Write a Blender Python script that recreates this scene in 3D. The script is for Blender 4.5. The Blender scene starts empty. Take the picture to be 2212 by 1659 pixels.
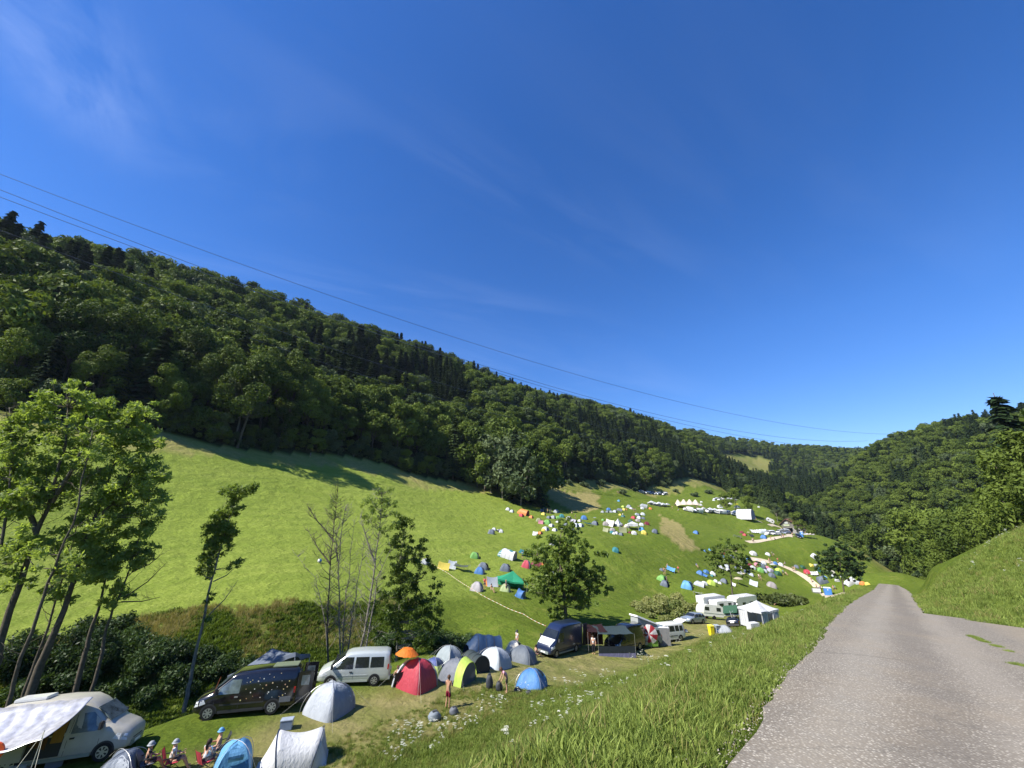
import bpy, bmesh, math, random
import numpy as np
from mathutils import Vector, Matrix
R = math.radians
scene = bpy.context.scene
COL = scene.collection
rng = np.random.default_rng(7)
random.seed(7)

# ---------------------------------------------------------------- camera, sky, sun, exposure
PITCH = R(18.0)
F_PX = 831.0                      # focal length in the pixels of a 2212 x 1659 picture
cd = bpy.data.cameras.new("camera")
cd.sensor_width = 36.0
cd.lens = 36.0 * F_PX / 2212.0
cd.clip_start = 0.1
cd.clip_end = 9000
cam = bpy.data.objects.new("camera", cd)
cam.location = (0, 0, 0)
cam.rotation_euler = (R(90) + PITCH, 0, 0)
COL.objects.link(cam)
scene.camera = cam

SUN_EL = R(47)
SUN_AZ_VEC = Vector((-0.88, -0.47, 0)).normalized()     # horizontal direction towards the sun
sl = bpy.data.lights.new("sun", 'SUN')
sl.energy = 4.6
sl.angle = R(0.5)
sl.color = (1.0, 0.95, 0.86)
sun = bpy.data.objects.new("sun", sl)
sdir = Vector((SUN_AZ_VEC.x * math.cos(SUN_EL), SUN_AZ_VEC.y * math.cos(SUN_EL), math.sin(SUN_EL)))
sun.rotation_euler = sdir.to_track_quat('Z', 'Y').to_euler()
sun.location = (-60, -40, 80)
COL.objects.link(sun)

w = bpy.data.worlds.new("World")
scene.world = w
w.use_nodes = True
nt = w.node_tree
nt.nodes.clear()
out = nt.nodes.new("ShaderNodeOutputWorld")
bg = nt.nodes.new("ShaderNodeBackground")
sky = nt.nodes.new("ShaderNodeTexSky")
sky.sky_type = 'NISHITA'
sky.sun_disc = False
sky.sun_elevation = SUN_EL
sky.sun_rotation = math.atan2(SUN_AZ_VEC.x, SUN_AZ_VEC.y)
sky.altitude = 1200
sky.air_density = 1.0
sky.dust_density = 0.25
sky.ozone_density = 3.2
bg.inputs['Strength'].default_value = 0.108
# thin high cirrus, laid out by world direction
tc = nt.nodes.new("ShaderNodeTexCoord")
sep = nt.nodes.new("ShaderNodeSeparateXYZ")
nt.links.new(tc.outputs['Generated'], sep.inputs[0])
addz = nt.nodes.new("ShaderNodeMath"); addz.operation = 'MAXIMUM'; addz.inputs[1].default_value = 0.06
nt.links.new(sep.outputs['Z'], addz.inputs[0])
dx = nt.nodes.new("ShaderNodeMath"); dx.operation = 'DIVIDE'
dy = nt.nodes.new("ShaderNodeMath"); dy.operation = 'DIVIDE'
nt.links.new(sep.outputs['X'], dx.inputs[0]); nt.links.new(addz.outputs[0], dx.inputs[1])
nt.links.new(sep.outputs['Y'], dy.inputs[0]); nt.links.new(addz.outputs[0], dy.inputs[1])
cmb = nt.nodes.new("ShaderNodeCombineXYZ")
nt.links.new(dx.outputs[0], cmb.inputs[0]); nt.links.new(dy.outputs[0], cmb.inputs[1])

def wisp(cx, cy, rx, ry, rot, scale, lo, hi, amount):
    amount *= .6
    """one soft patch of cirrus in the cloud plane (x/z, y/z) of the sky"""
    mp = nt.nodes.new("ShaderNodeMapping"); mp.vector_type = 'TEXTURE'
    mp.inputs['Location'].default_value = (cx, cy, 0)
    mp.inputs['Rotation'].default_value = (0, 0, R(rot))
    mp.inputs['Scale'].default_value = (rx, ry, 1)
    nt.links.new(cmb.outputs[0], mp.inputs[0])
    ln = nt.nodes.new("ShaderNodeVectorMath"); ln.operation = 'LENGTH'
    nt.links.new(mp.outputs[0], ln.inputs[0])
    fall = nt.nodes.new("ShaderNodeMapRange"); fall.interpolation_type = 'SMOOTHERSTEP'
    fall.inputs['From Min'].default_value = 1.0; fall.inputs['From Max'].default_value = 0.0
    nt.links.new(ln.outputs['Value'], fall.inputs['Value'])
    no = nt.nodes.new("ShaderNodeTexNoise"); no.inputs['Scale'].default_value = scale
    no.inputs['Detail'].default_value = 6; no.inputs['Roughness'].default_value = 0.6
    no.inputs['Distortion'].default_value = 0.7
    nt.links.new(mp.outputs[0], no.inputs['Vector'])
    mr = nt.nodes.new("ShaderNodeMapRange")
    mr.inputs['From Min'].default_value = lo; mr.inputs['From Max'].default_value = hi
    nt.links.new(no.outputs['Fac'], mr.inputs['Value'])
    m = nt.nodes.new("ShaderNodeMath"); m.operation = 'MULTIPLY'
    nt.links.new(fall.outputs[0], m.inputs[0]); nt.links.new(mr.outputs[0], m.inputs[1])
    m2 = nt.nodes.new("ShaderNodeMath"); m2.operation = 'MULTIPLY'; m2.inputs[1].default_value = amount
    nt.links.new(m.outputs[0], m2.inputs[0])
    return m2

def raydir(px, py):
    x = (px - 1106.0) / F_PX; u = -(py - 829.5) / F_PX
    return (x, math.cos(PITCH) - math.sin(PITCH) * u, math.sin(PITCH) + math.cos(PITCH) * u)
def skypt(px, py):
    x, y, z = raydir(px, py)
    return (x / z, y / z)
WISPS = []
for (px, py, rx, ry, rot, sc_, lo, hi, am) in [
        (90, 50, .55, .30, -62, 1.1, .40, .9, .24), (150, 190, .30, .16, -40, 1.2, .42, .9, .10),
        (950, 650, 2.1, .36, 20, 1.5, .46, .9, .09), (1270, 500, 1.8, .30, 36, 1.4, .45, .9, .06),
        (1260, 820, 3.2, .9, 35, 1.4, .44, .9, .09), (560, 330, .8, .5, 10, 1.2, .45, .9, .07),
        (1800, 500, 2.5, .6, 30, 1.2, .45, .95, .05)]:
    cx, cy = skypt(px, py)
    WISPS.append(wisp(cx, cy, rx, ry, rot, sc_, lo, hi, am))
acc = WISPS[0]
for q in WISPS[1:]:
    ad = nt.nodes.new("ShaderNodeMath"); ad.operation = 'ADD'
    nt.links.new(acc.outputs[0], ad.inputs[0]); nt.links.new(q.outputs[0], ad.inputs[1]); acc = ad
hs = nt.nodes.new("ShaderNodeHueSaturation")
hs.inputs['Saturation'].default_value = 1.30
hs.inputs['Hue'].default_value = 0.512
hs.inputs['Value'].default_value = 1.0
nt.links.new(sky.outputs[0], hs.inputs['Color'])
mx = nt.nodes.new("ShaderNodeMix"); mx.data_type = 'RGBA'
mx.inputs['B'].default_value = (8.5, 9.3, 10.5, 1)
hz1 = nt.nodes.new("ShaderNodeMapRange"); hz1.inputs['From Min'].default_value = 0.0; hz1.inputs['From Max'].default_value = 0.38
hz1.inputs['To Min'].default_value = 0.74; hz1.inputs['To Max'].default_value = 1.0
nt.links.new(sep.outputs['Z'], hz1.inputs['Value'])
vs = nt.nodes.new("ShaderNodeVectorMath"); vs.operation = 'SCALE'
nt.links.new(hs.outputs[0], vs.inputs[0]); nt.links.new(hz1.outputs[0], vs.inputs['Scale'])
nt.links.new(acc.outputs[0], mx.inputs['Factor']); nt.links.new(vs.outputs[0], mx.inputs['A'])
nt.links.new(mx.outputs['Result'], bg.inputs[0]); nt.links.new(bg.outputs[0], out.inputs[0])

scene.view_settings.view_transform = 'Standard'
scene.view_settings.look = 'None'
scene.view_settings.exposure = 1.0
scene.view_settings.gamma = 1.0
scene.cycles.max_bounces = 6
scene.cycles.diffuse_bounces = 2
scene.cycles.transmission_bounces = 3
scene.cycles.transparent_max_bounces = 6
scene.cycles.volume_bounces = 0

# ---------------------------------------------------------------- terrain as a height function
US = np.array([0.6665, 0.7455])          # along the road
UT = np.array([-0.7455, 0.6665])         # to its left
def xy(s, t):
    return US[0] * s + UT[0] * t, US[1] * s + UT[1] * t
def st(x, y):
    return US[0] * x + US[1] * y, UT[0] * x + UT[1] * y
def z_road(s):
    s = np.asarray(s, float)
    return np.where(s > 0, -1.6 - 0.115 * s, -1.6 - 0.05 * s)
LS = [-120, -80, -40, -10, 3, 15, 25, 37, 50, 65, 80, 110, 140, 161, 200, 260]
LZ = [-8.5, -9, -10, -11, -11.4, -11.7, -12.2, -14.1, -15.2, -16.2, -18.3, -21.5, -23.8, -24.8, -28.5, -36]
def z_lane(s):
    return np.interp(s, LS, LZ)
CP = []
def add_st(s, t, z): x, y = xy(s, t); CP.append((x, y, z))
for s in [-90, -50, -20, -8, 0, 8, 16, 25, 35, 47, 60, 78, 100, 125, 150, 175, 205]:
    zr, zl = float(z_road(s)), float(z_lane(s)); d = zr - zl
    far = s > 120
    gul = float(np.interp(s, [-100, 20, 32, 40], [1, 1, .35, 0]))
    for t, fr in ((-1.5, 0.0), (1.6, 0.0), (4, .12), (8, .37), (13, .74), (17.5, .96)):
        add_st(s, t, zr - d * fr)
    if not far:
        for t, dz in ((21, 0), (27, 0), (33, 0)):
            add_st(s, t, zl + dz)
    if s < 110:
        add_st(s, 37, zl - 2.6 * gul + .35 * (1 - gul)); add_st(s, 41, zl - 2.3 * gul + .8 * (1 - gul))
    if -30 < s < 30:
        add_st(s, 46, zl - 0.2)
def add_px(px, py, Y, dz=0):
    x, y, z = raydir(px, py); CP.append((x / y * Y, Y, z / y * Y + dz))
for a in [(0, 1330, 38), (350, 1330, 42), (600, 1325, 46), (700, 1305, 50), (850, 1330, 51), (960, 1342, 52),
          (1100, 1342, 54), (1222, 1348, 60), (1400, 1310, 86),
          (0, 1100, 52), (0, 880, 78), (350, 1130, 66), (360, 930, 96), (700, 1150, 80), (700, 990, 130), (520, 960, 112),
          (850, 1015, 150), (1000, 1050, 172), (950, 1150, 105), (950, 1250, 74),
          (1103, 1280, 70), (1030, 1226, 88), (1093, 1203, 96), (1070, 1150, 128), (1130, 1108, 150), (1240, 1125, 155),
          (1340, 1145, 148), (1400, 1140, 152), (1330, 1187, 118), (1490, 1265, 106), (1435, 1240, 115), (1560, 1210, 150),
          (1650, 1200, 162), (1757, 1200, 172), (1720, 1155, 215), (1600, 1150, 218), (1480, 1130, 208), (1500, 1105, 232),
          (1620, 1120, 240), (1440, 1090, 245), (1400, 1070, 320), (1550, 1080, 330), (1650, 1095, 330), (1560, 1062, 400),
          (1180, 1062, 205), (1300, 1075, 230), (1750, 1152, 212), (1850, 1187, 188), (1925, 1237, 150), (1800, 1240, 145),
          (1680, 1110, 300), (1610, 1000, 760), (1560, 1010, 640)]:
    add_px(*a)
# forest hill: the ridge (tree tops stand above it) and the land behind it
for (px, py, Y) in [(0, 470, 150), (300, 545, 190), (520, 610, 230), (700, 680, 280), (900, 750, 330), (1060, 820, 400),
                    (1200, 860, 510), (1350, 908, 660), (1500, 930, 800), (1700, 970, 1000)]:
    add_px(px, py, Y, float(np.interp(px, [0, 600, 1100], [-29, -20, -15])))
    x, y, z = CP[-1]
    CP.append((x - 75, y + 70, z - 22)); CP.append((x - 260, y + 240, z - 90))
for a in [(-90, 140, 34), (-120, 170, 60), (-30, 210, 28), (20, 260, 36), (-320, 40, 105), (-420, 100, 130), (-180, 20, 50),
          (-500, -80, 110), (-150, -60, 14), (150, 420, 60), (260, 560, 85),
          # ravine on the right of the camp and the hills over it
          (186, 215, -38), (176, 160, -42), (150, 110, -32), (230, 280, -42), (300, 380, -22), (420, 520, 8), (520, 700, 30),
          (215, 190, -38), (270, 230, -8), (330, 300, 26), (240, 120, -6), (350, 180, 44), (200, 60, 6),
          (300, 60, 50), (140, 60, -10), (900, 1300, 90), (1250, 1250, 80), (1400, 1000, 90), (1000, 700, 70),
          # behind the camera
          (0, -60, 4), (80, -60, 16), (80, -20, 8), (-60, -60, -5), (160, 0, 26), (60, 5, 2), (0, -250, 40), (300, -200, 90),
          (-300, -250, 30)]:
    CP.append(a)
for (px, py, Y, dz) in [(2140, 905, 300, -26), (2060, 912, 340, -25), (1950, 938, 390, -26), (1860, 962, 480, -26), (1800, 990, 580, -34), (1740, 1010, 680, -25),
                        (2212, 890, 260, -26), (1600, 948, 900, -16), (1740, 976, 1150, -24), (1790, 990, 1200, -40), (1850, 1000, 1150, -40)]:
    add_px(px, py, Y, dz)
CP.append((560, 520, 60)); CP.append((700, 620, 75)); CP.append((480, 330, 70))
# mound right of the road
for (px, py, Y) in [(2212, 1348, 20.5), (2212, 1240, 27), (2212, 1152, 34), (2080, 1195, 42), (2100, 1270, 32), (2000, 1237, 52), (1972, 1266, 62), (2060, 1335, 23.5)]:
    add_px(px, py, Y)
CP.append((58, 46, -3.5)); CP.append((70, 62, -9)); CP.append((40, 14, -1.0)); CP.append((86, 98, -20)); CP.append((60, 30, .5))
CP = np.array(CP, float)
_k = []
for i in range(len(CP)):
    if all((CP[i, 0] - CP[j, 0]) ** 2 + (CP[i, 1] - CP[j, 1]) ** 2 > 2.2 for j in _k): _k.append(i)
CP = CP[_k]
def _phi(r2): return 0.5 * r2 * np.log(r2 + 1e-9)
SCL = 50.0
_P = CP[:, :2] / SCL
_n = len(_P)
_A = np.zeros((_n + 3, _n + 3))
_d2 = ((_P[:, None] - _P[None]) ** 2).sum(-1)
# let far control points be approximated rather than hit exactly (smooth far hills)
_A[:_n, :_n] = _phi(_d2) + np.diag(0.0008 + 0.004 * np.clip(np.hypot(_P[:, 0], _P[:, 1]) / 4, 0, 3))
_A[:_n, _n] = 1; _A[:_n, _n + 1:] = _P; _A[_n, :_n] = 1; _A[_n + 1:, :_n] = _P.T
_W = np.linalg.solve(_A, np.concatenate([CP[:, 2], np.zeros(3)]))
def _tps(x, y):
    x = np.atleast_1d(np.asarray(x, float)).ravel(); y = np.atleast_1d(np.asarray(y, float)).ravel()
    o = np.empty_like(x)
    for a in range(0, len(x), 20000):
        X = x[a:a + 20000, None] / SCL; Y = y[a:a + 20000, None] / SCL
        o[a:a + 20000] = _phi((X - _P[:, 0]) ** 2 + (Y - _P[:, 1]) ** 2) @ _W[:_n] + _W[_n] + _W[_n + 1] * X[:, 0] + _W[_n + 2] * Y[:, 0]
    return o
# asphalt outline in road coordinates (s, t), unprojected from where its edges are seen
def road_px(px, py):
    x, y, z = raydir(px, py)
    s1 = US[0] * x + US[1] * y; k = 0.115
    lam = -1.6 / (z + k * s1)
    return st(x * lam, y * lam)
ROAD_L = [(-60, 1.6), (-8, 1.5)] + [road_px(*p) for p in [(1565, 1655), (1610, 1575), (1680, 1480), (1755, 1400), (1800, 1338), (1840, 1300), (1878, 1278)]] + [(75, 2.2), (110, 2.6), (190, 3.5)]
ROAD_R = [(-60, -4.5), (0, -4.8), (10, -5.2), (18, -7.5), (27, -11.5)] + [road_px(*p) for p in [(2205, 1352), (2060, 1336), (2000, 1326), (1984, 1306), (1972, 1284)]] + [(75, -1.4), (110, -1.2), (190, 0.0)]
ROAD_L.sort(); ROAD_R.sort()
_RLs, _RLt = np.array(ROAD_L).T; _RRs, _RRt = np.array(ROAD_R).T
def road_edges(s): return np.interp(s, _RLs, _RLt), np.interp(s, _RRs, _RRt)
def hmap(x, y):
    x = np.asarray(x, float); shp = x.shape
    x = x.ravel(); y = np.asarray(y, float).ravel()
    z = _tps(x, y)
    s, t = st(x, y)
    tl, tr = road_edges(s)
    d = np.maximum(t - tl, tr - t)                 # distance outside the asphalt
    k = np.clip((d + 0.1) / 2.6, 0, 1); k = k * k * (3 - 2 * k)
    k = np.where(s > 150, 1, k); k = np.where(s < -50, 1, k)
    z = z * k + (z_road(s) - 0.05) * (1 - k)
    # small swells of the ground, growing with distance from road and lane
    g = np.clip((np.abs(t - 15) - 22) / 40, 0, 1)
    z = z + g * (0.25 * np.sin(x * .13 + 1.1) * np.sin(y * .11) + 0.5 * np.sin(x * .043 + y * .03) * np.sin(y * .051 - x * .02))
    return z.reshape(shp)
def hz(x, y): return float(hmap(np.array([x]), np.array([y]))[0])
def G(px, py, lo=3.0, hi=1600.0):
    """ground point seen at a place of the picture"""
    x, y, z = raydir(px, py)
    Y = np.geomspace(lo, hi, 900)
    zz = hmap(x / y * Y, Y) - z / y * Y
    i = np.nonzero((zz[1:] > 0) & (zz[:-1] <= 0))[0]
    if len(i) == 0:
        return None
    i = i[0]
    f = zz[i] / (zz[i] - zz[i + 1])
    Yh = Y[i] + (Y[i + 1] - Y[i]) * f
    return Vector((x / y * Yh, Yh, hz(x / y * Yh, Yh)))

# ---------------------------------------------------------------- helpers
def tag(o, label=None, cat=None, group=None, kind=None):
    if label: o["label"] = label
    if cat: o["category"] = cat
    if group: o["group"] = group
    if kind: o["kind"] = kind
    return o
def mesh_obj(name, verts, faces, mats, parent=None, smooth=False, mi=None):
    me = bpy.data.meshes.new(name)
    me.from_pydata([tuple(v) for v in verts], [], [tuple(f) for f in faces])
    for m in (mats if isinstance(mats, (list, tuple)) else [mats]): me.materials.append(m)
    if smooth: me.polygons.foreach_set('use_smooth', [True] * len(me.polygons))
    if mi is not None: me.polygons.foreach_set('material_index', mi)
    me.update()
    o = bpy.data.objects.new(name, me)
    COL.objects.link(o)
    if parent is not None: o.parent = parent
    return o
def quads_obj(name, V, mat, parent=None, attr=None, nper=4):
    """V: (n, nper, 3) array of separate faces, fast"""
    n = len(V)
    me = bpy.data.meshes.new(name)
    me.vertices.add(n * nper); me.vertices.foreach_set('co', np.asarray(V, np.float32).ravel())
    me.loops.add(n * nper); me.loops.foreach_set('vertex_index', np.arange(n * nper, dtype=np.int32))
    me.polygons.add(n); me.polygons.foreach_set('loop_start', np.arange(0, n * nper, nper, dtype=np.int32))
    me.polygons.foreach_set('loop_total', np.full(n, nper, np.int32))
    if attr is not None:
        a = me.attributes.new('tint', 'FLOAT', 'FACE'); a.data.foreach_set('value', np.asarray(attr, np.float32))
    me.materials.append(mat); me.update(calc_edges=True)
    o = bpy.data.objects.new(name, me); COL.objects.link(o)
    if parent is not None: o.parent = parent
    return o
def empty(name, loc, rz=0.0, label=None, cat=None, group=None, kind=None):
    o = bpy.data.objects.new(name, None)
    o.empty_display_size = 0.3
    o.location = loc; o.rotation_euler = (0, 0, rz)
    COL.objects.link(o)
    return tag(o, label, cat, group, kind)
def kids(o): return [c for c in bpy.data.objects if c.parent is o]
def copy_tree(o, parent=None, loc=None, rz=None, label=None, children=None):
    c = o.copy(); COL.objects.link(c); c.parent = parent
    for ch in (children if children is not None else list(o.children)):
        copy_tree(ch, c)
    if loc is not None: c.location = loc
    if rz is not None: c.rotation_euler = (0, 0, rz)
    if label: c["label"] = label
    return c

# ---------------------------------------------------------------- materials
def new_mat(name):
    m = bpy.data.materials.new(name); m.use_nodes = True
    return m, m.node_tree, m.node_tree.nodes["Principled BSDF"]
def N(t, typ, **kw):
    n = t.nodes.new(typ)
    for k, v in kw.items():
        if k.startswith('_'): setattr(n, k[1:], v)
        else: n.inputs[k.replace('_', ' ')].default_value = v
    return n
_MC = {}
def paint(col, rough=0.5, spec=0.5, metal=0.0, dirt=0.12, name=None, scale=3.0, trans=0.0, coat=0.0):
    """plain material with a little procedural unevenness"""
    key = (tuple(col), rough, spec, metal, dirt, scale, trans, coat)
    if key in _MC: return _MC[key]
    m, t, b = new_mat(name or "surface")
    tcn = N(t, "ShaderNodeTexCoord")
    no = N(t, "ShaderNodeTexNoise", Scale=scale, Detail=4.0, Roughness=0.6)
    t.links.new(tcn.outputs['Object'], no.inputs['Vector'])
    rp = N(t, "ShaderNodeMapRange", From_Min=.3, From_Max=.7, To_Min=1 - dirt, To_Max=1 + dirt)
    t.links.new(no.outputs['Fac'], rp.inputs['Value'])
    mu = N(t, "ShaderNodeVectorMath", _operation='SCALE')
    mu.inputs[0].default_value = col[:3]
    t.links.new(rp.outputs[0], mu.inputs['Scale'])
    t.links.new(mu.outputs[0], b.inputs['Base Color'])
    b.inputs['Roughness'].default_value = rough
    b.inputs['Specular IOR Level'].default_value = spec
    b.inputs['Metallic'].default_value = metal
    b.inputs['Coat Weight'].default_value = coat
    b.inputs['Coat Roughness'].default_value = 0.08
    if trans > 0:
        tr = N(t, "ShaderNodeBsdfTranslucent"); t.links.new(mu.outputs[0], tr.inputs['Color'])
        mixs = N(t, "ShaderNodeMixShader", Fac=trans)
        t.links.new(b.outputs[0], mixs.inputs[1]); t.links.new(tr.outputs[0], mixs.inputs[2])
        t.links.new(mixs.outputs[0], t.nodes["Material Output"].inputs['Surface'])
    _MC[key] = m
    return m
def fabric(col, trans=0.22, scale=5.0):
    """tent cloth: soft folds and a little light coming through"""
    key = ('fab', tuple(col), trans)
    if key in _MC: return _MC[key]
    m, t, b = new_mat("cloth")
    tcn = N(t, "ShaderNodeTexCoord")
    mp = N(t, "ShaderNodeMapping"); mp.inputs['Scale'].default_value = (1, 1, .35)
    no = N(t, "ShaderNodeTexNoise", Scale=scale, Detail=3.0, Roughness=0.55, Distortion=0.6)
    t.links.new(tcn.outputs['Object'], mp.inputs[0]); t.links.new(mp.outputs[0], no.inputs['Vector'])
    rp = N(t, "ShaderNodeMapRange", From_Min=.3, From_Max=.7, To_Min=.9, To_Max=1.08)
    t.links.new(no.outputs['Fac'], rp.inputs['Value'])
    mu = N(t, "ShaderNodeVectorMath", _operation='SCALE'); mu.inputs[0].default_value = col[:3]
    t.links.new(rp.outputs[0], mu.inputs['Scale']); t.links.new(mu.outputs[0], b.inputs['Base Color'])
    b.inputs['Roughness'].default_value = .55; b.inputs['Specular IOR Level'].default_value = .3
    bp = N(t, "ShaderNodeBump", Strength=.8, Distance=.06); t.links.new(no.outputs['Fac'], bp.inputs['Height'])
    t.links.new(bp.outputs[0], b.inputs['Normal'])
    tr = N(t, "ShaderNodeBsdfTranslucent"); t.links.new(mu.outputs[0], tr.inputs['Color'])
    ms = N(t, "ShaderNodeMixShader", Fac=trans)
    t.links.new(b.outputs[0], ms.inputs[1]); t.links.new(tr.outputs[0], ms.inputs[2])
    t.links.new(ms.outputs[0], t.nodes["Material Output"].inputs['Surface'])
    _MC[key] = m
    return m
def leaf_mat(name, c1, c2, trans=0.35, spec=0.25, rough=.5, treew=.5):
    """leaves: per-leaf tint attribute, per-tree random tint, some light through them"""
    m, t, b = new_mat(name)
    at = N(t, "ShaderNodeAttribute", _attribute_name='tint')
    oi = N(t, "ShaderNodeObjectInfo")
    ad = N(t, "ShaderNodeMath", _operation='MULTIPLY_ADD'); ad.inputs[1].default_value = 1 - treew
    mu0 = N(t, "ShaderNodeMath", _operation='MULTIPLY'); mu0.inputs[1].default_value = treew
    t.links.new(oi.outputs['Random'], mu0.inputs[0])
    t.links.new(at.outputs['Fac'], ad.inputs[0]); t.links.new(mu0.outputs[0], ad.inputs[2])
    mixc = N(t, "ShaderNodeMix", _data_type='RGBA')
    mixc.inputs['A'].default_value = (*c1, 1); mixc.inputs['B'].default_value = (*c2, 1)
    t.links.new(ad.outputs[0], mixc.inputs['Factor'])
    t.links.new(mixc.outputs['Result'], b.inputs['Base Color'])
    b.inputs['Roughness'].default_value = rough; b.inputs['Specular IOR Level'].default_value = spec
    tr = N(t, "ShaderNodeBsdfTranslucent")
    tc2 = N(t, "ShaderNodeMix", _data_type='RGBA', _blend_type='MULTIPLY'); tc2.inputs['Factor'].default_value = 1
    tc2.inputs['B'].default_value = (1.5, 1.5, .6, 1)
    t.links.new(mixc.outputs['Result'], tc2.inputs['A']); t.links.new(tc2.outputs['Result'], tr.inputs['Color'])
    ms = N(t, "ShaderNodeMixShader", Fac=trans)
    t.links.new(b.outputs[0], ms.inputs[1]); t.links.new(tr.outputs[0], ms.inputs[2])
    t.links.new(ms.outputs[0], t.nodes["Material Output"].inputs['Surface'])
    return m
M_BARK = paint((.10, .085, .065), .9, .2, dirt=.35, scale=6, name="bark")
M_BARK_PALE = paint((.21, .19, .155), .9, .2, dirt=.45, scale=5, name="pale_bark")
M_LEAF_BEECH = leaf_mat("beech_leaves", (.022, .044, .009), (.168, .222, .038), .20, .10, .6, treew=.6)
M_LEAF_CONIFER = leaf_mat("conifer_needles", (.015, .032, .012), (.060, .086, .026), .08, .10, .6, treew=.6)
M_LEAF_ASH = leaf_mat("ash_leaves", (.105, .160, .035), (.310, .390, .130), .52, .25, .5)
M_LEAF_MAPLE = leaf_mat("maple_leaves", (.066, .108, .018), (.170, .235, .050), .38)
M_LEAF_DARK = leaf_mat("shade_darkened_leaves", (.016, .034, .010), (.070, .115, .034), .25, .22, .5)  # shade of the creek bed put into the leaf colour
M_LEAF_WILLOW = leaf_mat("grey_green_leaves", (.042, .070, .028), (.135, .170, .075), .18, .12, .6)

# ---------------------------------------------------------------- ground sheet
def poly_mask(x, y, pts):
    inside = np.zeros(x.shape, bool); n = len(pts)
    for i in range(n):
        x1, y1 = pts[i]; x2, y2 = pts[(i + 1) % n]
        c = ((y1 > y) != (y2 > y)) & (x < (x2 - x1) * (y - y1) / (y2 - y1 + 1e-12) + x1)
        inside ^= c
    return inside
def to_px(x, y, z):
    """where a world point falls in the picture (only used to read the layout off the photograph)"""
    c = math.cos(PITCH); s_ = math.sin(PITCH)
    f = y * c + z * s_; u = -y * s_ + z * c
    return 1106 + x / f * F_PX, 829.5 - u / f * F_PX
def vnoise(x, y, f, seed):
    r = np.random.default_rng(seed); T = r.random((256, 256))
    X = x * f; Y = y * f; xi = np.floor(X).astype(int); yi = np.floor(Y).astype(int)
    fx = X - xi; fy = Y - yi; fx = fx * fx * (3 - 2 * fx); fy = fy * fy * (3 - 2 * fy)
    g = lambda a, b: T[a % 256, b % 256]
    return (g(xi, yi) * (1 - fx) + g(xi + 1, yi) * fx) * (1 - fy) + (g(xi, yi + 1) * (1 - fx) + g(xi + 1, yi + 1) * fx) * fy
def outline(pxs):
    return [(p.x, p.y) for p in (G(*q) for q in pxs) if p is not None]
# patches of unmown dry grass on the camp hill, outlined where they lie
DRY = [outline([(1424, 1109), (1440, 1122), (1465, 1128), (1490, 1160), (1505, 1172), (1506, 1188), (1480, 1187), (1460, 1176), (1440, 1160), (1424, 1148), (1428, 1128)]),
       outline([(1180, 1056), (1230, 1064), (1290, 1066), (1300, 1072), (1290, 1083), (1298, 1100), (1270, 1106), (1240, 1104), (1200, 1085), (1180, 1075)])]
def ground_masks(x, y):
    s, t = st(x, y)
    n1 = vnoise(x, y, .22, 1); n2 = vnoise(x, y, .07, 2); n3 = vnoise(x, y, .9, 3)
    # trampled, sun-dried lane
    wob = (n1 - .5) * 5 + (n2 - .5) * 4
    lane = np.clip(1 - np.abs(t - 23.2 - 1.2 * np.sin(s * .07) + wob * .5) / 5.2, 0, 1) * np.clip((s + 30) / 30, 0, 1) * np.clip((120 - s) / 20, 0, 1)
    lane = np.clip(lane * 1.8, 0, 1) * (.35 + .55 * n3)
    # rough unmown bank over the creek (dry grass, herbs)
    top = 51.5 + 2.5 * np.sin(s * .14 + .6) + (n1 - .5) * 3
    bank = np.clip((t - 34) / 3, 0, 1) * np.clip((top - t) / 1.6, 0, 1) * np.clip((34 + wob - s) / 6, 0, 1)
    dry = np.zeros_like(x)
    xx = x + (n1 - .5) * 3; yy = y + (n3 - .5) * 3
    for P in DRY:
        if len(P) > 3: dry = np.maximum(dry, poly_mask(xx, yy, P).astype(float))
    fm = forest_mask(x, y); e1 = forest_mask(x - 3, y + 9 + 8 * n2); dry = np.maximum(dry, np.clip(e1 - fm, 0, 1) * (.25 + .6 * n1) * (x < 240))
    if len(CLEARING) > 3: dry = np.maximum(dry, poly_mask(xx, yy, CLEARING) * (.2 + .5 * n1))
    # crest of the right shoulder of the hill dries out too
    ed = np.clip((x - (150 + .02 * (y - 190))) / 8, 0, 1) * np.clip((y - 120) / 15, 0, 1) * np.clip((260 - y) / 20, 0, 1) * np.clip((175 - x) / 6, 0, 1)
    dry = np.maximum(dry, ed * (.2 + .6 * n1))
    # field edge under the forest
    return lane, bank, dry
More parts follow.
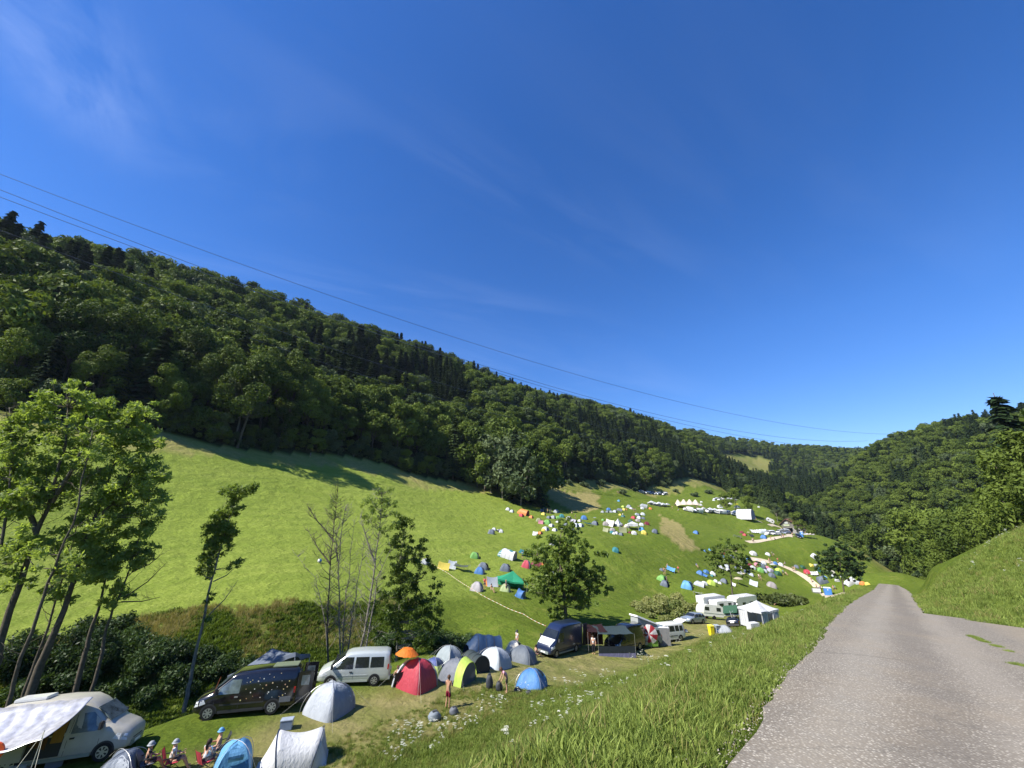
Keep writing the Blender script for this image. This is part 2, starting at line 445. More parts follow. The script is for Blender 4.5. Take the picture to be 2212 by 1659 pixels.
def build_ground():
    radii = np.concatenate([[0.0], np.geomspace(1.2, 2600, 330)])
    fine = np.linspace(R(-62), R(62), 420); coarse = np.linspace(R(62), R(298), 90)[1:-1]
    ang = np.concatenate([fine, coarse])
    A, Rr = np.meshgrid(ang, radii)
    x = (Rr * np.sin(A)); y = (Rr * np.cos(A))
    z = hmap(x, y)
    # a rough bank gets a lumpy surface of its own
    lane, bank, dry = ground_masks(x, y)
    z = z + bank * (vnoise(x, y, 1.3, 5) - .4) * .3 + np.clip(dry, 0, 1) * (vnoise(x, y, 1.5, 6)) * .25
    nr, na = x.shape
    V = np.stack([x, y, z], -1).reshape(-1, 3)
    i = np.arange(nr - 1)[:, None] * na; j = np.arange(na)[None]
    a = i + j; b_ = i + (j + 1) % na; c = b_ + na; d = a + na
    Fc = np.stack([a, d, c, b_], -1).reshape(-1, 4)
    me = bpy.data.meshes.new("ground")
    me.vertices.add(len(V)); me.vertices.foreach_set('co', V.astype(np.float32).ravel())
    me.loops.add(Fc.size); me.loops.foreach_set('vertex_index', Fc.astype(np.int32).ravel())
    me.polygons.add(len(Fc)); me.polygons.foreach_set('loop_start', np.arange(0, Fc.size, 4, dtype=np.int32))
    me.polygons.foreach_set('loop_total', np.full(len(Fc), 4, np.int32))
    me.polygons.foreach_set('use_smooth', np.ones(len(Fc), bool))
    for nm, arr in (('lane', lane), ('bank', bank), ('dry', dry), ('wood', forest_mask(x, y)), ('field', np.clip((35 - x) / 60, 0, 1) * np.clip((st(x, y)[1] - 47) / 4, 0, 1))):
        at = me.attributes.new(nm, 'FLOAT', 'POINT'); at.data.foreach_set('value', arr.astype(np.float32).ravel())
    me.update(calc_edges=True)
    # grass material
    m, t, b = new_mat("meadow_grass")
    tcn = N(t, "ShaderNodeTexCoord")
    def noise(scale, det=4.0, rough=.6, src=None, dist=0.0):
        n = N(t, "ShaderNodeTexNoise", Scale=scale, Detail=det, Roughness=rough, Distortion=dist)
        t.links.new((src or tcn.outputs['Object']), n.inputs['Vector']); return n
    def mixc(f, A_, B_):
        n = N(t, "ShaderNodeMix", _data_type='RGBA')
        for k, v in (('Factor', f), ('A', A_), ('B', B_)):
            if isinstance(v, (tuple, float)): n.inputs[k].default_value = v
            else: t.links.new(v, n.inputs[k])
        return n.outputs['Result']
    def ramp(o_, lo, hi):
        n = N(t, "ShaderNodeMapRange", From_Min=lo, From_Max=hi); t.links.new(o_, n.inputs['Value']); return n.outputs[0]
    def attr(nm): return N(t, "ShaderNodeAttribute", _attribute_name=nm).outputs['Fac']
    g1 = ramp(noise(.02, 5, .6, dist=.5).outputs['Fac'], .35, .65)
    base = mixc(g1, (.120, .165, .022, 1), (.150, .190, .028, 1))
    # mowing swaths and clumps
    mp = N(t, "ShaderNodeMapping"); mp.vector_type = 'TEXTURE'; mp.inputs['Rotation'].default_value = (0, 0, R(50)); mp.inputs['Scale'].default_value = (9, 1.0, 1)
    t.links.new(tcn.outputs['Object'], mp.inputs[0])
    g2 = ramp(noise(.55, 3, .5, mp.outputs[0]).outputs['Fac'], .38, .68)
    base = mixc(g2, base, (.105, .148, .020, 1))
    g3 = ramp(noise(3.6, 8, .85).outputs['Fac'], .44, .60)
    base = mixc(g3, base, (.070, .105, .016, 1))
    g4 = ramp(noise(.25, 6, .7).outputs['Fac'], .55, .75)
    base = mixc(g4, base, (.19, .20, .045, 1))
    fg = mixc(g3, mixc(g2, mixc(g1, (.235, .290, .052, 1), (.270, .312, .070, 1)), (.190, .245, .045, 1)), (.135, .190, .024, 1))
    base = mixc(attr('field'), base, fg)  # left meadow paler: mown grass, plus its sun-facing brightness put into the colour
    lanec = mixc(ramp(noise(1.1, 6, .75).outputs['Fac'], .35, .65), (.33, .27, .13, 1), (.21, .195, .07, 1))
    base = mixc(attr('lane'), base, lanec)
    bk = mixc(ramp(noise(.8, 7, .8).outputs['Fac'], .4, .6), (.19, .215, .05, 1), (.065, .115, .016, 1))
    base = mixc(attr('bank'), base, bk)
    dr = mixc(ramp(noise(.7, 6, .75).outputs['Fac'], .35, .65), (.33, .27, .115, 1), (.20, .19, .06, 1))
    base = mixc(attr('dry'), base, dr)
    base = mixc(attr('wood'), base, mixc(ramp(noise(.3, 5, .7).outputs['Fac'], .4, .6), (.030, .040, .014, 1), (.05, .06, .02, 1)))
    t.links.new(base, b.inputs['Base Color'])
    b.inputs['Roughness'].default_value = .95; b.inputs['Specular IOR Level'].default_value = .03
    bmp = N(t, "ShaderNodeBump", Strength=.8, Distance=.16)
    hh = noise(6.0, 8, .85); t.links.new(hh.outputs['Fac'], bmp.inputs['Height'])
    bm2 = N(t, "ShaderNodeBump", Strength=.5, Distance=1.6)
    h2 = noise(.35, 4, .6); t.links.new(h2.outputs['Fac'], bm2.inputs['Height'])
    t.links.new(bm2.outputs[0], bmp.inputs['Normal']); t.links.new(bmp.outputs[0], b.inputs['Normal'])
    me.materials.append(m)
    o = bpy.data.objects.new("ground", me); COL.objects.link(o)
    tag(o, "grassy valley floor, meadow and wooded hillsides", kind="structure")
    return o

CLEARING = outline([(1560, 984), (1600, 982), (1640, 988), (1668, 996), (1668, 1036), (1620, 1040), (1590, 1024), (1560, 1010)])
def forest_mask(x, y):
    """where the woods stand"""
    x = np.asarray(x, float); y = np.asarray(y, float); shp = x.shape
    x = x.ravel(); y = y.ravel()
    EX = [-420, -170, -103, -86, -74, -63, -45, -22, 18, 60, 102, 160, 225, 250, 262]
    EY = [  60,   72,   78,  97, 113, 132, 153, 176, 222, 262, 322, 372, 430, 420, 330]
    lower = np.interp(x, EX[:13], EY[:13])
    n = (vnoise(x, y, .05, 11) - .5) * 22
    left = (y > lower + n * .5 + 2) & (x < 225)
    # beyond the camp hill and over the ravine
    far = (x >= 150) & (y > 425 + n)
    EYY = [-400, 40, 62, 80, 110, 140, 165, 190, 215, 250, 300, 350, 430]
    EXX = [120, 74, 84, 94, 112, 136, 158, 172, 179, 186, 196, 212, 226]
    right = (x > np.interp(y, EYY, EXX) + n * .25)
    m = left | far | right
    behind = (y < -80) & (x > 20)
    m = m | behind
    # the clearing high on the far hillside
    clear = poly_mask(x + n * .25, y - n * .2, CLEARING) if len(CLEARING) > 3 else np.zeros(x.shape, bool)
    return (m & ~clear).astype(float).reshape(shp)

# ---------------------------------------------------------------- road and paths
def strip(name, L, Rr_, mat, dz=.004, label=None, nsub=6):
    """a sheet between two polylines of equal length, laid on the terrain"""
    V = []; Fc = []
    n = len(L); k = nsub + 1
    for (x1, y1), (x2, y2) in zip(L, Rr_):
        for j in range(k):
            f = j / nsub; x = x1 + (x2 - x1) * f; y = y1 + (y2 - y1) * f
            V.append([x, y, 0])
    V = np.array(V); V[:, 2] = hmap(V[:, 0], V[:, 1]) + dz
    for i in range(n - 1):
        for j in range(nsub):
            a = i * k + j; Fc.append((a, a + 1, a + k + 1, a + k))
    o = mesh_obj(name, V, Fc, mat, smooth=True)
    return tag(o, label, kind="structure")
def asphalt_mat():
    m, t, b = new_mat("old_asphalt")
    tcn = N(t, "ShaderNodeTexCoord")
    def noise(scale, det=4.0, rough=.6, dist=0.0):
        n = N(t, "ShaderNodeTexNoise", Scale=scale, Detail=det, Roughness=rough, Distortion=dist)
        t.links.new(tcn.outputs['Object'], n.inputs['Vector']); return n.outputs['Fac']
    def ramp(o_, lo, hi, a=0., b2=1.):
        n = N(t, "ShaderNodeMapRange", From_Min=lo, From_Max=hi, To_Min=a, To_Max=b2); t.links.new(o_, n.inputs['Value']); return n.outputs[0]
    def mixc(f, A_, B_):
        n = N(t, "ShaderNodeMix", _data_type='RGBA')
        for k, v in (('Factor', f), ('A', A_), ('B', B_)):
            if isinstance(v, (tuple, float)): n.inputs[k].default_value = v
            else: t.links.new(v, n.inputs[k])
        return n.outputs['Result']
    vo = N(t, "ShaderNodeTexVoronoi", Scale=36.0, Randomness=1.0); t.links.new(tcn.outputs['Object'], vo.inputs['Vector'])
    st_ = ramp(vo.outputs['Distance'], .15, .55)
    sepc = N(t, "ShaderNodeSeparateColor"); t.links.new(vo.outputs['Color'], sepc.inputs[0])
    chips = mixc(ramp(sepc.outputs[0], .5, .95), (.25, .23, .19, 1), (.76, .70, .58, 1))
    base = mixc(st_, mixc(.12, chips, (.32, .275, .22, 1)), (.165, .142, .110, 1))
    at = N(t, "ShaderNodeAttribute", _attribute_name='across')
    wob = N(t, "ShaderNodeMath", _operation='MULTIPLY_ADD'); wob.inputs[1].default_value = .9; t.links.new(noise(.35, 3, .5), wob.inputs[0]); t.links.new(at.outputs['Fac'], wob.inputs[2])
    def band(c, w_):
        d = N(t, "ShaderNodeMath", _operation='SUBTRACT'); d.inputs[1].default_value = c + .45; t.links.new(wob.outputs[0], d.inputs[0])
        q = N(t, "ShaderNodeMath", _operation='ABSOLUTE'); t.links.new(d.outputs[0], q.inputs[0])
        return ramp(q.outputs[0], w_, w_ * .25)
    base = mixc(ramp(noise(3.0, 6, .7), .3, .7, 0, .25), base, (.26, .225, .18, 1))
    for c, w_, col, am in ((.85, .55, (.33, .30, .245, 1), .35), (-.95, .6, (.33, .29, .23, 1), .35), (-.05, .5, (.15, .13, .105, 1), .45), (-3.4, 1.0, (.30, .245, .165, 1), .4)):
        f = N(t, "ShaderNodeMath", _operation='MULTIPLY'); f.inputs[1].default_value = am; t.links.new(band(c, w_), f.inputs[0]); base = mixc(f.outputs[0], base, col)
    base = mixc(ramp(noise(.38, 5, .65), .5, .72, 0, .35), base, (.30, .24, .16, 1))
    # dusty wheel tracks
    base = mixc(ramp(noise(2.4, 6, .7), .55, .8, 0, .35), base, (.30, .27, .22, 1))
    crk = N(t, "ShaderNodeTexVoronoi", Scale=.45, _feature='DISTANCE_TO_EDGE'); 
    wv = N(t, "ShaderNodeTexNoise", Scale=1.6, Detail=4.0); t.links.new(tcn.outputs['Object'], wv.inputs['Vector'])
    vm = N(t, "ShaderNodeVectorMath", _operation='MULTIPLY_ADD'); vm.inputs[1].default_value = (1.2, 1.2, 0)
    t.links.new(wv.outputs['Color'], vm.inputs[0]); t.links.new(tcn.outputs['Object'], vm.inputs[2]); t.links.new(vm.outputs[0], crk.inputs['Vector'])
    base = mixc(ramp(crk.outputs['Distance'], .0, .008, .3, 0), base, (.07, .065, .055, 1))
    t.links.new(base, b.inputs['Base Color'])
    b.inputs['Roughness'].default_value = .9; b.inputs['Specular IOR Level'].default_value = .25
    bp = N(t, "ShaderNodeBump", Strength=.8, Distance=.006); t.links.new(vo.outputs['Distance'], bp.inputs['Height'])
    bp.invert = True
    t.links.new(bp.outputs[0], b.inputs['Normal'])
    return m
def gravel_mat(c1=(.55, .47, .34), c2=(.42, .35, .24)):
    m, t, b = new_mat("pale_gravel")
    tcn = N(t, "ShaderNodeTexCoord")
    no = N(t, "ShaderNodeTexNoise", Scale=1.2, Detail=8.0, Roughness=.7); t.links.new(tcn.outputs['Object'], no.inputs['Vector'])
    rp = N(t, "ShaderNodeMapRange", From_Min=.35, From_Max=.65); t.links.new(no.outputs['Fac'], rp.inputs['Value'])
    mi = N(t, "ShaderNodeMix", _data_type='RGBA'); mi.inputs['A'].default_value = (*c1, 1); mi.inputs['B'].default_value = (*c2, 1)
    t.links.new(rp.outputs[0], mi.inputs['Factor']); t.links.new(mi.outputs['Result'], b.inputs['Base Color'])
    b.inputs['Roughness'].default_value = .95
    return m
def build_road():
    ss = np.concatenate([np.arange(-50, 0, 2.0), np.arange(0, 60, .5), np.arange(60, 150, 2.)])
    L = []; Rg = []; 
    for s in ss:
        tl, tr = road_edges(s)
        j = (vnoise(np.array([s * 1.0]), np.array([3.]), 1.7, 21)[0] - .5) * .12 + (vnoise(np.array([s * 1.0]), np.array([9.]), .4, 22)[0] - .5) * .15
        j2 = (vnoise(np.array([s * 1.0]), np.array([33.]), 1.7, 23)[0] - .5) * .25
        L.append((s, tl + j)); Rg.append((s, tr + j2))
    V = []; Fc = []; k = 13
    for (s1, t1), (s2, t2) in zip(L, Rg):
        for j in range(k):
            f = j / (k - 1); t = t1 + (t2 - t1) * f; x, y = xy(s1, t)
            crown = .05 * (1 - (2 * f - 1) ** 2)
            V.append((x, y, float(z_road(s1)) + crown * .6 + .002 - (.03 if j in (0, k - 1) else 0)))
    for i in range(len(L) - 1):
        for j in range(k - 1):
            a = i * k + j; Fc.append((a, a + 1, a + k + 1, a + k))
    o = mesh_obj("road", V, Fc, asphalt_mat(), smooth=True)
    at = o.data.attributes.new('across', 'FLOAT', 'POINT'); VV = np.array([tuple(v) for v in V]); at.data.foreach_set('value', st(VV[:, 0], VV[:, 1])[1].astype(np.float32))
    tag(o, "narrow grey asphalt road running down into the valley", kind="structure")
def path_px(name, pts, width, mat, label, dz=.08):
    P = [G(*p) for p in pts]
    P = [p for p in P if p is not None]
    Q = []
    for a, b_ in zip(P[:-1], P[1:]):
        n = max(2, int((b_ - a).length / 2.5))
        for i in range(n): Q.append(a.lerp(b_, i / n))
    Q.append(P[-1])
    # smooth
    for _ in range(8):
        Q = [Q[0]] + [(Q[i - 1] + Q[i] * 2 + Q[i + 1]) / 4 for i in range(1, len(Q) - 1)] + [Q[-1]]
    L = []; Rg = []
    for i, q in enumerate(Q):
        d = (Q[min(i + 1, len(Q) - 1)] - Q[max(i - 1, 0)]); d.z = 0; d.normalize(); n = Vector((-d.y, d.x, 0))
        wv = width * (1 + .18 * math.sin(i * 1.3) * math.sin(i * .37))
        L.append(((q + n * wv / 2).x, (q + n * wv / 2).y)); Rg.append(((q - n * wv / 2).x, (q - n * wv / 2).y))
    return strip(name, L, Rg, mat, dz, label, 3)

# ---------------------------------------------------------------- trees
def leaf_quads(C, size, r, up=0.35, aspect=1.0, outw=None):
    """C (n,3) centres -> (n,4,3) leaf-shaped quads, turned at random about an outward direction"""
    n = len(C)
    nrm = r.normal(size=(n, 3))
    if outw is not None: nrm = nrm * .75 + outw * .95; up = .12
    nrm[:, 2] = (np.abs(nrm[:, 2]) if outw is None else nrm[:, 2]) + up; nrm /= np.linalg.norm(nrm, axis=1)[:, None]
    a = r.normal(size=(n, 3)); u = np.cross(nrm, a); u /= np.linalg.norm(u, axis=1)[:, None] + 1e-9
    v = np.cross(nrm, u)
    sz = size * (0.6 + 0.8 * r.random(n))[:, None]
    u = u * sz * aspect; v = v * sz / aspect
    return np.stack([C - u, C - v * .55 + u * .05, C + u, C + v * .55 + u * .05], 1)
def tube(V, Fc, P, rad, seg=6):
    """append a tapered tube along points P with radii rad"""
    base = len(V)
    for i, p in enumerate(P):
        d = (P[min(i + 1, len(P) - 1)] - P[max(i - 1, 0)]).normalized()
        a = d.orthogonal().normalized() if i == 0 else (a - d * a.dot(d)).normalized()
        b_ = d.cross(a)
        for k in range(seg):
            th = 2 * math.pi * k / seg
            V.append(p + (a * math.cos(th) + b_ * math.sin(th)) * rad[i])
    for i in range(len(P) - 1):
        for k in range(seg):
            q = base + i * seg + k; q2 = base + i * seg + (k + 1) % seg
            Fc.append((q, q2, q2 + seg, q + seg))
    Fc.append(tuple(base + (len(P) - 1) * seg + k for k in range(seg)))
def bend(p0, p1, n, wob, r):
    """points from p0 to p1 with a wandering middle"""
    out_ = []
    L = (p1 - p0).length
    ax = Vector(r.normal(size=3)).normalized(); ph = r.random() * 6
    for i in range(n + 1):
        f = i / n
        o_ = ax * (math.sin(f * math.pi * 1.5 + ph) - math.sin(ph) * (1 - f) - math.sin(math.pi * 1.5 + ph) * f) * wob * L
        out_.append(p0.lerp(p1, f) + o_)
    return out_
def blob_leaves(r, centre, rad, n, flat=.75, shell=.55):
    """leaf centres in the outer part of a lumpy ellipsoid"""
    d = r.normal(size=(n, 3)); d /= np.linalg.norm(d, axis=1)[:, None]
    rr = (shell + (1 - shell) * r.random(n)) ** .7
    return np.array(centre) + d * rr[:, None] * np.array([rad, rad, rad * flat])
def forest_tree(kind, seed, fine=False):
    """a tree of the wood, unit: metres, base at the origin; returns (trunk object, crown object)"""
    r = np.random.default_rng(seed)
    V = []; Fc = []
    if kind == 'conifer':
        H = 24; Lq = []; 
        tube(V, Fc, [Vector((0, 0, -1)), Vector((0, 0, 12)), Vector((0, 0, H - .5))], [.32, .2, .03], 5)
        tiers = 20
        for i in range(tiers):
            z = 2.5 + (H - 3) * (i / tiers) ** .95
            rad = 4.4 * (1 - (z / H)) ** .8 + .25
            nb = int(11 + 9 * (1 - z / H))
            for k in range(nb):
                th = r.random() * 6.28; L = rad * (.75 + .35 * r.random())
                for q in range(5):
                    f = (q + .7) / 5
                    p = (math.cos(th) * L * f, math.sin(th) * L * f, z - L * f * .42 + .25 * math.sin(f * 3))
                    u = np.array([math.cos(th), math.sin(th), -.45]); v = np.array([-math.sin(th), math.cos(th), -.1 + .3 * r.normal()])
                    s1 = .75 * (1.1 - f * .35); w1 = .55 * (1.3 - f * .7) * (.5 + L / 5)
                    c = np.array(p) + r.normal(size=3) * .12
                    Lq.append([c - u * s1, c - v * w1, c + u * s1, c + v * w1])
        Q = np.array(Lq)
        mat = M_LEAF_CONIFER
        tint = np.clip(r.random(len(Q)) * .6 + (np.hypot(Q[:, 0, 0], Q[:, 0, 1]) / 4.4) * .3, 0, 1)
    else:
        H = 19 + 3 * r.random()
        tube(V, Fc, bend(Vector((0, 0, -1)), Vector((r.normal() * .5, r.normal() * .5, H * .62)), 4, .03, r), [.3, .26, .2, .15, .1], 5)
        nb = 16; C = []; T = []; O = []
        for i in range(nb + 9):
            f = r.random()
            th = i * 2.4 + r.random(); z = H * (.34 + .58 * f)
            R0 = 4.2 * math.sqrt(max(.05, 1 - ((f - .35) / .72) ** 2))
            if i < nb: cx, cy = math.cos(th) * R0, math.sin(th) * R0
            else: cx, cy, z = r.normal() * 1.0, r.normal() * 1.0, H * (.55 + .36 * r.random())
            rad = 1.3 + 1.2 * r.random()
            if i < 8: tube(V, Fc, bend(Vector((0, 0, H * .3 + i * .35)), Vector((cx, cy, z)), 3, .06, r), [.12, .09, .06, .03], 4)
            n = int((420 if fine else 130) * rad / 2)
            bl = blob_leaves(r, (cx, cy, z), rad, n, .88, .62); C.append(bl); T.append(np.full(n, r.random()))
            ow = (bl - np.array([cx, cy, z])) / rad + .5 * (bl - np.array([0, 0, H * .6])) / 4.5; O.append(ow / (np.linalg.norm(ow, axis=1)[:, None] + 1e-6))
        C = np.concatenate(C); T = np.concatenate(T)
        Q = leaf_quads(C, .25 if fine else .48, r, .5, 1.15, np.concatenate(O))
        tint = np.clip(T * .5 + r.random(len(C)) * .5, 0, 1)
        mat = {'beech': M_LEAF_BEECH, 'willow': M_LEAF_WILLOW, 'maple': M_LEAF_MAPLE}[kind]
    tr = mesh_obj("trunk", V, Fc, M_BARK if kind != 'willow' else M_BARK_PALE, smooth=True)
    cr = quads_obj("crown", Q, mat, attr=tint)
    return tr, cr
PROTO = {}
def get_proto(kind, k, fine=False):
    key = (kind, k, fine)
    if key not in PROTO:
        tr, cr = forest_tree(kind, hash((kind == 'conifer', kind == 'willow', k)) % 1000 + k * 17 + 5, fine)
        PROTO[key] = (tr.data, cr.data)
        bpy.data.objects.remove(tr); bpy.data.objects.remove(cr)
    return PROTO[key]
def place_tree(kind, k, loc, scale, rz, label, group, name, cat="tree"):
    td, cdt = get_proto(kind, k, math.hypot(loc[0], loc[1]) < 150 and kind != 'conifer')
    e = empty(name, loc, rz, label, cat, group)
    e.scale = (scale, scale, scale * random.uniform(.92, 1.12))
    for nm, d in (("trunk", td), ("crown", cdt)):
        o = bpy.data.objects.new(nm, d); COL.objects.link(o); o.parent = e
    return e

def scatter_forest():
    """positions on a jittered grid inside the forest mask, visible side only, nearer trees first"""
    P = []
    def grid(x0, x1, y0, y1, st_, cond):
        gx, gy = np.meshgrid(np.arange(x0, x1, st_), np.arange(y0, y1, st_))
        gx = gx.ravel() + (rng.random(gx.size) - .5) * st_ * .9; gy = gy.ravel() + (rng.random(gy.size) - .5) * st_ * .9
        k = cond(gx, gy) & (forest_mask(gx, gy) > .5)
        P.append(np.stack([gx[k], gy[k]], 1))
    dist = lambda x, y: np.hypot(x, y)
    frus = lambda x, y: (np.abs(x) < 1.62 * y + 40) & (y > 15)
    grid(-430, 600, 15, 700, 6.7, lambda x, y: frus(x, y) & (dist(x, y) < 420))
    grid(-500, 1000, 100, 1100, 6.8, lambda x, y: frus(x, y) & (dist(x, y) >= 420) & (dist(x, y) < 800))
    grid(-200, 1700, 300, 1700, 10.5, lambda x, y: frus(x, y) & (dist(x, y) >= 800) & (dist(x, y) < 1750))
    return np.concatenate(P)
def cull_hidden(P, z, top=20.0):
    """drop trees that stand wholly behind the hills (with a margin), as seen from around the camera"""
    keep = np.ones(len(P), bool)
    d = np.hypot(P[:, 0], P[:, 1])
    ztop = z + top + 14
    for f in np.linspace(.25, .97, 26):
        h = hmap(P[:, 0] * f, P[:, 1] * f)
        keep &= ~(h > ztop * f + 0)
    return keep
def build_forest():
    P = scatter_forest()
    z = hmap(P[:, 0], P[:, 1])
    k = cull_hidden(P, z)
    P = P[k]; z = z[k]
    n = len(P)
    r = np.random.default_rng(99)
    cn = vnoise(P[:, 0], P[:, 1], .022, 31) + .35 * vnoise(P[:, 0], P[:, 1], .1, 32)
    hgt = z
    # conifers in drifts, more low down and near the far end
    conif = (cn + r.random(n) * .35) > np.interp(P[:, 0], [-200, 0, 200, 500], [1.02, .96, .80, .84]) + np.clip((z - 60) / 80, 0, 1) * .22 - .07 * (z < 75) * (P[:, 0] < 60)
    kindv = np.where(conif, 0, 1)
    will = (~conif) & (r.random(n) < .10)
    kindv[will] = 2
    var = r.integers(0, 3, n)
    dist = np.hypot(P[:, 0], P[:, 1])
    sc = (.66 + .62 * r.random(n)) * np.interp(dist, [120, 260, 420], [1.15, .92, .86])
    sc *= np.where(kindv == 0, 1.0, 1.0)
    # trees along the lower edge of the wood and the nearest on the right: things of their own
    edge = (forest_mask(P[:, 0], P[:, 1] - 16) < .5) & (P[:, 0] < 230)
    vis = np.abs(P[:, 0]) < 1.42 * P[:, 1]
    score = dist * np.where(edge, .45, 1.0) + np.where(vis, 0, 1e4)
    order = np.argsort(score)
    own = set(order[:230].tolist())
    names = {0: ("conifer_tree", "dark green conifer standing in the hillside wood"),
             1: ("beech_tree", "round-crowned green beech standing in the hillside wood"),
             2: ("grey_green_tree", "pale grey-green broadleaf tree standing in the hillside wood")}
    kn = {0: 'conifer', 1: 'beech', 2: 'willow'}
    for i in order[:230]:
        nm, lb = names[int(kindv[i])]
        onr = P[i, 0] > 60 and P[i, 1] < 330
        edge_i = bool(edge[i])
        lb2 = lb.replace("standing in the hillside wood", "in the wood across the ravine right of the road" if onr else ("at the lower edge of the big wood above the meadow" if edge_i else "on the steep wooded slope at the far left"))
        place_tree(kn[int(kindv[i])], int(var[i]), (P[i, 0], P[i, 1], z[i] - (5.0 if P[i, 0] > 60 and P[i, 1] < 170 else .3)), float(sc[i]), r.random() * 6.28, lb2,
                   ("woodland conifers" if kindv[i] == 0 else "woodland broadleaf trees") + (" right of the road" if onr else (" along the meadow" if edge_i else " on the left slope")), nm)
    rest = np.array([i for i in range(n) if i not in own])
    # the rest reads as one mass
    # undergrowth along the lower edge
    gx, gy = np.meshgrid(np.arange(-180, 240, 3.2), np.arange(60, 440, 3.2)); gx = gx.ravel() + r.random(gx.size) * 3; gy = gy.ravel() + r.random(gy.size) * 3
    kk = (forest_mask(gx, gy) > .5) & ((forest_mask(gx, gy - 9) < .5) | (forest_mask(gx - 12, gy) < .5)); gx, gy = gx[kk], gy[kk]
    me = bpy.data.meshes.new("forest")
    m0 = len(rest); rest2 = np.stack([gx, gy, hmap(gx, gy) - 2.4], 1)
    me.vertices.add(len(rest) + len(rest2))
    me.vertices.foreach_set('co', np.concatenate([np.stack([P[rest, 0], P[rest, 1], z[rest] - .3], 1), rest2]).astype(np.float32).ravel())
    for nm, typ, arr in (('idx', 'INT', np.concatenate([kindv[rest] * 3 + var[rest], r.integers(3, 9, len(rest2))])), ('scl', 'FLOAT', np.concatenate([sc[rest], .3 + .26 * r.random(len(rest2))])), ('rz', 'FLOAT', r.random(len(rest) + len(rest2)) * 6.28)):
        a = me.attributes.new(nm, typ, 'POINT'); a.data.foreach_set('value', arr.astype(np.int32 if typ == 'INT' else np.float32))
    o = bpy.data.objects.new("forest", me); COL.objects.link(o)
    tag(o, "mixed green wood of beeches and conifers covering the hillsides", "forest", kind="stuff")
    instance_points(o, [get_proto(kn[a], b_)[1] for a in (0, 1, 2) for b_ in (0, 1, 2)])
    print("forest trees", n)
def instance_points(o, meshes):
    """geometry nodes: one of the meshes on every vertex, by attributes idx, scl, rz"""
    ng = bpy.data.node_groups.new("scatter", 'GeometryNodeTree')
    ng.interface.new_socket("Geometry", in_out='INPUT', socket_type='NodeSocketGeometry')
    ng.interface.new_socket("Geometry", in_out='OUTPUT', socket_type='NodeSocketGeometry')
    gi = ng.nodes.new('NodeGroupInput'); go = ng.nodes.new('NodeGroupOutput')
    g2i = ng.nodes.new('GeometryNodeGeometryToInstance')
    holders = []
    for m in meshes:
        h = bpy.data.objects.new("pattern", m); holders.append(h)
        oi = ng.nodes.new('GeometryNodeObjectInfo'); oi.inputs['Object'].default_value = h
        oi.inputs['As Instance'].default_value = True
        holders[-1] = oi
    for oi in reversed(holders): ng.links.new(oi.outputs['Geometry'], g2i.inputs[0])
    iop = ng.nodes.new('GeometryNodeInstanceOnPoints')
    iop.inputs['Pick Instance'].default_value = True
    m2p = ng.nodes.new('GeometryNodeMeshToPoints')
    ng.links.new(gi.outputs[0], m2p.inputs[0]); ng.links.new(m2p.outputs[0], iop.inputs['Points'])
    # unpack: each object info is its own instance inside the list
    j = ng.nodes.new('GeometryNodeJoinGeometry')
    for oi in reversed(holders): ng.links.new(oi.outputs['Geometry'], j.inputs[0])
    ng.links.new(j.outputs[0], iop.inputs['Instance'])
    ng.nodes.remove(g2i)
    def named(nm, typ):
        a = ng.nodes.new('GeometryNodeInputNamedAttribute'); a.data_type = typ; a.inputs['Name'].default_value = nm
        return a.outputs['Attribute']
    ng.links.new(named('idx', 'INT'), iop.inputs['Instance Index'])
    ng.links.new(named('scl', 'FLOAT'), iop.inputs['Scale'])
    c = ng.nodes.new('ShaderNodeCombineXYZ'); ng.links.new(named('rz', 'FLOAT'), c.inputs['Z'])
    ng.links.new(c.outputs[0], iop.inputs['Rotation'])
    ng.links.new(iop.outputs[0], go.inputs[0])
    md = o.modifiers.new("scatter", 'NODES'); md.node_group = ng

# ---------------------------------------------------------------- the single trees by the creek and on the meadow
def Wp(px, py, Y):
    x, y, z = raydir(px, py)
    return Vector((x / y * Y, Y, z / y * Y))
def twigs(V, Fc, r, stem, rad0, n, lo, hi, length, up=.75, sub=3):
    """bare upswept twigs along a stem (list of points)"""
    for _ in range(n):
        f = lo + (hi - lo) * r.random(); q = f * (len(stem) - 1); i = min(int(q), len(stem) - 2)
        p = stem[i].lerp(stem[i + 1], q - i)
        th = r.random() * 6.28; L = length * (.5 + .8 * r.random()) * (1.15 - f * .6)
        d = Vector((math.cos(th), math.sin(th), up * (.7 + r.random())))
        d.normalize()
        e = p + d * L; m = p.lerp(e, .5) + Vector((math.cos(th), math.sin(th), -.4)) * L * .10
        tube(V, Fc, [p, m, e], [rad0, rad0 * .6, rad0 * .25], 4)
        for _k in range(sub):
            g = .3 + .65 * r.random(); a = p.lerp(m, g * 2) if g < .5 else m.lerp(e, g * 2 - 1)
            b_ = a + (d * .7 + Vector(r.normal(size=3)) * .55 + Vector((0, 0, .3))) * L * .36
            tube(V, Fc, [a, b_], [rad0 * .42, rad0 * .18], 3)
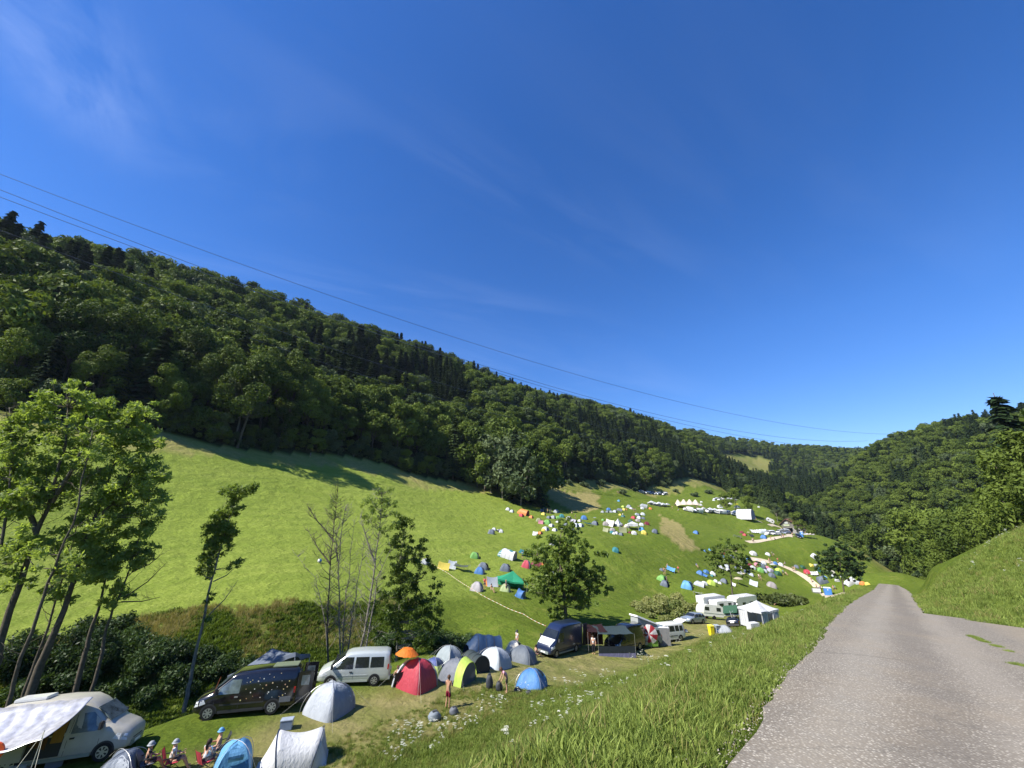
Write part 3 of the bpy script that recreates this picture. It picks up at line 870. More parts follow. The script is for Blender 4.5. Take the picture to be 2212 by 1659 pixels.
def near_tree(name, label, Y, stems, crowns, leafmat, bark, leaf, dens, group=None, depth=1.0, base_r=.2, tw=None, seed=1, cat="tree", twrad=.022, aspect=1.25, extra_br=()):
    """stems: polylines read off the photograph at distance Y; crowns: (px, py, rx, ry) leafy parts of the crown"""
    r = np.random.default_rng(seed)
    V = []; Fc = []; world = []
    k = Y / F_PX
    for si, stp in enumerate(stems):
        P = [Wp(a[0], a[1], Y + (a[2] if len(a) > 2 else 0)) for a in stp]
        if si == 0 or stp[0][1] > 1380 or len(stp[0]) > 3:
            g = hz(P[0].x, P[0].y)
            P = [Vector((P[0].x, P[0].y, min(g, P[0].z) - .4))] + P
        n = len(P); Q = []
        for a, b_ in zip(P[:-1], P[1:]):
            for j in range(3): Q.append(a.lerp(b_, j / 3) + Vector(r.normal(size=3)) * .012 * (a - b_).length)
        Q.append(P[-1])
        rr = base_r * (1 if si == 0 else .7)
        rad = [rr * (1 - .86 * (i / (len(Q) - 1)) ** .9) for i in range(len(Q))]
        tube(V, Fc, Q, rad, 8); world.append(Q)
    base = world[0][0].copy()
    C = []; T = []; O = []
    for (cx, cy, rx, ry) in crowns:
        # leafy clumps inside one part of the crown
        rxm = rx * k * 1.12; rym = ry * k * 1.12
        nc = max(4, int(dens * (rxm * rym) ** .8 * (5.6 if leafmat is M_LEAF_ASH else 4.2)))
        for _ in range(nc):
            d = r.normal(size=3); d /= np.linalg.norm(d); rho = r.random() ** .45
            c = Wp(cx, cy, Y) + Vector((d[0] * rxm * rho, d[1] * rxm * rho * depth, d[2] * rym * rho))
            rad = min(.75, .22 + .15 * min(rxm, rym)) * (.5 + .9 * r.random())
            n = int(52 * (rad / .6) ** 2 * (.25 / leaf) ** 1.2)
            bl = blob_leaves(r, c, rad, n, .75, .0); C.append(bl); T.append(np.full(n, r.random())); O.append((bl - np.array(c)) / rad * .6)
            # a limb towards the clump from the nearest stem point lower down
            best = None; bd = 1e9
            for Q in world:
                for q in Q[len(Q) // 5:]:
                    dd = (q - c).length + (3 * max(0, q.z - c.z + .2))
                    if dd < bd: bd = dd; best = q
            if r.random() < .5:
                m = best.lerp(c, .5) + Vector((0, 0, -.10 * bd)) + Vector(r.normal(size=3)) * .06 * bd
                r0 = min(.07, .012 + .010 * bd)
                tube(V, Fc, [best, m, c], [r0, r0 * .65, r0 * .25], 4)
    if tw:
        for (si, n, lo, hi, L) in tw: twigs(V, Fc, r, world[si], twrad, n, lo, hi, L)
    for (a, b_) in extra_br:
        A_ = Wp(*a, Y); B_ = Wp(*b_, Y)
        tube(V, Fc, [A_, A_.lerp(B_, .5) + Vector((0, .2, -.15)), B_], [.05, .035, .012], 5)
        twigs(V, Fc, r, [A_, A_.lerp(B_, .5), B_], .012, 7, .4, 1, .9)
    e = empty(name, base, 0, label, cat, group)
    tr = mesh_obj("trunk", [v - base for v in V], Fc, bark, e, smooth=True)
    if C:
        C = np.concatenate(C) - np.array(base); T = np.concatenate(T)
        Q = leaf_quads(C, leaf, r, .6, aspect, np.concatenate(O) + np.array([-.25, -.15, .3]) * 0 )
        quads_obj("crown", Q, leafmat, e, attr=np.clip(T * .6 + r.random(len(C)) * .4, 0, 1))
    return e
def build_near_trees():
    gl = "tall slender ash trees in the creek at the left"
    near_tree("ash_tree", "tallest leaning ash at the far left with the broad pale leafy top", 27,
              [[(-10, 1430), (20, 1317), (80, 1148), (109, 1086), (139, 967), (147, 880)], [(80, 1148), (58, 1085), (35, 1010), (24, 930)], [(109, 1086), (165, 1000), (205, 905)]],
              [(150, 870, 75, 35), (95, 905, 65, 45), (195, 905, 62, 48), (60, 980, 60, 60), (150, 980, 50, 45), (110, 1060, 60, 45), (40, 1060, 40, 50), (150, 835, 50, 20), (70, 1170, 50, 26), (30, 1250, 40, 20)], M_LEAF_ASH, M_BARK, .115, 1.7, gl, .8, .24,
              [(0, 26, .5, 1, 2.2), (1, 12, .2, 1, 1.8)], seed=3)
    near_tree("ash_tree", "thick dark stemmed ash with the dense rounded crown right of the tallest ash", 28.5,
              [[(85, 1440), (112, 1381), (139, 1317), (165, 1231), (199, 1132), (231, 1042), (274, 926)], [(199, 1132), (240, 1090), (300, 1000)]],
              [(290, 905, 48, 38), (250, 950, 60, 50), (310, 985, 48, 55), (255, 1060, 62, 55), (325, 1065, 36, 55), (200, 1040, 50, 50), (200, 1150, 50, 50), (300, 880, 40, 25), (140, 1270, 40, 22), (190, 1230, 36, 26)], M_LEAF_ASH, M_BARK, .115, 1.6, gl, .8, .25,
              [(0, 26, .45, 1, 2.2)], seed=4)
    near_tree("ash_tree", "thin nearly bare ash stem between the two thick ash trunks", 29.5,
              [[(68, 1452), (82, 1416), (116, 1317), (155, 1190), (175, 1095)]], [(172, 1120, 30, 45)], M_LEAF_ASH, M_BARK, .12, 1.3, gl, .8, .12, [(0, 22, .4, 1, 1.5)], seed=5)
    near_tree("ash_tree", "leftmost ash cut by the picture edge with sparse pale leaves", 26,
              [[(-40, 1330), (-30, 1290), (0, 1187), (20, 1065), (26, 982), (20, 880)]], [(10, 960, 45, 70), (25, 1090, 45, 45), (-30, 1060, 50, 70), (15, 1200, 40, 30)], M_LEAF_ASH, M_BARK, .125, 1.1, gl, .8, .15,
              [(0, 26, .3, 1, 1.9)], seed=6)
    near_tree("ash_tree", "slim ash stem leaning right whose foot stands lowest in the creek", 25.2,
              [[(5, 1560), (15, 1535), (32, 1475), (84, 1317), (116, 1231), (155, 1132), (185, 1000), (200, 930)]], [(195, 960, 34, 50), (120, 1220, 40, 50), (60, 1180, 35, 40)], M_LEAF_ASH, M_BARK, .12, 1.1, gl, .8, .14,
              [(0, 26, .4, 1, 1.7)], seed=8)
    near_tree("ash_tree", "shaded ash with twin stems at the right edge of the left clump", 30.5,
              [[(185, 1410), (193, 1371), (213, 1317), (235, 1230), (255, 1140)], [(222, 1408), (226, 1366), (245, 1317), (274, 1248), (298, 1165), (314, 1066)]],
              [(330, 1040, 30, 60), (310, 1120, 45, 45), (270, 1180, 58, 40), (245, 1240, 50, 40), (300, 1200, 26, 26), (200, 1200, 40, 40), (255, 1290, 30, 22)], M_LEAF_ASH, M_BARK, .115, 1.5, gl, .8, .17,
              [(1, 16, .3, 1, 1.6)], seed=9, extra_br=[((285, 1235), (352, 1195)), ((270, 1290), (360, 1215)), ((262, 1300), (345, 1290))])
    near_tree("slender_tree", "slender single tree with ragged tufted crown left of the bare stems", 33.5,
              [[(404, 1505), (414, 1450), (435, 1362), (458, 1250), (474, 1190), (490, 1130), (512, 1060)]],
              [(514, 1063, 28, 17), (540, 1055, 12, 12), (505, 1092, 20, 18), (472, 1120, 18, 16), (468, 1150, 26, 20), (490, 1150, 20, 20), (475, 1178, 28, 18), (452, 1208, 18, 20), (448, 1232, 16, 14), (512, 1217, 17, 11), (455, 1292, 8, 12), (447, 1340, 6, 8)],
              M_LEAF_MAPLE, M_BARK_PALE, .10, 6.0, None, .9, .15, [(0, 18, .5, 1, 1.5)], seed=12, extra_br=[((461, 1256), (512, 1222)), ((451, 1329), (514, 1253))])
    gb = "bare pale stemmed saplings behind the silver van"
    z2 = lambda pts: [(329 + a * .3306, 932.6 + b_ * .3306) for a, b_ in pts]
    sp = dict(leafmat=M_LEAF_ASH, bark=M_BARK_PALE, leaf=.13, twrad=.026)
    near_tree("bare_tree", "leftmost bare pale sapling with a fan of leafless twigs", 37, [z2([(1150, 1580), (1150, 1500), (1140, 1250), (1160, 900), (1190, 600), (1210, 380)]), z2([(1190, 720), (1130, 640), (1060, 560), (1030, 500)]), z2([(1165, 870), (1090, 770), (1020, 650)])],
              [(729, 1078, 18, 26), (716, 1110, 14, 18)], M_LEAF_ASH, M_BARK, .06, .6, gb, 1, .12, [(0, 90, .45, 1, 1.9), (1, 22, .1, 1, 1.2), (2, 16, .1, 1, 1.2)], seed=21, twrad=.026)
    near_tree("bare_tree", "second bare pale sapling, forked near the top", 37.6, [z2([(1235, 1560), (1235, 1500), (1220, 1200), (1215, 900), (1240, 600), (1265, 480)]), z2([(1215, 850), (1200, 700), (1230, 560)])],
              [], M_LEAF_ASH, M_BARK_PALE, .14, 1, gb, 1, .11, [(0, 70, .4, 1, 1.6), (1, 16, .1, 1, 1.2)], seed=22, twrad=.026)
    near_tree("bare_tree", "third bare pale sapling, thin and straight", 38.4, [z2([(1240, 1560), (1245, 1400), (1262, 1150), (1290, 850), (1320, 590)])],
              [], M_LEAF_ASH, M_BARK_PALE, .14, 1, gb, 1, .09, [(0, 60, .35, 1, 1.3)], seed=23, twrad=.022)
    near_tree("bare_tree", "fourth bare sapling curving to the right", 38, [z2([(1262, 1560), (1290, 1350), (1310, 1180), (1355, 900), (1400, 640)])],
              [], M_LEAF_ASH, M_BARK_PALE, .14, 1, gb, 1, .09, [(0, 60, .35, 1, 1.3)], seed=24, twrad=.022)
    near_tree("bare_tree", "tallest sapling of the group with pale leaves on its top", 37.2, [z2([(1345, 1520), (1350, 1470), (1410, 1200), (1450, 900), (1480, 650), (1500, 400)]), z2([(1390, 1500), (1430, 1200), (1470, 950), (1560, 760)]), z2([(1450, 850), (1400, 700), (1360, 560)])],
              [(822, 1066, 24, 26), (800, 1092, 20, 14), (845, 1100, 14, 24), (818, 1110, 26, 26), (838, 1140, 18, 22), (800, 1130, 12, 14)], M_LEAF_ASH, M_BARK_PALE, .075, 1.6, gb, .8, .15, [(0, 90, .4, 1, 1.7), (1, 24, .3, 1, 1.3), (2, 20, .1, 1, 1.2)], seed=25, twrad=.026)
    near_tree("bare_tree", "broken dead sapling leaning left in the rough bank", 38.6, [z2([(1145, 1560), (1140, 1300), (1100, 1100), (1060, 960), (950, 810)])],
              [], M_LEAF_ASH, M_BARK_PALE, .14, 1, gb, 1, .07, [(0, 26, .3, 1, 1.2)], seed=26, twrad=.022)
    near_tree("bushy_tree", "dense dark green tree behind the orange parasol", 39.5,
              [z2([(1598, 1440), (1600, 1400), (1610, 1250), (1620, 1000), (1650, 560)])],
              [(872, 1125, 18, 18), (870, 1158, 30, 22), (884, 1190, 42, 24), (892, 1222, 50, 24), (862, 1228, 34, 26), (885, 1268, 56, 24), (912, 1295, 40, 24), (846, 1305, 46, 28), (932, 1325, 26, 20), (892, 1340, 50, 24), (842, 1358, 40, 22), (910, 1372, 36, 20)],
              M_LEAF_MAPLE, M_BARK_PALE, .105, 2.3, None, .8, .13, [(0, 20, .6, 1, 1.2)], seed=31)
    near_tree("maple_tree", "broad spreading maple standing behind the dark blue van", 60,
              [[(1222, 1352), (1219, 1290), (1212, 1235), (1209, 1190), (1212, 1150)], [(1212, 1235), (1240, 1215), (1265, 1200)], [(1213, 1240), (1180, 1215), (1160, 1200)]],
              [(1222, 1137, 26, 15), (1215, 1160, 50, 20), (1205, 1188, 66, 24), (1190, 1225, 55, 24), (1255, 1205, 50, 24), (1172, 1255, 34, 24), (1285, 1245, 28, 20), (1300, 1268, 18, 14), (1178, 1285, 34, 18), (1240, 1255, 45, 24), (1265, 1295, 32, 22), (1215, 1275, 34, 20), (1205, 1325, 20, 16), (1232, 1335, 12, 10)],
              M_LEAF_MAPLE, M_BARK, .19, 2.0, None, .85, .34, seed=41, aspect=1.1)
    near_tree("maple_tree", "mid-sized maple in front of the crowded tents beside the gravel path", 104,
              [[(1583, 1286), (1579, 1245), (1574, 1205), (1572, 1180)]],
              [(1578, 1172, 26, 12), (1560, 1190, 34, 16), (1600, 1192, 26, 16), (1545, 1212, 22, 16), (1585, 1212, 42, 18), (1612, 1222, 14, 14), (1560, 1232, 22, 10), (1612, 1244, 10, 8)],
              M_LEAF_MAPLE, M_BARK, .27, .8, None, .85, .26, seed=42, aspect=1.1)
    near_tree("maple_tree", "round dark maple at the roadside near the blue portable toilet", 126,
              [[(1825, 1290), (1819, 1252), (1815, 1225), (1814, 1195)]],
              [(1815, 1186, 26, 12), (1800, 1202, 30, 16), (1835, 1206, 28, 16), (1786, 1222, 18, 14), (1815, 1224, 40, 16), (1850, 1228, 18, 12), (1800, 1242, 28, 10), (1848, 1244, 18, 9)],
              M_LEAF_DARK, M_BARK, .34, 1.15, None, .85, .30, seed=43, aspect=1.1)
    # wood clump jutting into the meadow, trees by the marquees and the barn
    for i, (px, py, kd, sc_) in enumerate([(1043, 1060, 'beech', .95), (1062, 1066, 'willow', 1.0), (1088, 1078, 'willow', 1.1), (1112, 1084, 'conifer', 1.0), (1140, 1088, 'beech', 1.05), (1160, 1082, 'beech', .95),
                                           (1075, 1058, 'beech', 1.15), (1110, 1066, 'willow', 1.2), (1142, 1070, 'beech', 1.15), (1028, 1052, 'beech', 1.1), (1125, 1092, 'willow', 1.1), (1160, 1092, 'conifer', 1.0), (1172, 1080, 'beech', 1.15), (1095, 1052, 'beech', 1.25)]):
        p = G(px, py); p.z -= 7.0; sc_ *= 1.5
        place_tree(kd, i % 3, p, sc_, i * 1.3, "%s tree in the clump that juts into the meadow above the camp" % {'beech': 'green broadleaf', 'willow': 'grey-green', 'conifer': 'dark conifer'}[kd],
                   "%s trees of the jutting clump" % kd, {'beech': "beech_tree", 'willow': "grey_green_tree", 'conifer': "conifer_tree"}[kd])
    for i, (px, py, kd, sc_, lb) in enumerate([
            (1570, 1112, 'beech', .62, "left of the three round trees behind the white marquees"), (1592, 1104, 'beech', .78, "middle of the three round trees behind the white marquees"), (1618, 1116, 'beech', .66, "right of the three round trees behind the white marquees, beside the arched tent"),
            (1680, 1128, 'willow', .55, "small grey-green tree left of the barn"), (1704, 1126, 'beech', .62, "round green tree right behind the barn roof"),
            (1738, 1152, 'conifer', .62, "dark conifer at the right end of the barn")]):
        p = G(px, py)
        if p: place_tree(kd, i % 3, p, sc_, i * 2.1, lb, None, {'beech': "beech_tree", 'willow': "grey_green_tree", 'conifer': "conifer_tree"}[kd])
    place_tree('conifer', 1, (124, 95, hz(124, 95) - .5), (29 - hz(124, 95)) / 24, 1.0, "tall dark conifer rising above the wood at the right edge", None, "conifer_tree")
def shrub(px, py, rad, hgt, mat, label, group, seed, name="shrub", leaf=.2, Yoff=0.0, n0=260):
    r = np.random.default_rng(seed)
    p = G(px, py)
    if p is None: return
    C = []; T = []; O = []
    V = []; Fc = []
    for i in range(7):
        th = r.random() * 6.28; q = rad * .6 * r.random() ** .5
        cx, cy = math.cos(th) * q, math.sin(th) * q
        rr = rad * (.35 + .25 * r.random()); cz = hgt * (.25 + .5 * r.random())
        n = int(n0 * rr * rr * .8) + 20
        b_ = blob_leaves(r, (cx, cy, cz), rr, n, min(1, hgt / rad * .8), .3); C.append(b_); T.append(np.full(n, r.random())); O.append((b_ - np.array([cx, cy, cz])) / rr)
        tube(V, Fc, [Vector((cx * .2, cy * .2, -.2)), Vector((cx, cy, cz))], [.03, .012], 4)
    C = np.concatenate(C); C[:, 2] = np.maximum(C[:, 2], -.1)
    e = empty(name, p, 0, label, "shrub", group)
    mesh_obj("stem", V, Fc, M_BARK, e)
    quads_obj("foliage", leaf_quads(C, leaf, r, .5, 1.15, np.concatenate(O)), mat, e, attr=np.clip(np.concatenate(T) * .6 + r.random(len(C)) * .4, 0, 1))
    return e
def build_shrubs():
    i = 0
    for (px, py, rd, h, m) in [(20, 1470, 2.0, 2.2, 0), (70, 1440, 1.8, 2.4, 0), (120, 1470, 2.0, 2.2, 0), (170, 1440, 2.0, 2.6, 0), (215, 1465, 2.0, 2.4, 0), (255, 1420, 1.7, 2.6, 0),
                               (300, 1470, 1.8, 2.0, 0), (345, 1450, 1.6, 1.8, 0), (390, 1480, 1.6, 1.6, 0), (450, 1470, 1.5, 1.4, 0), (520, 1460, 1.4, 1.2, 0), (60, 1500, 1.5, 1.2, 0), (240, 1510, 1.5, 1.3, 0), (330, 1520, 1.3, 1.1, 0), (290, 1440, 1.8, 2.2, 0), (340, 1420, 1.6, 1.6, 0), (370, 1440, 1.8, 1.8, 0), (420, 1450, 1.8, 1.8, 0), (480, 1455, 1.7, 1.7, 0), (550, 1470, 1.6, 1.5, 0), (590, 1480, 1.4, 1.2, 0), (150, 1500, 1.7, 1.5, 0), (400, 1500, 1.4, 1.1, 0), (190, 1395, 1.6, 2.2, 0), (240, 1380, 1.5, 2.0, 0)]:
        shrub(px, py, rd, h, M_LEAF_DARK, "shrub with shade-darkened leaves in the creek bed at the left", "shrubs in the creek at the left", 50 + i, leaf=.105, n0=620); i += 1
    for (px, py, rd, h) in [(905, 1402, 1.8, 1.7), (945, 1405, 1.7, 1.5), (985, 1400, 1.6, 1.3), (835, 1408, 1.8, 1.6), (1010, 1392, 1.2, .9)]:
        shrub(px, py, rd, h, M_LEAF_DARK, "dark shrub in the creek behind the dome tents", "shrubs behind the dome tents", 50 + i, leaf=.105, n0=560); i += 1
    for (px, py, rd, h) in [(1390, 1322, 1.8, 1.5), (1420, 1325, 2.4, 2.0), (1450, 1325, 2.4, 2.2), (1480, 1322, 2.2, 2.0), (1505, 1318, 1.8, 1.5), (1405, 1335, 1.2, .8), (1435, 1340, 1.5, .7), (1375, 1312, 1.6, 1.0), (1430, 1312, 2.0, 2.6), (1465, 1312, 1.8, 2.6), (1500, 1330, 1.0, .7), (1400, 1312, 1.5, 1.9), (1460, 1335, 1.2, 1.3)]:
        shrub(px, py, rd, h, M_LEAF_DRYHERB, "tangle of dry tall herbs on the bank above the parked camper vans", "dry herb tangles above the camper vans", 50 + i, "herb_tangle", leaf=.17, n0=420); i += 1
    for (px, py, rd, h) in [(1655, 1302, 3.0, 1.8), (1680, 1306, 3.2, 2.2), (1705, 1308, 3.0, 2.0), (1728, 1306, 2.4, 1.6)]:
        shrub(px, py, rd, h, M_LEAF_DRYHERB2, "low olive shrub on the creek bank behind the white gazebo", "shrubs behind the white gazebo", 50 + i, leaf=.34, n0=70); i += 1
    for (px, py, rd, h) in [(1255, 1042, 3, 3), (1262, 1052, 3, 3), (1300, 1050, 4, 4), (1225, 1045, 2.5, 2.5), (1345, 1068, 3.5, 3), (1190, 1032, 4, 4), (1372, 1062, 3, 3), (1460, 1064, 3, 3), (1500, 1072, 3.5, 3), (1530, 1066, 4, 3), (1435, 1052, 4, 4)]:
        shrub(px, py, rd, h, M_LEAF_WILLOW, "small rounded bush on the dry slope below the wood", "bushes on the dry slope", 50 + i, "bush", leaf=.5, n0=26); i += 1
    # sapling stems and edge growth in front of the wood
    r = np.random.default_rng(5)
M_LEAF_DRYHERB = leaf_mat("dry_herb_leaves", (.11, .155, .035), (.38, .37, .15), .35)
M_LEAF_DRYHERB2 = leaf_mat("olive_leaves", (.05, .075, .02), (.12, .14, .04), .3)

# ---------------------------------------------------------------- grass, herbs, wild flowers (nobody could count them)
def blade_tuft(r, n, h, spread, w_, lean=.5, broad=0.0):
    F_ = []; T = []
    for _ in range(n):
        a = r.random() * 6.28; q = spread * r.random() ** .5
        bx, by = math.cos(a) * q, math.sin(a) * q
        th = r.random() * 6.28; hh = h * (.45 + .75 * r.random()); ln = lean * hh * r.random()
        dx_, dy_ = math.cos(th) * ln, math.sin(th) * ln
        ph = r.random() * 6.28; ww = w_ * (.7 + .6 * r.random()) * (1 + broad * r.random())
        ux, uy = math.cos(ph) * ww, math.sin(ph) * ww
        p0 = (bx - ux, by - uy, -.04); p1 = (bx + ux, by + uy, -.04)
        m0 = (bx + dx_ * .35 + ux * .9, by + dy_ * .35 + uy * .9, hh * .6); m1 = (bx + dx_ * .35 - ux * .9, by + dy_ * .35 - uy * .9, hh * .6)
        t0 = (bx + dx_ + ux * .12, by + dy_ + uy * .12, hh * (1 - .12 * r.random())); t1 = (bx + dx_ - ux * .12, by + dy_ - uy * .12, t0[2])
        v = r.random()
        F_ += [(p0, p1, m0, m1), (m1, m0, t0, t1)]; T += [v, min(1, v + .1)]
    return np.array(F_), T
def tuft_mesh(nm, Q, T, mat):
    o = quads_obj(nm, Q, mat, attr=T); me = o.data; bpy.data.objects.remove(o); return me
def grass_material(name, c1, c2, trans=.35):
    return leaf_mat(name, c1, c2, trans, .15, .6)
def scatter_obj(name, P, idx, scl, meshes, label, cat):
    me = bpy.data.meshes.new(name); me.vertices.add(len(P)); me.vertices.foreach_set('co', P.astype(np.float32).ravel())
    r = np.random.default_rng(len(P))
    for nm, typ, arr in (('idx', 'INT', idx.astype(np.int32)), ('scl', 'FLOAT', scl.astype(np.float32)), ('rz', 'FLOAT', (r.random(len(P)) * 6.28).astype(np.float32))):
        a = me.attributes.new(nm, typ, 'POINT'); a.data.foreach_set('value', arr)
    o = bpy.data.objects.new(name, me); COL.objects.link(o)
    tag(o, label, cat, kind="stuff"); instance_points(o, meshes)
    return o
def build_grass():
    r = np.random.default_rng(17)
    MG = grass_material("bank_grass", (.040, .082, .010), (.270, .330, .075), .22)
    MD = grass_material("dry_grass", (.14, .15, .03), (.36, .30, .13), .25)
    tufts = [tuft_mesh("tuft", *blade_tuft(r, 44, .17, .17, .0055, .8), MG) for _ in range(3)]
    tufts += [tuft_mesh("tuft", *blade_tuft(r, 26, .13, .16, .014, 1.0, 1.0), MG)]
    tufts += [tuft_mesh("tuft", *blade_tuft(r, 20, .26, .18, .005, .9), MD)]
    P = []; K = []; S = []
    def fill(n, s0, s1, t0, t1, dmin, dmax, smul, keep=None):
        s = s0 + (s1 - s0) * r.random(n); t = t0 + (t1 - t0) * r.random(n)
        x, y = US[0] * s + UT[0] * t, US[1] * s + UT[1] * t
        d = np.hypot(x, y); tl, tr = road_edges(s)
        k = (d >= dmin) & (d < dmax) & (y > -2) & (np.abs(x) < 1.5 * y + 5) & ((t > tl + .06) | (t < tr - .06))
        if keep is not None: k &= keep(x, y, s, t)
        x, y, s, t, d = x[k], y[k], s[k], t[k], d[k]
        ln, bk, dr = ground_masks(x, y)
        k = r.random(len(x)) > ln * .8; x, y, t, s, ln = x[k], y[k], t[k], s[k], ln[k]
        kind = r.integers(0, 4, len(x)); kind = np.where(r.random(len(x)) < .05 + ln * .6, 4, kind)
        gap = np.minimum(np.abs(t - road_edges(s)[0]), 1.2) / 1.2
        sc = smul * (.6 + .75 * r.random(len(x))) * (.45 + .55 * gap) * (1 - .55 * ln) * (.7 + .6 * vnoise(x, y, .6, 41))
        P.append(np.stack([x, y, hmap(x, y)], 1)); K.append(kind); S.append(sc)
    fill(64000, -6, 22, 1.2, 19, 1.5, 14, 1.0)
    fill(90000, -12, 70, 1.2, 24, 14, 34, 1.05)
    fill(36000, 10, 110, 1.2, 19, 34, 75, 1.7)
    fill(40000, 16, 70, -40, -1, 12, 60, 1.3, lambda x, y, s, t: x > 0)
    q0, q1 = road_px(2098, 1376), road_px(2188, 1414); q2 = road_px(2215, 1442)
    n = 420; f = r.random(n); s = q0[0] + (q1[0] - q0[0]) * f + r.normal(size=n) * .06; t = q0[1] + (q1[1] - q0[1]) * f + r.normal(size=n) * .05
    k = vnoise(s, t, 2.2, 61) > .35; s, t = s[k], t[k]; s = np.concatenate([s, q2[0] + r.normal(size=90) * .14]); t = np.concatenate([t, q2[1] + r.normal(size=90) * .12])
    P.append(np.stack([US[0] * s + UT[0] * t, US[1] * s + UT[1] * t, z_road(s) + .0], 1)); K.append(r.integers(0, 4, len(s))); S.append(.22 + .25 * r.random(len(s)))
    P = np.concatenate(P); K = np.concatenate(K); S = np.concatenate(S)
    scatter_obj("grass", P, K, S, tufts, "tall green meadow grass on the roadside bank", "grass")
    # herbs and dry stalks of the rough creek bank
    herb = [tuft_mesh("tuft", *blade_tuft(r, 20, .62, .32, .016, .7), MD) for _ in range(2)]
    MH = grass_material("creek_herbs", (.055, .100, .012), (.150, .200, .035))
    herb += [tuft_mesh("tuft", *blade_tuft(r, 24, .5, .34, .035, .9, 1.0), MH) for _ in range(2)]
    n = 40000
    s = -45 + 90 * r.random(n); t = 33.5 + 20 * r.random(n)
    x, y = US[0] * s + UT[0] * t, US[1] * s + UT[1] * t
    _, bk, _ = ground_masks(x, y); k = (r.random(n) < bk) & (y > 8)
    x, y, t = x[k], y[k], t[k]
    nn = vnoise(x, y, .35, 44)
    kd = np.where((nn + (t - 44) * .06 + r.random(len(x)) * .4) > 1.0, r.integers(0, 2, len(x)), r.integers(2, 4, len(x)))
    scatter_obj("herbs", np.stack([x, y, hmap(x, y)], 1), kd, .38 + .5 * r.random(len(x)), herb, "rough herbs and dry grass on the creek bank", "herbs")
    # white umbel flowers
    MF = paint((.80, .80, .70), .7, .2, dirt=.1, name="white_umbels", trans=.3)
    MS = paint((.12, .20, .04), .8, .2, name="flower_stems")
    def umbel(seed, nh, h):
        q = np.random.default_rng(seed); V = []; Fc = []; mi = []
        for i in range(nh):
            a = q.random() * 6.28; b_ = .18 * q.random(); hh = h * (.7 + .4 * q.random())
            top = Vector((math.cos(a) * b_ * 1.4, math.sin(a) * b_ * 1.4, hh))
            n0 = len(Fc); tube(V, Fc, [Vector((0, 0, -.05)), Vector((math.cos(a) * b_ * .6, math.sin(a) * b_ * .6, hh * .6)), top], [.006, .005, .004], 3); mi += [0] * (len(Fc) - n0)
            for j in range(16):
                th = j * 2.4; rr = .065 * math.sqrt(j / 16) * 1.35
                c = top + Vector((math.cos(th) * rr, math.sin(th) * rr, .02 - rr * .25)); w2 = .014
                b0 = len(V); V += [c + Vector((w2, 0, 0)), c + Vector((0, w2, .004)), c + Vector((-w2, 0, 0)), c + Vector((0, -w2, .004)), c + Vector((0, 0, .012))]
                for kk in range(4): Fc.append((b0 + kk, b0 + (kk + 1) % 4, b0 + 4)); mi.append(1)
        o = mesh_obj("umbel", V, Fc, [MS, MF], mi=mi); me = o.data; bpy.data.objects.remove(o); return me
    ums = [umbel(i, 2 + i, .75 + .08 * i) for i in range(4)]
    n = 500; s = -2 + 52 * r.random(n); t = 4 + 17 * r.random(n)
    x, y = US[0] * s + UT[0] * t, US[1] * s + UT[1] * t
    dd = vnoise(x, y, .3, 51); k = (dd + r.random(n) * .35 > .92) & (t > 6)
    x, y = x[k], y[k]
    # clusters read off the photograph
    ex = []
    for (px, py, m) in [(1345, 1415, 5), (1380, 1425, 9), (1405, 1430, 8), (1230, 1490, 8), (1250, 1470, 4), (1250, 1530, 6), (880, 1600, 12), (910, 1590, 8), (960, 1590, 10), (1000, 1575, 8), (930, 1620, 8), (1060, 1525, 8), (1090, 1530, 6),
                        (1120, 1500, 6), (1150, 1545, 6), (1310, 1470, 5), (1180, 1580, 4), (1040, 1560, 6), (1480, 1395, 4), (1510, 1380, 3), (860, 1640, 10), (1640, 1350, 4), (1700, 1330, 4), (2090, 1180, 4), (2130, 1190, 4), (2050, 1205, 4), (2110, 1230, 3), (2170, 1165, 5), (2190, 1240, 3)]:
        p = G(px, py)
        if p is None: continue
        for _ in range(m): ex.append((p.x + r.normal() * .5, p.y + r.normal() * .5))
    ex = np.array(ex); x = np.concatenate([x, ex[:, 0]]); y = np.concatenate([y, ex[:, 1]])
    scatter_obj("wild_flowers", np.stack([x, y, hmap(x, y)], 1), r.integers(0, 4, len(x)), (.42 + .4 * r.random(len(x))) , ums, "white umbel flowers scattered over the grassy bank", "wild flowers")
    # yellow flowers, few
    # loose pale grit along the asphalt edge
    MST = paint((.34, .30, .24), .9, .2, dirt=.3, scale=12, name="grit")
    V = []; Fc = []
    for _ in range(3000):
        s = -3 + 34 * r.random() ** 1.6; tl, tr = road_edges(s)
        t = float(tl) + abs(r.normal()) * .16 - .05
        x, y = xy(s, t); q = (.004 + .012 * r.random() ** 3) ; z = hz(x, y) if False else 0
        V.append((x, y, q))
    A_ = np.array(V); z = np.maximum(hmap(A_[:, 0], A_[:, 1]), z_road(st(A_[:, 0], A_[:, 1])[0]) - .03)
    V = []
    for (x, y, q), zz in zip(A_, z):
        b0 = len(V); c = Vector((x, y, zz + q * .6))
        for dv in ((1, 0, 0), (0, 1, 0), (-1, 0, 0), (0, -1, 0), (0, 0, .8), (0, 0, -.8)):
            V.append(c + Vector(dv) * q * (.7 + .6 * r.random()))
        for a in range(4): Fc += [(b0 + a, b0 + (a + 1) % 4, b0 + 4), (b0 + (a + 1) % 4, b0 + a, b0 + 5)]
    o = mesh_obj("grit", V, Fc, MST); tag(o, "loose pale grit along the edge of the asphalt", "grit", kind="stuff")

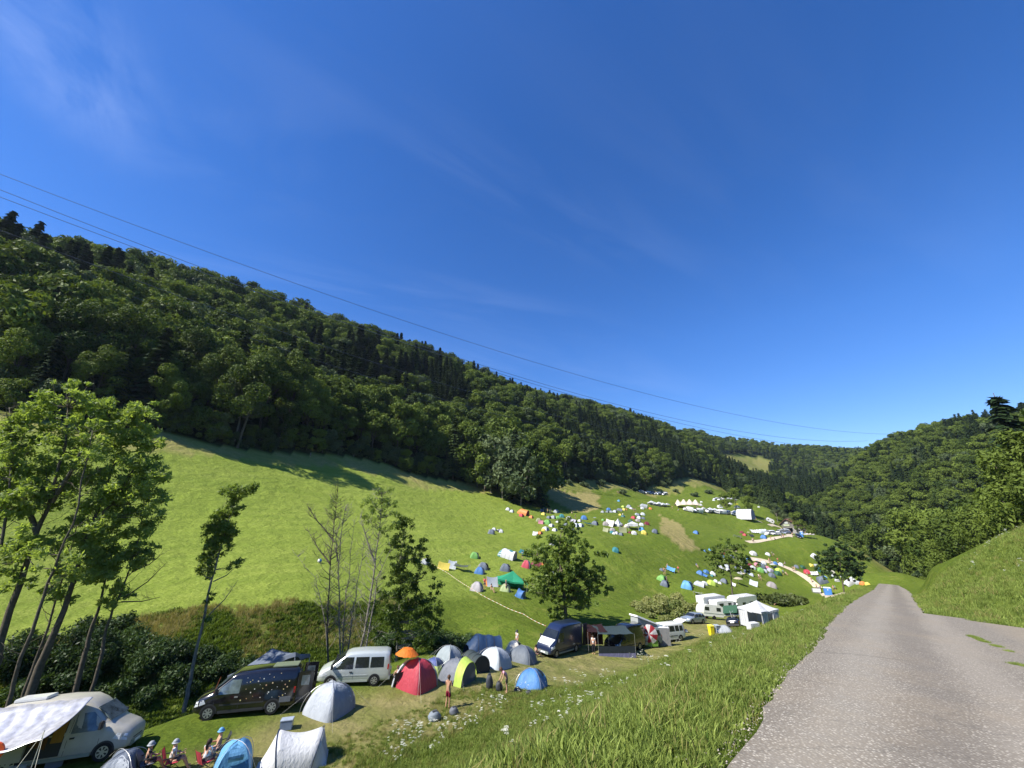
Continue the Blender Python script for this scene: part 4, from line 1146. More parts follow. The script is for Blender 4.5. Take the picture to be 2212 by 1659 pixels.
# ---------------------------------------------------------------- vehicles: x forward, y left, z up, ground at z = 0
M_GLASS = paint((.018, .022, .026), .06, .8, dirt=.3, scale=1.2, name="dark_glass")
M_GLASS_LT = paint((.10, .13, .14), .08, .9, dirt=.6, scale=2.5, name="reflection_tinted_glass")  # lighter copy of the dark glass, reflections put into its colour
M_RUBBER = paint((.018, .018, .018), .85, .2, name="tyre_rubber")
M_RIM = paint((.42, .43, .44), .35, .5, .6, name="wheel_metal")
M_PLASTIC = paint((.035, .036, .038), .6, .3, name="black_plastic")
M_LAMP = paint((.62, .65, .68), .12, .8, name="clear_lamp")
M_TAIL = paint((.35, .02, .015), .25, .6, name="red_lamp")
M_PLATE = paint((.75, .75, .72), .5, .3, name="plate_white")
M_POLE = paint((.45, .45, .44), .4, .5, .5, name="pole_metal")
def box(V, Fc, x0, x1, y0, y1, z0, z1, mi=None, MI=None):
    b = len(V)
    V += [Vector(p) for p in ((x0, y0, z0), (x1, y0, z0), (x1, y1, z0), (x0, y1, z0), (x0, y0, z1), (x1, y0, z1), (x1, y1, z1), (x0, y1, z1))]
    Fc += [(b, b + 3, b + 2, b + 1), (b + 4, b + 5, b + 6, b + 7), (b, b + 1, b + 5, b + 4), (b + 1, b + 2, b + 6, b + 5), (b + 2, b + 3, b + 7, b + 6), (b + 3, b, b + 4, b + 7)]
def boxobj(name, x0, x1, y0, y1, z0, z1, mat, parent, bev=0.0):
    V = []; Fc = []; box(V, Fc, x0, x1, y0, y1, z0, z1)
    o = mesh_obj(name, V, Fc, mat, parent)
    if bev:
        bm = bmesh.new(); bm.from_mesh(o.data); bmesh.ops.bevel(bm, geom=bm.edges[:], offset=bev, segments=2, affect='EDGES'); bm.to_mesh(o.data); bm.free()
    return o
def cyl_y(V, Fc, x, y0, y1, z, r, seg=20, r2=None):
    b = len(V); r2 = r if r2 is None else r2
    for (yy, rr) in ((y0, r), (y1, r2)):
        for k in range(seg):
            a = 2 * math.pi * k / seg; V.append(Vector((x + rr * math.cos(a), yy, z + rr * math.sin(a))))
    for k in range(seg):
        k2 = (k + 1) % seg; Fc.append((b + k, b + k2, b + seg + k2, b + seg + k))
    Fc.append(tuple(b + k for k in range(seg))); Fc.append(tuple(b + seg + k for k in reversed(range(seg))))
class Body:
    def __init__(s, stations):       # (x, z_bottom, z_belt, z_top, w_bottom, w_belt, w_top)
        s.S = sorted(stations)
    def at(s, x):
        S = s.S
        if x <= S[0][0]: return S[0]
        for a, b in zip(S[:-1], S[1:]):
            if x <= b[0]:
                f = (x - a[0]) / (b[0] - a[0] + 1e-9); return tuple(p + (q - p) * f for p, q in zip(a, b))
        return S[-1]
    def side(s, x, z):
        _, zb, zm, zt, wb, wm, wt = s.at(x)
        if z <= zm: f = max(0, min(1, (z - zb) / (zm - zb + 1e-6))); f = min(1, f * 2.2); return wb + (wm - wb) * f
        f = max(0, min(1, (z - zm) / (zt - zm + 1e-6))); return wm + (wt - wm) * f
    def mesh(s, parent, mat, name="body"):
        V = []; Fc = []
        def ring(st):
            x, zb, zm, zt, wb, wm, wt = st
            h = zt - zm; zq = zb + (zm - zb) * .45; e = min(.16, h * .35 + .02)
            half = [(wb * .9, zb), (wb + (wm - wb) * .3, zb + (zq - zb) * .35), (wm, zq), (wm, zm), (wt + (wm - wt) * e / (h + 1e-6), zt - e), (wt - .03, zt - e * .4), (wt - .13, zt - e * .08), (wt * .5, zt + .012)]
            return [Vector((x, -y, z)) for y, z in half] + [Vector((x, 0, zt + .016))] + [Vector((x, y, z)) for y, z in reversed(half)]
        n = None
        for st in s.S:
            r_ = ring(st); n = len(r_); V += r_
        for i in range(len(s.S) - 1):
            for k in range(n - 1):
                a = i * n + k; Fc.append((a, a + 1, a + n + 1, a + n))
            a = i * n; Fc.append((a, a + n, a + 2 * n - 1, a + n - 1))
        Fc.append(tuple(reversed(range(n)))); b = (len(s.S) - 1) * n; Fc.append(tuple(b + k for k in range(n)))
        o = mesh_obj(name, V, Fc, mat, parent, smooth=True)
        bm = bmesh.new(); bm.from_mesh(o.data); bmesh.ops.recalc_face_normals(bm, faces=bm.faces[:])
        sharp = [e for e in bm.edges if len(e.link_faces) == 2 and e.calc_face_angle(0) > R(28)]
        bmesh.ops.bevel(bm, geom=sharp, offset=.02, segments=1, affect='EDGES')
        bm.to_mesh(o.data); bm.free()
        for p in o.data.polygons: p.use_smooth = True
        return o
    def panel(s, name, pts, sgn, mat, parent, off=.010, thick=.012, sub=4):
        """a pane following the side of the body; pts in (x, z)"""
        # clip into vertical strips so it follows the curvature
        xs = [p[0] for p in pts]; x0, x1 = min(xs), max(xs); V = []; Fc = []
        def span(x):
            zz = []
            for (a, b) in zip(pts, pts[1:] + pts[:1]):
                if (a[0] - x) * (b[0] - x) <= 0 and abs(a[0] - b[0]) > 1e-9:
                    zz.append(a[1] + (b[1] - a[1]) * (x - a[0]) / (b[0] - a[0]))
                elif abs(a[0] - b[0]) <= 1e-9 and abs(a[0] - x) < 1e-9: zz += [a[1], b[1]]
            return (min(zz), max(zz)) if zz else None
        cols = sorted(set([x0 + 1e-6 + (x1 - x0 - 2e-6) * i / sub for i in range(sub + 1)] + [min(max(q, x0 + 1e-6), x1 - 1e-6) for q in xs]))
        prev = None
        for x in cols:
            sp = span(x)
            if sp is None: continue
            zlo, zhi = sp; b = len(V)
            for j in range(4):
                z = zlo + (zhi - zlo) * j / 3; y = s.side(x, z)
                V.append(Vector((x, sgn * (y + off), z)))
            for j in range(4):
                z = zlo + (zhi - zlo) * j / 3; V.append(Vector((x, sgn * (s.side(x, z) - thick), z)))
            if prev is not None:
                for j in range(3): Fc.append((prev + j, prev + j + 1, b + j + 1, b + j))
                Fc.append((prev, b, b + 4, prev + 4)); Fc.append((prev + 3, prev + 7, b + 7, b + 3))
            prev = b
        if prev is not None:
            Fc.append((0, 4, 5, 1)); 
        return mesh_obj(name, V, Fc, mat, parent)
def quad_plate(name, pts, mat, parent, thick=.01):
    """a thin plate through 4+ points (a planar-ish polygon), pushed out along its normal"""
    P = [Vector(p) for p in pts]; n = (P[1] - P[0]).cross(P[2] - P[0]).normalized()
    V = [p + n * thick for p in P] + [p - n * thick for p in P]; k = len(P)
    Fc = [tuple(range(k)), tuple(reversed(range(k, 2 * k)))] + [(i, i + k, (i + 1) % k + k, (i + 1) % k) for i in range(k)]
    return mesh_obj(name, V, Fc, mat, parent)
def wheel(parent, x, ysgn, w_, r, body, spokes=7, rim=None):
    y = body.side(x, .5) if body else w_
    V = []; Fc = []
    cyl_y(V, Fc, x, ysgn * (y - .20), ysgn * (y + .015), r, r, 26)
    t = mesh_obj("wheel", V, Fc, M_RUBBER, parent, smooth=False)
    V = []; Fc = []
    cyl_y(V, Fc, x, ysgn * (y + .005), ysgn * (y + .022), r, r * .66, 24)
    mesh_obj("rim", V, Fc, rim or M_RIM, t)
    V = []; Fc = []
    for k in range(spokes):
        a = 2 * math.pi * (k + .5) / spokes; c = Vector((x + math.cos(a) * r * .42, ysgn * (y + .026), r + math.sin(a) * r * .42))
        d = Vector((math.cos(a), 0, math.sin(a))); q = Vector((-math.sin(a), 0, math.cos(a)))
        b = len(V); V += [c - d * r * .16 - q * .02, c + d * r * .16 - q * .045, c + d * r * .16 + q * .045, c - d * r * .16 + q * .02]; Fc.append((b, b + 1, b + 2, b + 3))
    mesh_obj("spoke_gaps", V, Fc, M_PLASTIC, t)
def arch(parent, x, sgn, r, body):
    V = []; Fc = []; n = 14
    for i in range(n + 1):
        a = math.pi * i / n * 1.08 - .12; px_, pz = x + math.cos(a) * r * 1.22, r + math.sin(a) * r * 1.22
        V.append(Vector((px_, sgn * (body.side(px_, pz) + .007), max(pz, .2))))
    c = len(V); V.append(Vector((x, sgn * (body.side(x, r) + .007), .28)))
    for i in range(n): Fc.append((i, i + 1, c))
    mesh_obj("wheel_arch", V, Fc, M_PLASTIC, parent)
def mirror(parent, x, z, body, sgn, mat):
    y = body.side(x, z)
    boxobj("wing_mirror", x - .05, x + .08, sgn * (y + .03) if sgn > 0 else -(y + .25), sgn * (y + .25) if sgn > 0 else -(y + .03), z, z + .32, mat, parent, .03)
def vehicle(kind, name, loc, head, label, mats, group=None, cat="van", opts=()):
    """kind -> proportions; mats: paint, optional lower trim"""
    e = empty(name, loc, head, label, cat, group)
    pm = mats[0]; low = mats[1] if len(mats) > 1 else M_PLASTIC
    if kind == 'highvan':
        S = [(2.68, .42, .62, .78, .62, .68, .62), (2.62, .34, .72, .98, .80, .84, .72), (2.35, .30, .90, 1.16, .93, .96, .80), (1.78, .28, 1.15, 1.40, .96, .98, .84), (1.72, .28, 1.15, 1.46, .96, .98, .82),
             (1.02, .28, 1.18, 2.06, .97, .98, .74), (.80, .28, 1.2, 2.24, .97, .98, .72), (.35, .28, 1.2, 2.44, .98, .99, .78), (-.6, .28, 1.2, 2.52, .98, .99, .82), (-2.45, .28, 1.2, 2.50, .98, .99, .82), (-2.64, .36, 1.2, 2.40, .95, .96, .78)]
        ax = (1.82, -1.45); r = .345; L0 = 2.68; cowl = (1.70, 1.47, .80); hdr = (1.03, 2.05, .70)
        door = [(1.42, 1.20), (.42, 1.20), (.42, 1.90), (.98, 1.90), (1.42, 1.52)]
    elif kind == 'midvan':
        S = [(2.62, .42, .60, .74, .62, .68, .60), (2.56, .34, .70, .94, .80, .84, .70), (2.30, .30, .88, 1.12, .93, .96, .80), (1.74, .28, 1.12, 1.34, .96, .98, .84), (1.68, .28, 1.12, 1.40, .96, .98, .82),
             (.95, .28, 1.15, 2.00, .97, .98, .80), (.7, .28, 1.15, 2.10, .97, .98, .82), (-.6, .28, 1.15, 2.15, .98, .99, .84), (-2.40, .28, 1.15, 2.12, .98, .99, .84), (-2.60, .36, 1.15, 2.02, .95, .96, .78)]
        ax = (1.78, -1.42); r = .345; L0 = 2.62; cowl = (1.66, 1.41, .80); hdr = (.97, 1.98, .74)
        door = [(1.48, 1.16), (.42, 1.16), (.42, 1.80), (.92, 1.80), (1.48, 1.40)]
    elif kind == 'bigvan':
        S = [(2.95, .42, .66, .84, .66, .72, .64), (2.88, .34, .80, 1.04, .84, .88, .76), (2.60, .30, 1.00, 1.24, .96, .99, .84), (2.15, .28, 1.25, 1.50, .98, 1.0, .88), (2.08, .28, 1.25, 1.56, .98, 1.0, .86),
             (1.48, .28, 1.3, 2.20, .99, 1.0, .78), (1.25, .28, 1.3, 2.42, .99, 1.0, .76), (.9, .28, 1.3, 2.60, .99, 1.0, .80), (0, .28, 1.3, 2.68, 1.0, 1.0, .84), (-2.7, .28, 1.3, 2.66, 1.0, 1.0, .84), (-2.95, .36, 1.3, 2.56, .97, .97, .80)]
        ax = (2.02, -1.65); r = .35; L0 = 2.95; cowl = (2.06, 1.57, .84); hdr = (1.49, 2.19, .74)
        door = [(1.80, 1.28), (.78, 1.28), (.78, 2.02), (1.40, 2.02), (1.80, 1.66)]
    elif kind == 'minibus':
        S = [(2.36, .40, .58, .72, .55, .62, .52), (2.28, .32, .68, .90, .76, .80, .68), (2.0, .28, .84, 1.04, .84, .86, .76), (1.62, .26, .98, 1.16, .86, .87, .78), (1.55, .26, .98, 1.20, .86, .87, .76),
             (.72, .26, 1.0, 1.82, .86, .87, .70), (.45, .26, 1.0, 1.92, .86, .87, .72), (-.4, .26, 1.0, 1.97, .86, .87, .74), (-1.95, .26, 1.0, 1.95, .86, .87, .74), (-2.24, .28, 1.0, 1.86, .85, .86, .70), (-2.36, .34, 1.0, 1.20, .82, .84, .80)]
        ax = (1.48, -1.38); r = .325; L0 = 2.36; cowl = (1.53, 1.21, .74); hdr = (.74, 1.81, .66)
        door = [(1.38, 1.03), (.12, 1.03), (.12, 1.70), (.66, 1.70), (1.38, 1.18)]
    elif kind == 'bus':
        S = [(2.34, .40, .66, .84, .60, .66, .58), (2.26, .32, .78, 1.02, .80, .84, .72), (2.0, .28, .96, 1.16, .88, .90, .80), (1.80, .26, 1.02, 1.22, .90, .91, .80), (1.74, .26, 1.02, 1.27, .90, .91, .78),
             (1.12, .26, 1.05, 1.84, .90, .91, .74), (.9, .26, 1.05, 1.92, .90, .91, .76), (-1.9, .26, 1.05, 1.95, .90, .91, .78), (-2.22, .28, 1.05, 1.88, .89, .90, .74), (-2.34, .36, 1.05, 1.3, .86, .88, .80)]
        ax = (1.40, -1.45); r = .32; L0 = 2.34; cowl = (1.72, 1.28, .78); hdr = (1.14, 1.83, .70)
        door = [(1.55, 1.07), (.55, 1.07), (.55, 1.72), (1.08, 1.72), (1.55, 1.30)]
    elif kind == 'estate':
        S = [(2.30, .38, .50, .60, .55, .60, .50), (2.24, .30, .56, .74, .74, .78, .66), (1.9, .24, .72, .84, .84, .87, .76), (1.05, .22, .84, .98, .86, .89, .80), (.98, .22, .84, 1.0, .86, .89, .74),
             (.30, .22, .88, 1.38, .86, .88, .60), (.0, .22, .88, 1.45, .86, .88, .62), (-1.2, .22, .9, 1.46, .86, .88, .62), (-1.85, .24, .9, 1.38, .85, .87, .60), (-2.22, .30, .9, 1.05, .80, .84, .72), (-2.30, .36, .8, .92, .76, .80, .70)]
        ax = (1.42, -1.30); r = .315; L0 = 2.30; cowl = (.96, 1.01, .72); hdr = (.32, 1.37, .58)
        door = [(.72, .92), (-.30, .92), (-.30, 1.34), (.18, 1.34)]
    B = Body(S)
    B.mesh(e, pm)
    # windscreen and bonnet gap
    (cx, cz, cw), (hx, hz_, hw) = cowl, hdr
    quad_plate("windscreen", [(cx + .02, -cw, cz + .03), (cx + .02, cw, cz + .03), (hx + .02, hw, hz_), (hx + .02, -hw, hz_)], M_GLASS_LT if 'litglass' in opts else M_GLASS, e, .022)
    for sg in (-1, 1):
        o = B.panel("side_window", door, sg, M_GLASS_LT if 'litglass' in opts else M_GLASS, e)
        arch(e, ax[0], sg, r, B); arch(e, ax[1], sg, r, B)
        wheel(e, ax[0], sg, 0, r, B, rim=M_RIM); wheel(e, ax[1], sg, 0, r, B, rim=M_RIM)
        mirror(e, door[0][0] - .02 + .1, door[0][1] + .04, B, sg, M_PLASTIC)
        sg_y = S[-3][5] if False else None
        zl = S and B.at(L0 - .22)[2]
        B.panel("headlight", [(L0 - .08, zl - .18), (L0 - .62, zl - .02), (L0 - .50, zl + .16), (L0 - .12, zl + .06)], sg, M_LAMP, e, .006)
        B.panel("tail_light", [(-L0 + .08, .95), (-L0 + .18, .95), (-L0 + .18, 1.25), (-L0 + .08, 1.25)] if kind != 'estate' else [(-L0 + .06, .72), (-L0 + .38, .74), (-L0 + .36, .92), (-L0 + .08, .92)], sg, M_TAIL, e, .006)
        # dark sill strip and rubbing strip, door seams
        B.panel("sill", [(ax[0] - .45, .27), (ax[1] + .45, .27), (ax[1] + .45, .40), (ax[0] - .45, .40)], sg, low, e, .008)
        if kind != 'estate':
            B.panel("rubbing_strip", [(ax[0] - .48, .62), (ax[1] + .48, .62), (ax[1] + .48, .69), (ax[0] - .48, .69)], sg, M_PLASTIC if 'nostrip' not in opts else pm, e, .012)
        for k, dx_ in enumerate((door[1][0] - .06, door[0][0] + .12)):
            B.panel("door_seam", [(dx_ - .008, .42), (dx_ + .008, .42), (dx_ + .008, door[0][1] + .5), (dx_ - .008, door[0][1] + .5)], sg, M_PLASTIC, e, .004)
        B.panel("door_handle", [(door[1][0] + .02, door[0][1] - .20), (door[1][0] + .20, door[0][1] - .20), (door[1][0] + .20, door[0][1] - .14), (door[1][0] + .02, door[0][1] - .14)], sg, M_PLASTIC if 'chrome' not in opts else M_RIM, e, .03)
        # side panes further back
        panes = {'minibus': [(-.02, -.92, 1.08, 1.70), (-1.02, -1.92, 1.08, 1.68)], 'bus': [(.42, -.58, 1.12, 1.70), (-.68, -1.32, 1.12, 1.70), (-1.42, -1.98, 1.12, 1.66)],
                 'estate': [(-.38, -1.18, .92, 1.34), (-1.26, -1.86, .94, 1.28)]}.get(kind, [])
        for (a, b_, z0, z1) in panes:
            B.panel("side_window", [(a, z0), (b_, z0), (b_ + .03, z1), (a, z1)], sg, M_GLASS, e)
    # front: grille, bumper, plate; rear window
    fz = S[-1]; zf = B.at(L0 - .05)[2]
    V = []; Fc = []
    box(V, Fc, L0 - .12, L0 + .035, -.60, .60, .34, .56)
    mesh_obj("front_bumper", V, Fc, low if 'bodybump' not in opts else pm, e)
    V = []; Fc = []
    for k in range(3): box(V, Fc, L0 - .10 - .02 * k, L0 + .012 - .035 * k, -.42, .42, .60 + .065 * k, .64 + .065 * k)
    mesh_obj("grille", V, Fc, M_PLASTIC, e)
    boxobj("number_plate", L0 + .02, L0 + .05, -.26, .26, .40, .50, M_PLATE, e)
    boxobj("rear_bumper", -L0 - .05, -L0 + .10, -.82, .82, .34, .58, low if 'bodybump' not in opts else pm, e)
    boxobj("number_plate", -L0 - .07, -L0 - .03, -.26, .26, .70, .81, M_PLATE, e)
    if kind in ('minibus', 'bus'):
        quad_plate("rear_window", [(-L0 - .005, .62, 1.24), (-L0 - .005, -.62, 1.24), (-L0 + .13, -.58, 1.78), (-L0 + .13, .58, 1.78)], M_GLASS, e, .02)
    elif kind == 'estate':
        quad_plate("rear_window", [(-2.20, .58, 1.07), (-2.20, -.58, 1.07), (-1.88, -.52, 1.36), (-1.88, .52, 1.36)], M_GLASS, e, .02)
    if 'rails' in opts:
        V = []; Fc = []
        for sg in (-1, 1): tube(V, Fc, [Vector((.1, sg * .56, 1.47)), Vector((-.1, sg * .58, 1.53)), Vector((-1.6, sg * .58, 1.52)), Vector((-1.8, sg * .56, 1.42))], [.018] * 4, 6)
        mesh_obj("roof_rail", V, Fc, M_RIM, e)
    return e, B
def on_ground(px, py, dz=0.0):
    p = G(px, py); return Vector((p.x, p.y, p.z + dz))
def tilt(e, loc, head, L=4.0, W=1.8):
    """rest on sloping ground: pitch and roll from the terrain under the wheels"""
    fx, fy = math.cos(head), math.sin(head)
    a = hz(loc.x + fx * L / 2, loc.y + fy * L / 2); b = hz(loc.x - fx * L / 2, loc.y - fy * L / 2)
    c = hz(loc.x - fy * W / 2, loc.y + fx * W / 2); d = hz(loc.x + fy * W / 2, loc.y - fx * W / 2)
    xa = Vector((fx * L, fy * L, a - b)).normalized(); ya = Vector((-fy * W, fx * W, c - d)); ya = (ya - xa * ya.dot(xa)).normalized(); za = xa.cross(ya)
    M = Matrix((xa, ya, za)).transposed()
    e.rotation_euler = M.to_euler(); e.location = (loc.x, loc.y, (a + b + c + d) / 4)
def at_XY(X, Y): return Vector((X, Y, hz(X, Y)))
def pane_box(body_pts, name, mat, parent): pass
HS = math.atan2(-US[1], -US[0])      # parked facing back up the lane
def build_vehicles():
    WHITE = paint((.72, .72, .70), .28, .5, dirt=.05, coat=.5, name="white_paint")
    SILVER = paint((.50, .54, .52), .25, .5, .25, dirt=.05, coat=.6, name="silver_green_paint")
    SILVB = paint((.36, .41, .46), .25, .5, .4, dirt=.05, coat=.6, name="silver_blue_paint")
    BLACK = paint((.010, .010, .012), .16, .5, dirt=.2, coat=.8, name="black_paint")
    BLUE = paint((.013, .022, .060), .28, .5, dirt=.1, coat=.5, name="dark_blue_paint")
    BEIGE = paint((.42, .40, .34), .4, .4, dirt=.08, coat=.2, name="beige_grey_paint")
    CREAM = paint((.66, .66, .60), .35, .5, dirt=.06, coat=.4, name="cream_paint")
    GREYB = paint((.20, .24, .23), .35, .5, dirt=.1, coat=.4, name="grey_green_paint")
    # 1. white high-roof van with silver awning, far left
    h1 = R(19)
    p = Vector((-21.1, 22.6, 0)); p.z = hz(p.x, p.y)
    e, B = vehicle('highvan', "camper_van", p, h1, "white high-roof camper van with a silver awning and open side door, far left", [BEIGE, GREYB], opts=('nostrip', 'litglass'))
    tilt(e, p, h1)
    B.panel("side_window", [(-.95, 1.35), (-2.2, 1.35), (-2.2, 1.85), (-.95, 1.85)], -1, M_GLASS, e)
    # open sliding door: dark interior with ochre curtain
    B.panel("door_opening", [(.22, .45), (-1.02, .45), (-1.02, 2.10), (.22, 2.10)], -1, M_PLASTIC, e, .016)
    CUR = fabric((.33, .17, .03), .1); B.panel("curtain", [(.20, .95), (-.22, .95), (-.22, 1.95), (.20, 1.95)], -1, CUR, e, .03)
    B.panel("curtain", [(-.35, .75), (-.95, .95), (-.9, 2.0), (-.3, 2.0)], -1, fabric((.12, .05, .015), .1), e, .028)
    B.panel("sliding_door", [(-1.05, .45), (-2.28, .45), (-2.28, 2.1), (-1.05, 2.1)], -1, BEIGE, e, .07)
    # roof rack box in white behind
    for zz in (2.62,): boxobj("roof_hatch", -2.4, -1.2, -.4, .4, 2.52, 2.66, WHITE, e, .03)
    # orange emblem is a round orange towel drying on a line: flat disc and tail
    # awning
    aw = empty("awning", p, h1, "shiny silver awning sheet stretched from the white van's roof down to two guyed poles", "awning")
    aw.rotation_euler = e.rotation_euler; aw.location = e.location
    V = []; Fc = []; nx, ny = 60, 12
    for i in range(nx + 1):
        for j in range(ny + 1):
            u = i / nx; v = j / ny; x = .75 - 4.6 * u - .35 * v * (1 - u); y = -.86 - 2.15 * v
            z = 2.50 - .85 * v - .34 * math.sin(v * math.pi) * .5 - .38 * math.sin(u * math.pi) * v + .03 * math.sin(u * 52 + v * 5 + 2 * math.sin(v * 4)) * (.3 + v) * (1.1 - v) + .02 * math.sin(u * 27 - v * 8)
            if i == nx and j == ny: z -= .1
            V.append((x, y, z))
    for i in range(nx):
        for j in range(ny): a = i * (ny + 1) + j; Fc.append((a, a + 1, a + ny + 2, a + ny + 1))
    SILVERCLOTH = paint((.50, .50, .53), .32, .6, .35, dirt=.30, scale=4, name="silver_cloth")
    o = mesh_obj("awning_sheet", V, Fc, SILVERCLOTH, aw, smooth=True)
    md = o.modifiers.new("thick", 'SOLIDIFY'); md.thickness = .01
    for (x, y) in ((.35, -3.0), (-3.8, -3.0)):
        V = []; Fc = []; tube(V, Fc, [Vector((x, y, -.2)), Vector((x, y, 1.92))], [.018, .018], 6); mesh_obj("pole", V, Fc, M_POLE, aw)
    for (a, b_) in (((.35, -3.0, 1.9), (1.0, -3.9, -.15)), ((.35, -3.0, 1.9), (-.1, -4.1, -.15)), ((-3.8, -3., 1.9), (-4.4, -4.0, -.1))):
        V = []; Fc = []; tube(V, Fc, [Vector(a), Vector(b_)], [.008, .008], 4); mesh_obj("guy_line", V, Fc, paint((.6, .58, .45), .8, name="rope"), aw)
    # 2. black van with open rear doors, dots
    h2 = R(180 + 17); p = Vector((-15.7, 27.7, 0)); p.z = hz(p.x, p.y)
    e, B = vehicle('midvan', "black_van", p, h2, "black panel van painted with small coloured dots, its rear doors open", [BLACK], opts=('litglass', 'chrome'))
    tilt(e, p, h2)
    r = np.random.default_rng(3)
    DOTC = [(.75, .55, .30), (.80, .72, .60), (.65, .38, .22), (.7, .7, .62), (.72, .60, .25)]
    V = {i: ([], []) for i in range(len(DOTC))}
    for k in range(34):
        x = .3 - 2.75 * (k % 9 + r.random()) / 9.5; z = .75 + 1.25 * (k // 9 + r.random() * .9) / 4; rad = .018 + .03 * r.random() ** 2
        ci = int(r.integers(0, len(DOTC))); VV, FF = V[ci]; b_ = len(VV); y = B.side(x, z) + .012
        for q in range(8): a = q * math.pi / 4; VV.append(Vector((x + rad * math.cos(a), y, z + rad * math.sin(a))))
        FF.append(tuple(range(b_, b_ + 8)))
    allV = []; allF = []; mi = []
    for ci in V:
        o_ = len(allV); allV += V[ci][0]; allF += [tuple(q + o_ for q in f) for f in V[ci][1]]; mi += [ci] * len(V[ci][1])
    mesh_obj("painted_dots", allV, allF, [paint(c, .5, name="dot_paint") for c in DOTC], e, mi=mi)
    boxobj("solar_panel", -2.4, -1.0, -.45, .5, 2.16, 2.22, paint((.16, .19, .13), .3, name="panel_grey"), e, .01)
    for sg in (1, -1):
        yy = sg * .95
        d = boxobj("rear_door", -3.45, -2.62, yy - .03, yy + .03, .42, 1.98, BLACK, e, .02); d["label"] = "open rear door swung out"
        boxobj("window", -3.25, -2.80, yy - .036, yy + .036, 1.28, 1.78, M_GLASS_LT, d)
    boxobj("side_box", -1.75, -2.35, .985, 1.02, .55, .80, paint((.12, .13, .14), .5, name="grey_panel"), e)
    # prop leaning against it (copper coloured pole)
    V = []; Fc = []; q = Vector((-17.35, 26.2, 0)); q.z = hz(q.x, q.y)
    tube(V, Fc, [Vector((0, 0, -.1)), Vector((.42, .35, 1.95))], [.016, .014], 6)
    t_ = empty("awning_pole", q, 0, "thin copper coloured pole leaning against the black van", "pole"); mesh_obj("shaft", V, Fc, paint((.35, .10, .04), .4, metal=.4, name="copper"), t_)
    V = []; Fc = []; cyl_y(V, Fc, 0, -.02, .02, 0, .03, 8); oo = mesh_obj("foot", V, Fc, M_PLASTIC, t_)
    # 3. silver minibus with high rear
    h3 = R(180 + 12); p = Vector((-11.1, 32.2, 0)); p.z = hz(p.x, p.y)
    e, B = vehicle('minibus', "silver_minibus", p, h3, "silver-white minibus with dark side windows parked behind the white dome tent", [SILVER, SILVER], opts=('bodybump', 'nostrip'))
    tilt(e, p, h3); B.panel("waist_line", [(2.0, .60), (-2.1, .60), (-2.1, .64), (2.0, .64)], 1, paint((.30, .33, .32), .5, name="grey_line"), e, .006)
    # 4. dark blue high van with open rear doors
    p = Vector((4.9, 46.4, 0)); p.z = hz(p.x, p.y); h4 = HS + R(2)
    e, B = vehicle('bigvan', "blue_van", p, h4, "dark blue high-roof delivery van with a white bonnet and open rear doors", [BLUE, GREYB])
    tilt(e, p, h4)
    quad_plate("bonnet", [(2.86, -.72, 1.085), (2.86, .72, 1.085), (2.18, .84, 1.525), (2.18, -.84, 1.525)], paint((.85, .85, .84), .25, coat=.6, name="bright_white_paint"), e, .022)["label"] = "white bonnet"
    for sg in (1, -1):
        yy = sg * .98
        d = boxobj("rear_door", -3.75, -2.98, yy - .03, yy + .03, .42, 2.50, paint((.015, .018, .03), .4, name="dark_lining"), e, .02); d["label"] = "open rear door swung out"
    B.panel("marker_strip", [(-.9, .8), (-1.3, .8), (-1.3, .86), (-.9, .86)], 1, paint((.6, .6, .5), .5, name="marker"), e, .012)
    # 5. grey-green bus with lifting roof
    p = Vector((18.2, 60.0, 0)); p = Vector(G(1388, 1395)); h5 = HS - R(22)
    e, B = vehicle('bus', "camper_bus", p, h5, "grey-green camper bus with its white lifting roof tilted up", [GREYB, GREYB])
    tilt(e, p, h5)
    WROOF = paint((.82, .81, .78), .4, name="roof_white")
    V = [Vector((-1.9, s_ * .62, 1.97)) for s_ in (-1, 1)] + [Vector((1.05, s_ * .62, 1.97)) for s_ in (-1, 1)] + [Vector((-1.9, s_ * .60, 2.15)) for s_ in (-1, 1)] + [Vector((1.0, s_ * .60, 3.05)) for s_ in (-1, 1)]
    mesh_obj("tent_side", V, [(0, 2, 6, 4), (1, 5, 7, 3), (2, 3, 7, 6), (0, 4, 5, 1)], fabric((.35, .37, .36), .15), e)
    V = [Vector((-2.0, s_ * .70, 2.13)) for s_ in (-1, 1)] + [Vector((1.15, s_ * .70, 3.05)) for s_ in (-1, 1)] + [Vector((-2.0, s_ * .66, 2.27)) for s_ in (-1, 1)] + [Vector((1.12, s_ * .66, 3.22)) for s_ in (-1, 1)]
    mesh_obj("lifting_roof", V, [(0, 1, 3, 2), (4, 6, 7, 5), (0, 2, 6, 4), (1, 5, 7, 3), (2, 3, 7, 6), (0, 4, 5, 1)], WROOF, e)
    quad_plate("hatch", [(-.2, -.25, 2.83), (.5, -.25, 3.05), (.5, .25, 3.05), (-.2, .25, 2.83)], M_GLASS, e, .02)
    # 6. black van behind it (only its rear shows)
    p = Vector(G(1350, 1403)); h = HS - R(8)
    e, B = vehicle('highvan', "black_camper", p, h, "black high van parked between the dark awning and the camper bus", [BLACK]); tilt(e, p, h)
    # 7. cream bus, bonnet to the camera, with raised tailgate
    p = Vector(G(1441, 1384)); h = HS - R(22)
    e, B = vehicle('bus', "cream_bus", p, h, "cream white camper bus with raised tailgate beside the dry herb bank", [CREAM, CREAM], opts=('litglass',)); tilt(e, p, h)
    quad_plate("tailgate", [(-2.2, -.72, 1.92), (-3.1, -.70, 2.15), (-3.1, .70, 2.15), (-2.2, .72, 1.92)], WROOF, e, .03)
    # 8. silver-blue estate car
    p = Vector(G(1498, 1346)); h = HS - R(16)
